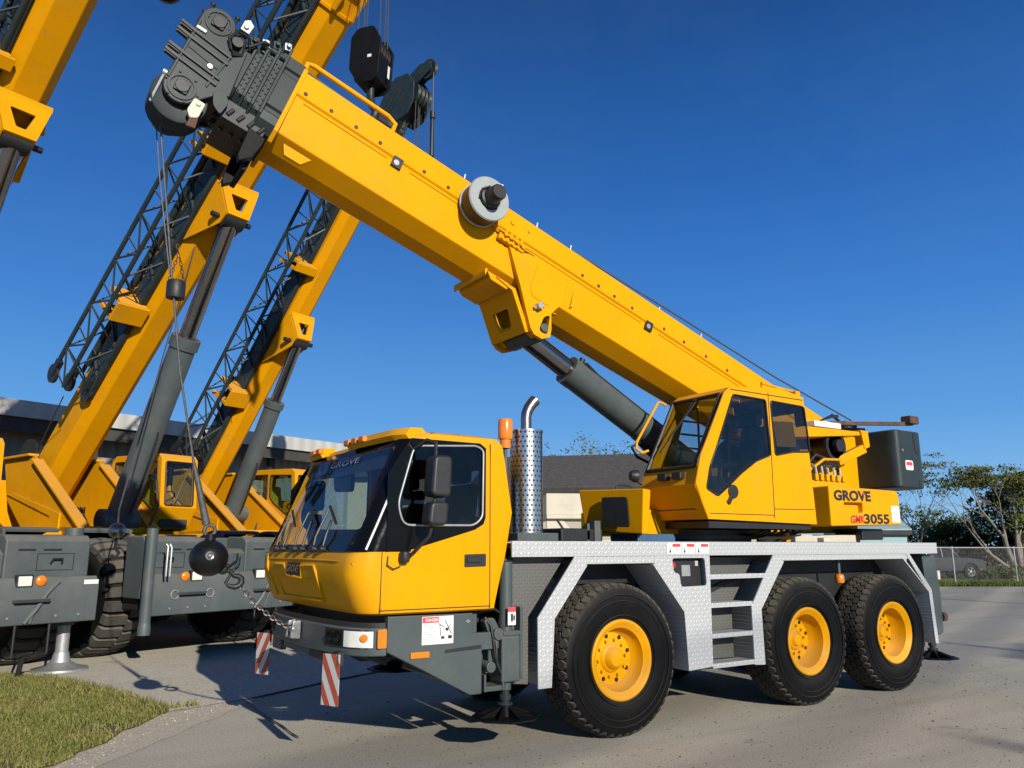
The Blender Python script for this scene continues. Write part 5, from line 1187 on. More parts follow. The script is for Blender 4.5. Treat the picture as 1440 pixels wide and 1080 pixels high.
    for l in (.34 * cs + .035,): plate3(m, [(e - .8, .1), (e - .75, .08), (e - .2, .22), (e - .2, .24)], l, l + .09); plate3(m, [(e + .1, .05), (e + .13, .02), (e + .35, .26), (e + .33, .28)], l, l + .09)
    br = m.build('luffing_bracket', Y, g, bevel=.008)
    fl_.build('bracket_flange', Y, br, bevel=.006)
    for q_ in side_plates: q_.build('bracket_plate', Y, br, bevel=.008)
    m = MB(); q8 = [bp(a_, n_, sg * l_) for a_, n_, l_ in ((e + .12, -.44, w1 + .02), (e + .17, -.46, w1 + .02), (e + .55, -.05, w0 + .03), (e + .5, -.02, w0 + .03)) for sg in (-1, 1)]; m.add(q8, [(0, 1, 3, 2), (2, 3, 5, 4), (4, 5, 7, 6), (6, 7, 1, 0), (0, 2, 4, 6), (7, 5, 3, 1)]); fpl = m.build('bracket_front_plate', Y, br)
    c = MB(); tr_ = rounded([(-.07 * cs, .14), (.07 * cs, .14), (.18 * cs, .42), (-.18 * cs, .42)], .03)
    c.prism(tr_, lambda a, b: bp(e + .10 + b * .68 - .2, -.42 + b * .72 + .2, a), lambda a, b: bp(e + .10 + b * .68 + .3, -.42 + b * .72 - .3, a)); cut(fpl, [c])
    ey = Vector(bp(e, -.30, 0)); cbv = Vector((cyl_bot[0], 0, cyl_bot[1])); dv = ey - cbv
    m = MB(); m.cyl(cbv, cbv + dv * barrel_frac, rb, n=36); m.cyl(cbv + dv * (barrel_frac - .035), cbv + dv * barrel_frac, rb + .03, n=36); m.cyl((cbv.x, -.35, cbv.z), (cbv.x, .35, cbv.z), rb * .9, n=28); lc_ = m.build('lift_cylinder', 'grey_light', g, smooth=50)
    m = MB(); m.cyl(cbv + dv * barrel_frac, ey, rr_, n=32); m.build('cylinder_rod', 'rod', lc_, smooth=60)
    m = MB(); m.cyl(ey + Vector((0, -.2, 0)), ey + Vector((0, .2, 0)), rr_ + .03, n=24); m.cyl(ey + Vector((0, -.40, 0)), ey + Vector((0, .40, 0)), .05, n=16); m.build('rod_eye', 'dark', lc_)
    pp = dv.cross(Vector((0, 1, 0))).normalized()
    m = MB(); m.tube([cbv + dv * .05 - pp * .3, cbv + dv * .12 - pp * (rb + .1), cbv + dv * .3 - pp * (rb + .04), cbv + dv * .32 - pp * rb], .022, 6); m.build('cylinder_hose', 'dark', lc_)
    m = MB()
    for k in range(5): 
        y = -.30 - .07 * k; m.tube([(cbv.x - .35, y, 2.0), (cbv.x - .5 - .05 * k, y - .1, 2.3 + .05 * k), (cbv.x - .7, y, 2.45), (cbv.x - .9, -.2, 2.35)], .02, 6)
    m.build('hydraulic_hose', 'black_plastic', g); m = MB()
    m.tube([(cbv.x + .2, .5, 2.0), (cbv.x + .3, .62, 2.5), (cbv.x + .1, .66, 3.0), (cbv.x - .4, .66, 3.15), (cbv.x - .5, .64, 2.5)], .025, 6)
    m.build('hydraulic_hose', 'black_plastic', g)
    # stowed lattice jib on the boom's right side
    s0, s1, ni, no, li, lo = jib
    m = MB(); ch = [(ni, li), (no, li), (ni, lo), (no, lo)]
    for n, l in ch: m.tube([bp(s0, n, l), bp(s1, n, l)], .042, 8)
    k = int((s1 - s0) / .52); ds = (s1 - s0) / k
    for i in range(k):
        a, b = s0 + i * ds, s0 + (i + 1) * ds; mid = (a + b) / 2
        for (n0, l0), (n1, l1) in (((ni, li), (no, li)), ((ni, lo), (no, lo)), ((ni, li), (ni, lo)), ((no, li), (no, lo))):
            if i % 2: (n0, l0), (n1, l1) = (n1, l1), (n0, l0)
            m.tube([bp(a, n0, l0), bp(b, n1, l1)], .019, 5)
        m.tube([bp(a, ni, li), bp(a, no, li)], .016, 5); m.tube([bp(a, ni, lo), bp(a, no, lo)], .016, 5)
    jb = m.build('stowed_jib', 'grey_dark', g, smooth=60)
    m = MB(); 
    plate3(m, [(s0 - .1, ni - .04), (s1, ni + .0), (s1, ni + .42), (s0 - .1, ni + .36)], li + .0, li + .08)  # stowed extension; its dark plate also imitates the jib's shadow on the boom
    for q in range(int((s1 - s0) / .8)): m.beam(bp(s0 + .3 + q * .8, ni - .02, li - .02), bp(s0 + .6 + q * .8, no, li - .02), .05, .05)
    m.tube([bp(s0 + .2, .70 * cs, li + .02), bp(s1, .70 * cs, li + .02)], .05); m.build('jib_extension_shade', 'grey_dark', jb, bevel=.01)
    m = MB()
    for n, l in ((no - .05, lo), (no - .25, (li + lo) / 2), (ni + .1, li)):
        m.cyl(bp(s0 - .12, n, l - .03), bp(s0 - .12, n, l + .03), .19, n=24); m.beam(bp(s0 + .2, n, l), bp(s0 - .15, n, l), .10, .14)
    m.build('jib_sheave', 'dark', jb)
    for sb_ in ((s0 + 1.75, s0 + 2.15), (s0 + 5.4, s0 + 5.6)):
        m = MB(); plate3(m, [(sb_[0], .05), (sb_[1], .0), (sb_[1] + .05, .75), (sb_[0] - .1, .82)], -.36 * cs - .05, -.36 * cs - .005)
        plate3(m, [(sb_[0] - .02, .0), (sb_[0] + .06, .0), (sb_[0] - .02, no - .1), (sb_[0] - .10, no - .1)], lo + .1, -.36 * cs); plate3(m, [(sb_[1] - .06, .0), (sb_[1] + .02, .0), (sb_[1], no - .15), (sb_[1] - .08, no - .15)], lo + .1, -.36 * cs); plate3(m, [(sb_[0], -.03), (sb_[1], -.03), (sb_[1], .03), (sb_[0], .03)], lo + .05, -.3 * cs)
        m.build('jib_bracket', Y, g, bevel=.01)
    # inner section and head
    m = MB(); sweep(m, [(l * .84, n * .84 + .06) for l, n in SECT], length, length + .30); sweep(m, [(l * .9, n * .9 + .03) for l, n in SECT], length + .06, length + .12); sweep(m, [(l * .86, n * .86 + .05) for l, n in SECT], length + .16, length + .22)
    m.build('boom_section', 'grey', bo, bevel=.01)
    L = length + .3
    hp_ = [(L - .05, -.05), (L - .1, .85 * cs), (L + .45, .95 * cs), (L + .75, .80 * cs), (L + .95, .45 * cs), (L + .85, .05), (L + .5, -.2), (L + .2, -.22)]
    m = MB()
    for l in (-.33 * cs, .33 * cs - .04): plate3(m, hp_, l, l + .04)
    plate3(m, [(L, .1), (L + .45, .1), (L + .45, .8 * cs), (L, .8 * cs)], -.29 * cs, .29 * cs)
    for q in range(3): plate3(m, [(L + .02, .28 + .13 * q), (L + .55, .28 + .13 * q), (L + .55, .31 + .13 * q), (L + .02, .31 + .13 * q)], -.36 * cs, -.33 * cs)
    hd_ = m.build('boom_head', 'grey_dark', g, bevel=.012)
    m = MB()
    for l in (-.18, -.06, .06, .18):
        for (s_, n_, r_) in ((L + .62, .05, .24), (L + .55, .75 * cs, .18)): m.lathe([(0, -.03), (r_ - .05, -.03), (r_, -.045), (r_ - .04, 0), (r_, .045), (r_ - .05, .03), (0, .03)], bp(s_, n_, l), (0, 1, 0), 32)
    m.build('head_sheave', 'grey_dark', hd_, smooth=35)
    # auxiliary boom nose
    m = MB()
    for l in (-.09, .07): plate3(m, [(L + .55, .35), (L + .9, .55), (L + 1.25, .40), (L + 1.42, .12), (L + 1.30, -.02), (L + .85, .18)], l, l + .02)
    m.lathe([(0, -.03), (.17, -.03), (.23, -.045), (.19, 0), (.23, .045), (.17, .03), (0, .03)], bp(L + 1.25, .14, 0), (0, 1, 0), 32); an = m.build('auxiliary_nose', 'grey_dark', g, bevel=.006, smooth=35)
    m = MB(); m.tube([bp(.3, 1.1 * cs, .1), bp(L + .4, 1.12 * cs, .1), bp(L + 1.15, .40, 0)], .011, 5); m.tube([(foot[0] - .8, -.3, foot[1] + .65), bp(2.3, .1, -.9)], .012, 5); m.build('hoist_rope', 'rope', g)
    return g, bp, L, rz

CA_, lat_ = Vector((-1.77, 6.44, 0)), Vector((.9327, .3607, 0))
gA, bpA, LA, RZ = make_rt('yellow rough terrain crane, middle of the three, its cab behind the black ball', CA_, 44.0, (-5.9, 2.9), 11.65, 1.0, 7.05, (-3.56, 2.2), .62, .235, .15, (2.5, 12.5, .12, .74, -.46, -.98), (-1.42, 1.46), steer=R(8), jack_r=.15)
gB, bpB, LB, _ = make_rt('farthest yellow rough terrain crane, its boom passing behind the truck crane boom', CA_ + lat_ * 3.65, 51.3, (-6.3, 2.9), 10.05, .84, 4.75, (-5.2, 2.5), .66, .20, .125, (.9, 9.6, .2, .84, -.40, -.86), (-1.25, 1.46))
g0, bp0, L0, _ = make_rt('yellow rough terrain crane cut by the left picture edge, its jack on the slab', Vector((-5.2, 5.2, 0)), 44.0, (-5.9, 2.9), 11.65, 1.0, 7.05, (-3.56, 2.2), .62, .235, .15, (2.5, 12.5, .12, .74, -.46, -.98), (-1.46, 1.58), steer=R(6))

def hang(name, label, g_loc, p_local, build):
    """a thing hanging at p_local in a crane's frame"""
    p = Matrix.Rotation(RZ, 3, 'Z') @ Vector(p_local) + g_loc
    build(p)
def hook_block(label, p, ztop, sc_=1., grp=None):
    g = root('hook_block', label, 'hook block', p); p = Vector(p); Rm = Matrix.Rotation(RZ + R(18), 3, 'Z')
    def q(x, y, z): return p + Rm @ (Vector((x, y, z)) * sc_)
    m = MB()
    pts = rounded([(-.26, .42), (-.14, .56), (.14, .56), (.28, .30), (.24, -.30), (.12, -.42), (-.12, -.42), (-.28, -.15)], .05)
    for y in (-.24, .20): m.prism(pts, lambda a, b: q(a, y, b), lambda a, b: q(a, y + .04, b))
    m.prism([(-.2, -.34), (.2, -.34), (.225, .12), (-.2, .12)], lambda a, b: q(a, -.2, b), lambda a, b: q(a, .2, b)); m.prism([(.16, .1), (.22, .1), (.20, .36), (.14, .40)], lambda a, b: q(a, -.2, b), lambda a, b: q(a, .2, b))
    m.build('cheek_plate', 'block_black', g, bevel=.01)
    m = MB()
    for y in (-.13, -.04, .05, .14): m.lathe([(0, -.03), (.20, -.03), (.25, -.04), (.21, 0), (.25, .04), (.2, .03), (0, .03)], q(0, y, .22), Rm @ Vector((0, 1, 0)), 30)
    m.build('block_sheave', 'block_black', g, smooth=35)
    m = MB(); m.add([q(.05, -.242, .0), q(.12, -.242, .0), q(.12, -.242, .05), q(.05, -.242, .05)], [(0, 1, 2, 3)]); m.build('block_label', 'white', g); m = MB(); m.add([q(.285, .0, -.26), q(.285, .07, -.26), q(.298, .07, -.05), q(.298, .0, -.05)], [(0, 1, 2, 3)]); m.build('block_label', 'white', g)
    m = MB(); m.cyl(q(0, 0, -.38), q(0, 0, -.55), .06 * sc_); m.tube([q(0, 0, -.55), q(.02, 0, -.68), q(.12, 0, -.82), q(.06, 0, -.98), q(-.10, 0, -.98), q(-.19, 0, -.86), q(-.17, 0, -.76)], [.06*sc_, .065*sc_, .075*sc_, .08*sc_, .07*sc_, .05*sc_, .02*sc_], 12); m.build('hook', 'dark', g, smooth=60)
    m = MB()
    for y in (-.13, .05, .14):
        for x in (-.2, .2): m.tube([q(x, y, .3), q(x * .9, y, .3) + Vector((0, 0, ztop))], .010, 5)
    m.build('fall_rope', 'rope', g)
    return g
hook_block('big black hook block hanging on ropes just right of the yellow middle boom', Matrix.Rotation(RZ, 3, 'Z') @ Vector((2.93, 0, 9.35)) + CA_, 2.2, 1.0)
pB = Vector(bpB(LB + .62, -.2, 0)); wB = Matrix.Rotation(RZ, 3, 'Z') @ pB + CA_ + lat_ * 3.65
hook_block('dark hook block half hidden behind the yellow boom, under the far boom head', wB - Vector((0, 0, 1.75)), 1.5, .8)
p = Matrix.Rotation(RZ, 3, 'Z') @ Vector(bpB(LB + 1.25 + .22, .14, 0)) + CA_ + lat_ * 3.65
lw = root('line_weight', 'thin rope with a small weight hanging from the far boom nose', 'rope weight', p - Vector((0, 0, 1.5)))
m = MB(); m.cyl(p - Vector((0, 0, 1.25)), p - Vector((0, 0, 1.40)), .06, n=14); m.tube([p - Vector((0, 0, 1.4)), p - Vector((0, 0, 1.9)), p - Vector((0, 0, 2.3))], [.03, .045, .05], 8); m.build('weight', 'dark', lw)
m = MB(); m.tube([p, p - Vector((0, 0, 1.3))], .012, 5); m.build('rope', 'rope', lw)
# small ball hook resting at the front of the middle crane
p = Matrix.Rotation(RZ, 3, 'Z') @ Vector((.45, -2.12, 1.93)) + CA_
sb_ = root('overhaul_ball', 'small steel ball hook hanging at the foot of the middle crane lift cylinder', 'hook ball', p)
m = MB(); m.ball(p, .115, 24, 16); m.build('ball', 'steel', sb_, smooth=60)
m = MB(); m.tube([p - Vector((0, 0, .11)), p - Vector((0, 0, .24)), p - Vector((-.05, 0, .30)), p - Vector((-.02, 0, .36)), p - Vector((.05, 0, .33))], .022, 8); m.build('hook', 'dark', sb_)
m = MB(); top_ = Matrix.Rotation(RZ, 3, 'Z') @ Vector(bpA(6.2, -.05, -.2)) + CA_
m.tube([p + Vector((0, 0, .1)), p + Vector((0, 0, .3)), top_], .012, 5); m.build('line', 'rope', sb_)
# big ball hook of the nearest crane, its lower half just inside the top of the picture
p = Vector((-3.60, 5.5, 10.72))
bb = root('overhaul_ball', 'dark ball hanging at the top edge of the picture left of the boom head', 'hook ball', p)
m = MB(); m.ball(p, .235, 30, 20); m.build('ball', 'ball_black', bb, smooth=60)
m = MB(); m.tube([p + Vector((0, 0, .2)), p + Vector((0, 0, .5)), p + Vector((0, 0, 2.2))], [.05, .03, .012], 8); m.build('rope_socket', 'rope', bb)

# ================================================================== GROUND
def ground_mat(name, base, dark, lite, stain=.5, grit=60., crack=0.):
    m, nt, b, out = new_mat(name)
    a = noise(nt, .35, 6, .6); c = noise(nt, 2.2, 8, .7); d = noise(nt, grit, 3, .6); e = noise(nt, grit * 2.6, 2, .5)
    col = mixc(nt, ramp(nt, a, [(.32, 0.), (.68, 1.)]), dark, lite)
    col = mixc(nt, math_n(nt, 'MULTIPLY', ramp(nt, c, [(.40, 0.), (.72, 1.)]), .8), col, base)
    col = mixc(nt, math_n(nt, 'MULTIPLY', ramp(nt, d, [(.38, 1.), (.55, 0.)]), .55), col, tuple(x * .42 for x in base))
    col = mixc(nt, math_n(nt, 'MULTIPLY', ramp(nt, e, [(.54, 0.), (.66, 1.)]), .55), col, tuple(min(1, x * 1.6) for x in base))
    g = N(nt, 'ShaderNodeNewGeometry')
    for rot, scl, st in ((12, (.12, 1.6, 1), stain), (-35, (.10, 2.6, 1), stain * .7)):
        mp = N(nt, 'ShaderNodeMapping'); mp.inputs['Rotation'].default_value = (0, 0, R(rot)); mp.inputs['Scale'].default_value = scl
        nt.links.new(g.outputs['Position'], mp.inputs[0]); s = noise(nt, 1.0, 5, .65, mp.outputs[0])
        col = mixc(nt, math_n(nt, 'MULTIPLY', ramp(nt, s, [(.52, 0.), (.66, 1.)]), st), col, tuple(x * .66 for x in base))
    o = noise(nt, 1.3, 3, .5); col = mixc(nt, math_n(nt, 'MULTIPLY', ramp(nt, o, [(.67, 0.), (.72, 1.)]), .4), col, tuple(x * .4 for x in base))
    if crack:
        vo = N(nt, 'ShaderNodeTexVoronoi', feature='DISTANCE_TO_EDGE'); vo.inputs['Scale'].default_value = crack
        wv = N(nt, 'ShaderNodeVectorMath', operation='ADD'); sn = N(nt, 'ShaderNodeTexNoise'); sn.inputs['Scale'].default_value = 1.6; sn.inputs['Detail'].default_value = 5
        nt.links.new(g.outputs['Position'], sn.inputs['Vector']); nt.links.new(g.outputs['Position'], wv.inputs[0]); nt.links.new(sn.outputs['Color'], wv.inputs[1]); nt.links.new(wv.outputs[0], vo.inputs['Vector'])
        ck = math_n(nt, 'LESS_THAN', vo.outputs['Distance'], .0022); gate = ramp(nt, noise(nt, .5, 3, .5), [(.50, 0.), (.56, 1.)])
        col = mixc(nt, math_n(nt, 'MULTIPLY', math_n(nt, 'MULTIPLY', ck, gate), .65), col, tuple(x * .22 for x in base))
    nt.links.new(col, b.inputs['Base Color'])
    b.inputs['Roughness'].default_value = .9; b.inputs['Specular IOR Level'].default_value = .2
    h = math_n(nt, 'ADD', math_n(nt, 'MULTIPLY', d, .6), math_n(nt, 'MULTIPLY', e, .4))
    bp = N(nt, 'ShaderNodeBump'); bp.inputs['Strength'].default_value = .55; bp.inputs['Distance'].default_value = .012
    nt.links.new(h, bp.inputs['Height']); nt.links.new(bp.outputs[0], b.inputs['Normal'])
    MAT[name] = m
ground_mat('yard_asphalt', (.52, .47, .375), (.43, .39, .31), (.60, .545, .435), .36, 55)
ground_mat('slab_concrete', (.64, .58, .46), (.55, .50, .395), (.71, .645, .515), .2, 40)
ground_mat('sand_edge', (.58, .51, .385), (.50, .44, .33), (.64, .56, .43), .1, 50)
ground_mat('soil', (.16, .13, .07), (.12, .10, .05), (.20, .165, .09), .1, 40)
ground_mat('far_grass_mat', (.075, .115, .022), (.05, .085, .016), (.10, .14, .03), .2, 20)
def sheet(name, poly, z, mat, n=None):
    m = MB(); m.add([(x, y, z) for x, y in poly], [tuple(range(len(poly)))]); o = m.build(name, mat, None, smooth=0, fix=False)
    if o.data.polygons[0].normal.z < 0: o.data.flip_normals()
    return o
tag(sheet('ground', [(-400, -400), (900, -400), (900, 900), (-400, 900)], 0, 'yard_asphalt'), kind='structure')
def wob(a, b, n, amp, seed):
    r = random.Random(seed); return [(a[0] + (b[0]-a[0])*i/n + r.uniform(-amp, amp), a[1] + (b[1]-a[1])*i/n + r.uniform(-amp, amp)) for i in range(1, n)]
slab = [(-3.31, 2.19)] + wob((-3.31, 2.19), (-2.31, 2.53), 8, .02, 1) + [(-2.31, 2.53), (-1.12, 3.16), (3.5, 5.2), (11, 9.4), (6, 22), (-20, 16), (-16, 6.6), (-4.75, 6.07), (-4.28, 5.42), (-3.81, 4.17)]
tag(sheet('pavement', slab, .012, 'slab_concrete'), kind='structure')
edge = [(-9, -.9), (-4.35, .05)] + wob((-4.35, .05), (-2.25, 2.47), 14, .05, 2) + [(-2.2, 2.45), (-2.31, 2.55)] + wob((-2.31, 2.55), (-3.31, 2.21), 8, .03, 3) + [(-3.31, 2.22), (-4.3, 5.45), (-4.8, 6.1), (-9.5, 6.4)]
tag(sheet('ground_edge', edge, .005, 'sand_edge'), kind='structure')
gp = [(-9.6, -.6), (-4.45, .45)] + wob((-4.45, .45), (-3.62, 1.71), 10, .05, 4) + [(-3.62, 1.71)] + wob((-3.62, 1.71), (-3.28, 2.24), 6, .03, 5) + [(-3.28, 2.24)] + wob((-3.28, 2.24), (-3.81, 4.17), 10, .05, 6) + [(-3.81, 4.17)] + wob((-3.81, 4.17), (-4.30, 5.42), 8, .05, 7) + [(-4.3, 5.42), (-4.72, 6.0), (-9.8, 6.3)]
tag(sheet('soil_patch', gp, .016, 'soil'), kind='structure')
# joints and cracks
def crack(pts, wdt, z, name='pavement_joint'):
    m = MB(); r = random.Random(len(pts) * 7 + int(abs(pts[0][0]) * 100)); L_, R_ = [], []
    full = []
    for a, b in zip(pts, pts[1:]):
        n = max(2, int(math.dist(a, b) / .12)); full += [(a[0]+(b[0]-a[0])*i/n + r.uniform(-.008, .008), a[1]+(b[1]-a[1])*i/n + r.uniform(-.008, .008)) for i in range(n)]
    full.append(pts[-1])
    vs = []
    for i, p in enumerate(full):
        a = Vector(full[max(0, i-1)]); b = Vector(full[min(len(full)-1, i+1)]); d = (b - a).normalized(); nn = Vector((-d.y, d.x)) * wdt * r.uniform(.5, 1.2) / 2
        vs += [(p[0] + nn.x, p[1] + nn.y, z), (p[0] - nn.x, p[1] - nn.y, z)]
    m.add(vs, [(2*i, 2*i+1, 2*i+3, 2*i+2) for i in range(len(full) - 1)])
    o = m.build(name, 'dark', None, smooth=0, fix=False)
    for pl_ in o.data.polygons: pass
    tag(o, kind='structure'); return o
crack([(-2.33, 2.50), (-1.12, 3.16), (1.5, 4.4), (6, 6.6)], .035, .018)
crack([(-2.46, 2.33), (-2.50, 1.4), (-2.52, .30)], .025, .018)

# ------------------------------------------------------------------ grass
def blade_mat(name, c0, c1, c2):
    m, nt, b, out = new_mat(name)
    oi = noise(nt, 1.3, 4, .6); f2 = noise(nt, 40, 2, .5)
    col = mixc(nt, ramp(nt, oi, [(.35, 0.), (.62, 1.)]), c0, c1); col = mixc(nt, ramp(nt, f2, [(.45, 0.), (.70, 1.)]), col, c2)
    nt.links.new(col, b.inputs['Base Color']); b.inputs['Roughness'].default_value = .6
    b.inputs['Specular IOR Level'].default_value = .25
    b.inputs['Subsurface Weight'].default_value = 0
    MAT[name] = m
blade_mat('grass_blades', (.105, .14, .018), (.17, .165, .045), (.30, .245, .10))
blade_mat('foliage', (.06, .095, .014), (.11, .15, .025), (.17, .20, .045))
blade_mat('foliage_olive', (.085, .105, .02), (.15, .165, .035), (.23, .22, .07))
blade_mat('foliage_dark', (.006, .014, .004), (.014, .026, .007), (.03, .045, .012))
pbr('bark', (.24, .20, .155), .9, var=.3, scale=4, bump=.4)
pbr('bark_dark', (.08, .065, .05), .9, var=.3, scale=4, bump=.4)
def inside(p, poly):
    x, y = p; c = False; j = len(poly) - 1
    for i in range(len(poly)):
        xi, yi = poly[i]; xj, yj = poly[j]
        if (yi > y) != (yj > y) and x < (xj - xi) * (y - yi) / (yj - yi) + xi: c = not c
        j = i
    return c
def grass_field(name, poly, n, h, seed, mat='grass_blades', z=.016, w_=.006, near=None):
    r = random.Random(seed); vs = []; fs = []; xs = [p[0] for p in poly]; ys = [p[1] for p in poly]
    cnt = 0
    while cnt < n:
        p = (r.uniform(min(xs), max(xs)), r.uniform(min(ys), max(ys)))
        if not inside(p, poly): continue
        if near and r.random() > near(p): continue
        cnt += 1
        hh = h * r.uniform(.35, 1.15); a = r.uniform(0, 6.283); t = r.uniform(.1, .9); b = r.uniform(0, 6.283)
        dx, dy = math.cos(a) * w_, math.sin(a) * w_; lx, ly = math.cos(b) * t * hh, math.sin(b) * t * hh
        o = len(vs)
        vs += [(p[0]-dx, p[1]-dy, z), (p[0]+dx, p[1]+dy, z), (p[0]+dx*.7+lx*.4, p[1]+dy*.7+ly*.4, z+hh*.6), (p[0]-dx*.7+lx*.4, p[1]-dy*.7+ly*.4, z+hh*.6), (p[0]+lx, p[1]+ly, z+hh)]
        fs += [(o, o+1, o+2, o+3), (o+3, o+2, o+4)]
    me = bpy.data.meshes.new(name); me.from_pydata(vs, [], fs); me.materials.append(MAT[mat])
    o = bpy.data.objects.new(name, me); COL.objects.link(o); tag(o, kind='stuff'); return o
pn = noise
def patchy(p): 
    v = math.sin(p[0] * 3.1 + 1.3) * math.sin(p[1] * 2.7 + .4) + .5 * math.sin(p[0] * 7.3 + p[1] * 5.1); return .10 + .90 / (1 + math.exp(-4 * (v + .25)))
vis = [p for p in gp]; 
tag(grass_field('grass', [(-6.2, .1), (-4.45, .45)] + gp[2:-1] + [(-6.4, 6.1)], 46000, .055, 11, near=patchy), 'patch of short green and straw coloured grass at the lower left of the slab', 'grass')
tag(grass_field('weeds', [(-4.3, 5.2), (-3.40, 2.3), (-2.95, 2.33), (-2.95, 2.40), (-3.25, 2.42), (-3.75, 4.25), (-4.25, 5.5)], 1100, .08, 12, w_=.008), 'ragged taller weeds along the edge of the concrete slab', 'grass')

tag(grass_field('grass_tufts', [(-6.2, .3), (-4.3, .7)] + gp[4:-2] + [(-6.2, 6.0)], 1500, .13, 13, w_=.008), 'scattered taller tufts standing in the grass patch', 'grass')
def grit(name, label, poly, n, smin, smax, seed, mat, z):
    r = random.Random(seed); m = MB(); xs = [p[0] for p in poly]; ys = [p[1] for p in poly]; c = 0
    while c < n:
        p = (r.uniform(min(xs), max(xs)), r.uniform(min(ys), max(ys)))
        if not inside(p, poly): continue
        c += 1; s = r.uniform(smin, smax) * (1 if r.random() > .1 else 1.8); a = r.uniform(0, 6.28); b = [(math.cos(a + k * 1.57) * s * r.uniform(.7, 1.2), math.sin(a + k * 1.57) * s * r.uniform(.7, 1.2)) for k in range(4)]
        m.add([(p[0] + q[0], p[1] + q[1], z) for q in b] + [(p[0], p[1], z + s * r.uniform(.5, .9))], [(0, 1, 4), (1, 2, 4), (2, 3, 4), (3, 0, 4)])
    o = m.build(name, mat, None, smooth=0, fix=False); tag(o, label, 'grit', kind='stuff')
grit('gravel', 'loose grit and small stones along the sandy slab edge', [(-4.8, -.6), (-4.2, .2), (-3.5, 1.5), (-2.2, 2.3), (-1.9, 2.6), (-2.9, 2.5), (-3.5, 2.2), (-4.4, .8)], 700, .003, .0075, 31, 'sand_edge', .006)
grit('gravel', 'loose grit scattered over the yard in the foreground', [(-4.2, -2.5), (7, -4.5), (8, .5), (-2, 1.8)], 1800, .004, .010, 32, 'soil', .001)
# ------------------------------------------------------------------ leaves and trees
def leaf_cloud(m, centres, n, r_, size, seed, flat=1.):
    rd = random.Random(seed)
    for _ in range(n):
        c = rd.choice(centres); 
        while True:
            v = Vector((rd.uniform(-1, 1), rd.uniform(-1, 1), rd.uniform(-1, 1)))
            if v.length < 1: break
        p = Vector(c[:3]) + Vector((v.x, v.y, v.z * flat)) * (c[3] if len(c) > 3 else r_)
        s = size * rd.uniform(.5, 1.3)
        q = Euler((rd.uniform(-1.0, 1.0), rd.uniform(-1.0, 1.0), rd.uniform(0, 6.3))).to_matrix()
        a, b = q @ Vector((s, 0, 0)), q @ Vector((0, s * .42, 0)); k = q @ Vector((0, 0, s * .12))
        m.add([p - a, p - b - k, p + a, p + b - k], [(0, 1, 2, 3)])
def branch(m, p, d, L, r, depth, rd, tips, spread=.6, up=.15, segs=4):
    pts = [Vector(p)]; dd = Vector(d).normalized(); rs = [r]
    for i in range(segs):
        dd = (dd + Vector((rd.uniform(-.2, .2), rd.uniform(-.2, .2), rd.uniform(-.08, .2) * up * 5)) * .5).normalized()
        pts.append(pts[-1] + dd * L / segs); rs.append(r * (1 - .45 * (i + 1) / segs))
    m.tube(pts, rs, 7 if depth > 1 else 5)
    if depth == 0: tips.append(pts[-1]); return
    if depth <= 2: tips.append(pts[-2])
    for k in range(rd.choice((2, 3, 3))):
        a = rd.uniform(0, 6.283); o = dd.orthogonal().normalized(); o2 = dd.cross(o)
        nd = (dd + (o * math.cos(a) + o2 * math.sin(a)) * spread * rd.uniform(.6, 1.3) + Vector((0, 0, up))).normalized()
        branch(m, pts[-1] if k else pts[-2], nd, L * rd.uniform(.62, .85), rs[-1] * .8, depth - 1, rd, tips, spread, up, max(2, segs - 1))
def tree(name, label, loc, dirs, L, r, depth, leaf, leaf_mat, seed, cat='tree', spread=.6, up=.15, bark='bark', flat=.5, group=None, keep=0.):
    g = root(name, label, cat, loc, group=group); rd = random.Random(seed); m = MB(); tips = []
    for d, l2, r2 in dirs: branch(m, Vector(loc), d, L * l2, r * r2, depth, rd, tips, spread, up, 5)
    m.build('trunk', bark, g, smooth=60)
    zs_ = sorted(t.z for t in tips); cutz = zs_[int(len(zs_) * keep)]; tips = [t for t in tips if t.z >= cutz]
    lm = MB(); n, rad, size = leaf; leaf_cloud(lm, [tuple(t) for t in tips], n, rad, size, seed + 1, flat); lm.build('crown', leaf_mat, g, fix=False, smooth=0)
    return g
def shrub(name, label, loc, rx, ry, h, n, size, mat, seed, cat='bush', group=None):
    g = root(name, label, cat, loc, group=group); rd = random.Random(seed); m = MB(); cs = []
    for i in range(26):
        a = rd.uniform(0, 6.283); q = math.sqrt(rd.random()); p = Vector(loc) + Vector((math.cos(a) * q * rx, math.sin(a) * q * ry, h * rd.uniform(.2, .92) * (1 - .35 * q * q)))
        cs.append((p.x, p.y, p.z, h * rd.uniform(.10, .24)))
        m.tube([Vector(loc) + Vector((rd.uniform(-.3, .3) * rx, rd.uniform(-.3, .3) * ry, 0)), (Vector(loc) + p) / 2 + Vector((0, 0, -.1 * h)), p], [.06, .045, .02], 5)
    m.build('stem', 'bark_dark', g)
    lm = MB(); leaf_cloud(lm, cs, n, .5, size, seed + 3, .75); lm.build('foliage', mat, g, fix=False, smooth=0)
    return g
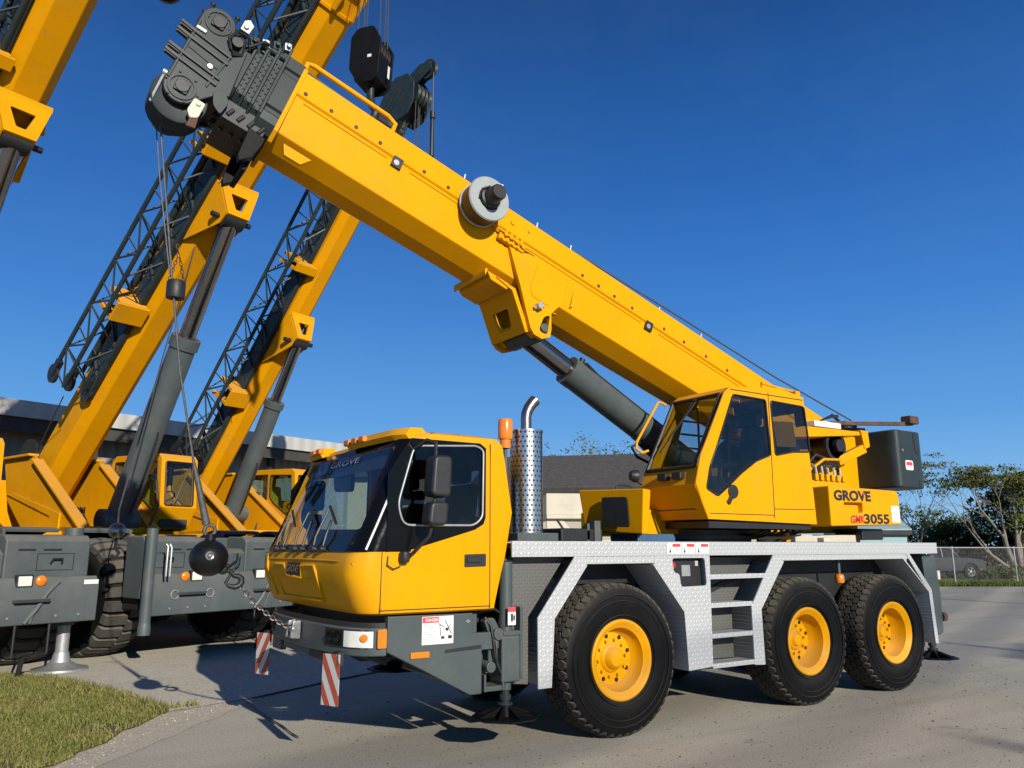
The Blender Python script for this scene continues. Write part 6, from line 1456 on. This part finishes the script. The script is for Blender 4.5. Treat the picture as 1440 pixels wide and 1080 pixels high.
# ground direction helper for the far right: V = view axis, Rr = right
V = Vector((math.cos(R(56.946)), math.sin(R(56.946)), 0)); Rr = Vector((math.sin(R(56.946)), -math.cos(R(56.946)), 0)); C0 = Vector((-5.081, -7.182, 0))
def far(a, b, z=0): 
    q = C0 + Rr * a + V * b; return (q.x, q.y, z)
tree('flat_topped_tree', 'pale barked tree with bare forking limbs and a flat feathery crown behind the fence', far(27.6, 44), [((-.55, .1, 1), 1.0, 1.), ((-.05, 0, 1), .95, .85), ((.35, .2, 1), .85, .7), ((-.9, .3, .8), 1.0, .6)], 2.55, .20, 4, (5800, .66, .10), 'foliage_olive', 21, spread=.70, up=.10, flat=.26, keep=.55)
tree('bare_tree', 'thin grey tree with sparse twigs left of the flat topped tree', far(25.2, 50), [((-.3, 0, 1), 1, 1), ((.3, .3, 1), .9, .8)], 2.2, .13, 4, (500, .45, .11), 'foliage_olive', 22, spread=.6, up=.12, flat=.4, keep=.6)
tree('thin_tree', 'slim pale stemmed tree leaning at the right edge before the dark tree', far(29.6, 46), [((.2, 0, 1), 1, 1), ((-.5, 0, 1), .9, .7)], 2.2, .12, 3, (700, .5, .14), 'foliage', 27, spread=.6, up=.12, flat=.5)
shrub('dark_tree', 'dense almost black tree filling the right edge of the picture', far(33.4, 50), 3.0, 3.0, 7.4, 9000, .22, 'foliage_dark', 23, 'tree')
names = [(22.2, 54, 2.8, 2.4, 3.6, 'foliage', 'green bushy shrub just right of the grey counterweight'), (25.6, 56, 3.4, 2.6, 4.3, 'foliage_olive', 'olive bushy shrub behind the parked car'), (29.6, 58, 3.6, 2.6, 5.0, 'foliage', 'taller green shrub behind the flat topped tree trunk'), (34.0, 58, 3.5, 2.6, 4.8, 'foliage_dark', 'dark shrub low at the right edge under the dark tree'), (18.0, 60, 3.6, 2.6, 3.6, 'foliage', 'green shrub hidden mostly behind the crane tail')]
for i, (a, b, rx, ry, h, mt, lb) in enumerate(names): shrub('bush', lb, far(a, b), rx, ry, h, 7500, .14, mt, 40 + i, group='bushes behind the fence')
for i, (a, b, h, lb) in enumerate([(24.4, 41.5, .75, 'small green weed clump in front of the parked car'), (25.9, 42, .9, 'leafy garden plant right of the parked car'), (27.0, 43, .8, 'reddish green low plant left of the pale trunk'), (29.3, 43, .9, 'low plant at the foot of the pale trunk')]):
    shrub('garden_plant', lb, far(a, b), .7, .5, h, 500, .12, ('foliage', 'foliage_olive')[i % 2], 60 + i, 'plant', 'low plants behind the fence')
tree('roof_tree', 'small leafy treetop showing above the dark shingle roof', far(4.9, 46), [((0, 0, 1), 1, 1), ((.3, 0, 1), .9, .8), ((-.3, 0, 1), .9, .8)], 3.0, .2, 3, (1800, .75, .12), 'foliage_olive', 25, spread=.5, up=.3, flat=.8)
tag(sheet('far_lawn', [far(-5, 35.5)[:2], far(60, 35.5)[:2], far(90, 75)[:2], far(-5, 75)[:2]], .006, 'far_grass_mat'), kind='structure')
strip_ = [far(17, 35.6)[:2], far(28, 35.6)[:2], far(30, 41)[:2], far(19, 41)[:2]]
tag(grass_field('lawn_grass', strip_, 16000, .14, 15, 'foliage', .006, .02), 'strip of green lawn in front of the fence at the far right', 'grass')

# ------------------------------------------------------------------ fence
m, nt, b, out = new_mat('chain_link')
tr = N(nt, 'ShaderNodeBsdfTransparent'); mx = N(nt, 'ShaderNodeMixShader'); tc = N(nt, 'ShaderNodeTexCoord'); sp = N(nt, 'ShaderNodeSeparateXYZ'); nt.links.new(tc.outputs['UV'], sp.inputs[0])
g1 = math_n(nt, 'LESS_THAN', math_n(nt, 'FRACT', math_n(nt, 'ADD', sp.outputs['X'], sp.outputs['Y'])), .035); g2 = math_n(nt, 'LESS_THAN', math_n(nt, 'FRACT', math_n(nt, 'ADD', math_n(nt, 'SUBTRACT', sp.outputs['X'], sp.outputs['Y']), 1000.)), .035)
nt.links.new(math_n(nt, 'MAXIMUM', g1, g2), mx.inputs[0]); nt.links.new(tr.outputs[0], mx.inputs[1]); nt.links.new(b.outputs[0], mx.inputs[2]); nt.links.new(mx.outputs[0], out.inputs[0])
b.inputs['Base Color'].default_value = (.35, .35, .35, 1); b.inputs['Metallic'].default_value = .5; b.inputs['Roughness'].default_value = .5
MAT['chain_link'] = m
fn = root('chain_link_fence', 'galvanised chain link fence with top rail in front of the parked car', 'fence', far(22, 38))
fa, fb = Vector(far(12, 38)), Vector(far(44, 38)); n = 11
m = MB(); m.tube([fa + Vector((0, 0, 1.66)), fb + Vector((0, 0, 1.66))], .028, 8); m.build('top_rail', 'galvanised', fn)
for i in range(n + 1):
    p = fa + (fb - fa) * i / n; m = MB(); m.cyl(p, p + Vector((0, 0, 1.72)), .032, n=10); m.build('post', 'galvanised', fn)
m = MB(); m.add([fa + Vector((0, 0, .03)), fb + Vector((0, 0, .03)), fb + Vector((0, 0, 1.64)), fa + Vector((0, 0, 1.64))], [(0, 1, 2, 3)])
o = m.build('mesh_panel', 'chain_link', fn, fix=False); uv = o.data.uv_layers.new(name='uv')
Lf = (fb - fa).length / .07
for k, q in enumerate(((0, 0), (Lf, 0), (Lf, 23), (0, 23))): uv.data[k].uv = q

# ------------------------------------------------------------------ parked car
pbr('car_paint', (.025, .028, .034), .25, var=.1, coat=.5)
def car(loc, rz, label):
    g = root('parked_car', label, 'car', loc, rz, local=True)
    body = rounded([(-2.4, .42), (2.35, .42), (2.42, .75), (2.30, 1.02), (1.15, 1.12), (-.9, 1.12), (-2.35, 1.10), (-2.42, .7)], .12)
    m = MB(); m.xz(body, -.92, .92); bo = m.build('body', 'car_paint', g, bevel=.06, seg=3)
    c = MB()
    for x in (-1.5, 1.5): c.cyl((x, -1.2, .40), (x, 1.2, .40), .44, n=28)
    cut(bo, [c]); finish(bo, .04)
    m = MB(); m.add([(-1.0, -.85, 1.11), (1.05, -.85, 1.11), (.55, -.72, 1.72), (-.85, -.72, 1.74), (-1.0, .85, 1.11), (1.05, .85, 1.11), (.55, .72, 1.72), (-.85, .72, 1.74)], [(0, 1, 2, 3), (7, 6, 5, 4), (0, 4, 5, 1), (1, 5, 6, 2), (2, 6, 7, 3), (3, 7, 4, 0)]); m.build('roof', 'car_paint', g, bevel=.05)
    for s in (-1, 1):
        m = MB(); m.add([(-.9, s * .848, 1.16), (-.05, s * .848, 1.16), (-.05, s * .745, 1.64), (-.80, s * .745, 1.65)], [(0, 1, 2, 3)]); m.add([(.02, s * .848, 1.16), (.92, s * .848, 1.16), (.48, s * .745, 1.64), (.02, s * .745, 1.64)], [(0, 1, 2, 3)]); m.build('side_window', 'black_gloss', g)
        m = MB(); m.box((2.33, s * .7 - .15, .78), (2.42, s * .7 + .15, .92)); m.build('headlight', 'lamp_white', g, bevel=.02)
        for x in (-1.5, 1.5):
            m = MB(); m.cyl((x, s * .62, .38), (x, s * .70, .38), .1, n=12); wv = m.build('wheel', 'dark', g)
            m = MB(); m.lathe([(.24, -.11), (.36, -.11), (.385, -.06), (.385, .06), (.36, .11), (.24, .11)], (x, s * .80, .38), (0, 1, 0), 30, closed=True); m.build('tyre', 'rubber', wv)
            m = MB(); m.lathe([(.24, .0), (.24, .10), (.20, .06)], (x, s * .80, .38), (0, s, 0), 24); m.lathe([(.06, .08), (.0, .09)], (x, s * .80, .38), (0, s, 0), 12)
            for k in range(5): a = 2 * math.pi * k / 5; m.beam((x + .04 * math.cos(a), s * .88, .38 + .04 * math.sin(a)), (x + .23 * math.cos(a), s * .87, .38 + .23 * math.sin(a)), .02, .07, (0, 1, 0))
            m.build('rim', 'galvanised', wv)
    m = MB(); m.add([(1.10, -.78, 1.14), (1.10, .78, 1.14), (.62, .68, 1.68), (.62, -.68, 1.68)], [(0, 1, 2, 3)]); m.build('windscreen', 'black_gloss', g)
    return g
a_lat = math.atan2(Rr.y, Rr.x)
car(far(23.2, 44.5), a_lat + R(6), 'dark parked car with silver wheels behind the chain link fence')

# ------------------------------------------------------------------ buildings
def corrugated(name, col, axis_scale=(6, 6), amp=.5, rough=.6):
    m, nt, b, out = new_mat(name)
    g = N(nt, 'ShaderNodeNewGeometry'); sp = N(nt, 'ShaderNodeSeparateXYZ'); nt.links.new(g.outputs['Position'], sp.inputs[0])
    u = math_n(nt, 'ADD', math_n(nt, 'MULTIPLY', sp.outputs['X'], axis_scale[0]), math_n(nt, 'MULTIPLY', sp.outputs['Y'], axis_scale[1]))
    s = math_n(nt, 'SINE', u); f = noise(nt, .8, 6, .65)
    c_ = mixc(nt, f, tuple(x * .72 for x in col), col); c_ = mixc(nt, math_n(nt, 'MULTIPLY', math_n(nt, 'ADD', s, 1.), .10), c_, tuple(x * .5 for x in col))
    nt.links.new(c_, b.inputs['Base Color']); b.inputs['Roughness'].default_value = rough
    bp = N(nt, 'ShaderNodeBump'); bp.inputs['Strength'].default_value = amp; bp.inputs['Distance'].default_value = .03; nt.links.new(s, bp.inputs['Height']); nt.links.new(bp.outputs[0], b.inputs['Normal'])
    MAT[name] = m
corrugated('shaded_shed_wall', (.30, .29, .265), (18, 7)); corrugated('roof_sheet', (.55, .54, .50), (12, 5)); corrugated('cream_wall', (.62, .56, .43), (.01, .01))  # shed wall colour is darkened to imitate shade on it
pbr('shingle', (.085, .078, .07), .95, var=.3, scale=6, bump=.6)
pbr('fascia_dark', (.05, .047, .042), .8, var=.25)
# open shed on the left; its long axis runs parallel to the row of cranes
sl, sf = Vector((.9327, .3607, 0)), Vector((.36, -.933, 0))    # along, toward camera
so = Vector((-5.3, 16.6, 0))
def shp(a, b, z): q = so + sl * a - sf * b; return (q.x, q.y, z)
sh = root('open_shed', 'long grey open fronted shed with a pale rusty sheet roof behind the cranes', 'shed', so)
def sbox(m, a0, a1, b0, b1, z0, z1):
    vs = [shp(a, b, z) for z in (z0, z1) for a, b in ((a0, b0), (a1, b0), (a1, b1), (a0, b1))]
    m.add(vs, [(0,3,2,1),(4,5,6,7),(0,1,5,4),(1,2,6,5),(2,3,7,6),(3,0,4,7)])
m = MB(); sbox(m, -14, 14.5, .5, .7, 0, 5.10); sbox(m, 14.3, 14.5, 0.7, 7.0, 0, 5.1); m.build('wall', 'shaded_shed_wall', sh)
m = MB(); pr2 = [(-.5, 4.95), (7.6, 6.15), (7.6, 6.27), (-.5, 5.07)]
m.add([shp(-14.5, b, z) for b, z in pr2] + [shp(15, b, z) for b, z in pr2], [(0, 1, 2, 3), (7, 6, 5, 4), (0, 4, 5, 1), (1, 5, 6, 2), (2, 6, 7, 3), (3, 7, 4, 0)]); m.build('roof', 'roof_sheet', sh)
m = MB(); sbox(m, -14.5, 15, -.52, -.42, 4.95, 5.38); m.build('fascia', 'roof_sheet', sh)
m = MB(); sbox(m, -14.4, 14.9, -.40, -.30, 4.60, 4.95); m.build('eave_shade_strip', 'fascia_dark', sh)  # dark strip painting in the shade under the eave
for a in (-10, -6.5): 
    m = MB(); sbox(m, a, a + 1.6, .42, .52, 2.4, 3.6); m.build('window', 'black_gloss', sh)
for a in (3.0, 9.0):
    m = MB(); sbox(m, a, a + 3.2, .40, .52, 0, 3.9); m.build('roller_door', 'galvanised', sh)
for a in (-9.5, -3.5, 2.5, 8.5, 14.2): m = MB(); sbox(m, a, a + .2, 0, .2, 0, 4.95); m.build('post', 'fascia_dark', sh)
m = MB(); p_ = [far(-8.7, 30)[:2], far(-6.5, 30)[:2], far(-6.5, 32)[:2], far(-8.7, 32)[:2]]; m.xy(p_, 5.05, 5.58); tag(m.build('roof_unit', 'decal_grey', None, bevel=.03), 'pale box unit standing on the low roof behind the front cab', 'roof unit')
# cream building: wall and dark shingle roof on the right
def building(nm, label, A, B, depth, ze, zr, over, wallmat, roofmat, wins=()):
    A, B = Vector(A), Vector(B); u = (B - A).normalized(); n = Vector((-u.y, u.x, 0))
    if n.dot(V) < 0: n = -n
    g = root(nm, label, 'building', A)
    L_ = (B - A).length
    def q(a, d, z): w_ = A + u * a + n * d; return (w_.x, w_.y, z)
    m = MB(); vs = [q(a, d, z) for z in (0, ze) for a, d in ((0, 0), (L_, 0), (L_, depth), (0, depth))]; m.add(vs, [(0,3,2,1),(4,5,6,7),(0,1,5,4),(1,2,6,5),(2,3,7,6),(3,0,4,7)])
    for a in (0, L_): m.add([q(a, 0, ze), q(a, depth, ze), q(a, depth / 2, zr)], [(0, 1, 2)])
    m.build('wall', wallmat, g)
    m = MB()
    for (d0, z0, d1, z1) in ((-over, ze - over * .3, depth / 2, zr), (depth + over, ze - over * .3, depth / 2, zr)):
        vs = [q(a, d, z + t) for t in (0, .12) for a, d, z in ((-over, d0, z0), (L_ + over, d0, z0), (L_ + over, d1, z1), (-over, d1, z1))]; m.add(vs, [(0,3,2,1),(4,5,6,7),(0,1,5,4),(1,2,6,5),(2,3,7,6),(3,0,4,7)])
    m.build('roof', roofmat, g)
    m = MB(); vs = [q(a, d, z) for z in (ze - over * .3 - .16, ze - over * .3 + .06) for a, d in ((-over, -over - .05), (L_ + over, -over - .05), (L_ + over, -over + .02), (-over, -over + .02))]; m.add(vs, [(0,3,2,1),(4,5,6,7),(0,1,5,4),(1,2,6,5),(2,3,7,6),(3,0,4,7)]); m.build('fascia', 'fascia_dark', g)
    for a, w_, z0, z1 in wins:
        m = MB(); vs = [q(x, -.03, z) for x, z in ((a - .06, z0 - .06), (a + w_ + .06, z0 - .06), (a + w_ + .06, z1 + .06), (a - .06, z1 + .06))] + [q(x, .02, z) for x, z in ((a - .06, z0 - .06), (a + w_ + .06, z0 - .06), (a + w_ + .06, z1 + .06), (a - .06, z1 + .06))]
        m.add(vs, [(0, 1, 2, 3), (7, 6, 5, 4), (0, 4, 5, 1), (1, 5, 6, 2), (2, 6, 7, 3), (3, 7, 4, 0)]); f = m.build('window', 'white', g)
        m = MB(); m.add([q(a, -.035, z0), q(a + w_, -.035, z0), q(a + w_, -.035, z1), q(a, -.035, z1)], [(0, 1, 2, 3)]); m.build('pane', 'black_gloss', f)
    return g
building('cream_house', 'cream building with a dark grey shingle roof behind the crane superstructure', far(-1.2, 34), far(9.6, 31.5), 7, 4.2, 5.75, .6, 'cream_wall', 'shingle', ((1.0, 1.2, 1.2, 2.6), (7.6, 1.2, 1.2, 2.6)))
building('low_store', 'low cream store with a grey roof at the end of the open shed', far(-13.5, 31), far(-3.6, 30.0), 5, 4.55, 5.5, .35, 'cream_wall', 'fascia_dark', ((4.4, 1.2, 2.3, 3.5),))
m = MB(); q = [far(15.0, 36, 0), far(19.0, 36, 0)]
building('blue_shed', 'pale blue tin shed low behind the tail of the truck crane', far(16.2, 40), far(19.4, 39.5), 3, 2.5, 3.0, .2, 'teal_panel', 'teal_panel')
# cream boom truck parked behind
bt = root('parked_truck', 'cream service truck body parked behind, partly hidden by the chrome exhaust stack', 'truck', far(.95, 23), a_lat + R(4), local=True)
m = MB(); m.box((-3.2, -1.2, 1.05), (-.1, 1.2, 2.05)); m.box((-.1, -1.15, 2.55), (3.0, 1.15, 3.15)); m.box((-.1, -1.2, 2.45), (3.0, 1.2, 2.57)); m.xz([(-.1, 1.1), (3.0, 1.1), (3.0, 2.4), (2.4, 2.4), (2.0, 1.9), (.8, 1.9), (.4, 2.4), (-.1, 2.4)], -1.15, -1.05); m.build('truck_body', 'cream', bt, bevel=.03)
m = MB(); m.xz(rounded([(-5.0, .9), (-3.3, .9), (-3.3, 2.9), (-4.5, 2.9), (-4.9, 2.0)], .1), -1.15, 1.15); cbk = m.build('cab', 'white', bt, bevel=.04)
m = MB(); m.xz(rounded([(-4.4, 2.1), (-3.6, 2.1), (-3.6, 2.7), (-4.35, 2.7)], .05), -1.156, -1.151); m.build('window', 'black_gloss', cbk)
m = MB(); m.xz(rounded([(1.2, 2.15), (1.45, 2.28), (1.7, 2.15), (1.7, 1.98), (1.2, 1.98)], .03), -1.158, -1.152); m.build('body_badge', 'red', bt)
m = MB()
for a, b in (((.2, 2.45), (.5, 2.0)), ((2.6, 2.45), (2.2, 2.0)), ((.5, 2.0), (2.2, 2.0))): m.beam((a[0], -1.17, a[1]), (b[0], -1.17, b[1]), .03, .05, (0, 1, 0))
m.build('body_rail', 'fascia_dark', bt)
m = MB(); m.box((-5.0, -.5, .6), (3.0, .5, 1.0)); m.build('chassis', 'dark', bt)
for x in (-4.2, 1.4, 2.5):
    for s in (-1, 1):
        m = MB(); m.lathe([(.28, -.15), (.48, -.15), (.52, -.08), (.52, .08), (.48, .15), (.28, .15)], (x, s * 1.02, .52), (0, 1, 0), 28, closed=True); m.lathe([(.28, .1), (.1, .02), (0, .02)], (x, s * 1.02, .52), (0, s, 0), 20); m.build('wheel', 'rubber', bt)
# ------------------------------------------------------------------ posts and wires along the street behind the viewer
def upole(x, y, h, r, label):
    g = root('utility_pole', label, 'utility pole', (x, y, 0), group='utility poles along the street')
    m = MB(); m.cyl((x, y, 0), (x, y, h), r, r * .7, 14); m.build('pole', 'bark', g)
    m = MB(); m.beam((x - 1.1, y - .38, h - .5), (x + 1.1, y + .38, h - .5), .1, .12); m.build('crossarm', 'bark', g)
upole(7.5, -31, 12.4, .10, 'tall utility pole on the street, its shadow falling right of the truck')
upole(19.6, -24, 13.4, .10, 'tall utility pole farther along the street, its shadow on the yard at the right')
upole(-.2, -44, 15.9, .13, 'tall utility pole across the street, its faint shadow in the foreground')
m = MB()
for i, (k, z) in enumerate(((0, 15.9), (1.1, 15.85), (-1.3, 15.7))):
    m.tube([(x, -40.9 + k + .3425 * x - 1.0 * 0, z - 1.2 * (1 - ((x) / 45) ** 2) + 1.2) for x in range(-45, 46, 15)], .05, 6)
tag(m.build('overhead_cable', 'rope', None), 'overhead cables strung along the street behind the viewer', 'cable')
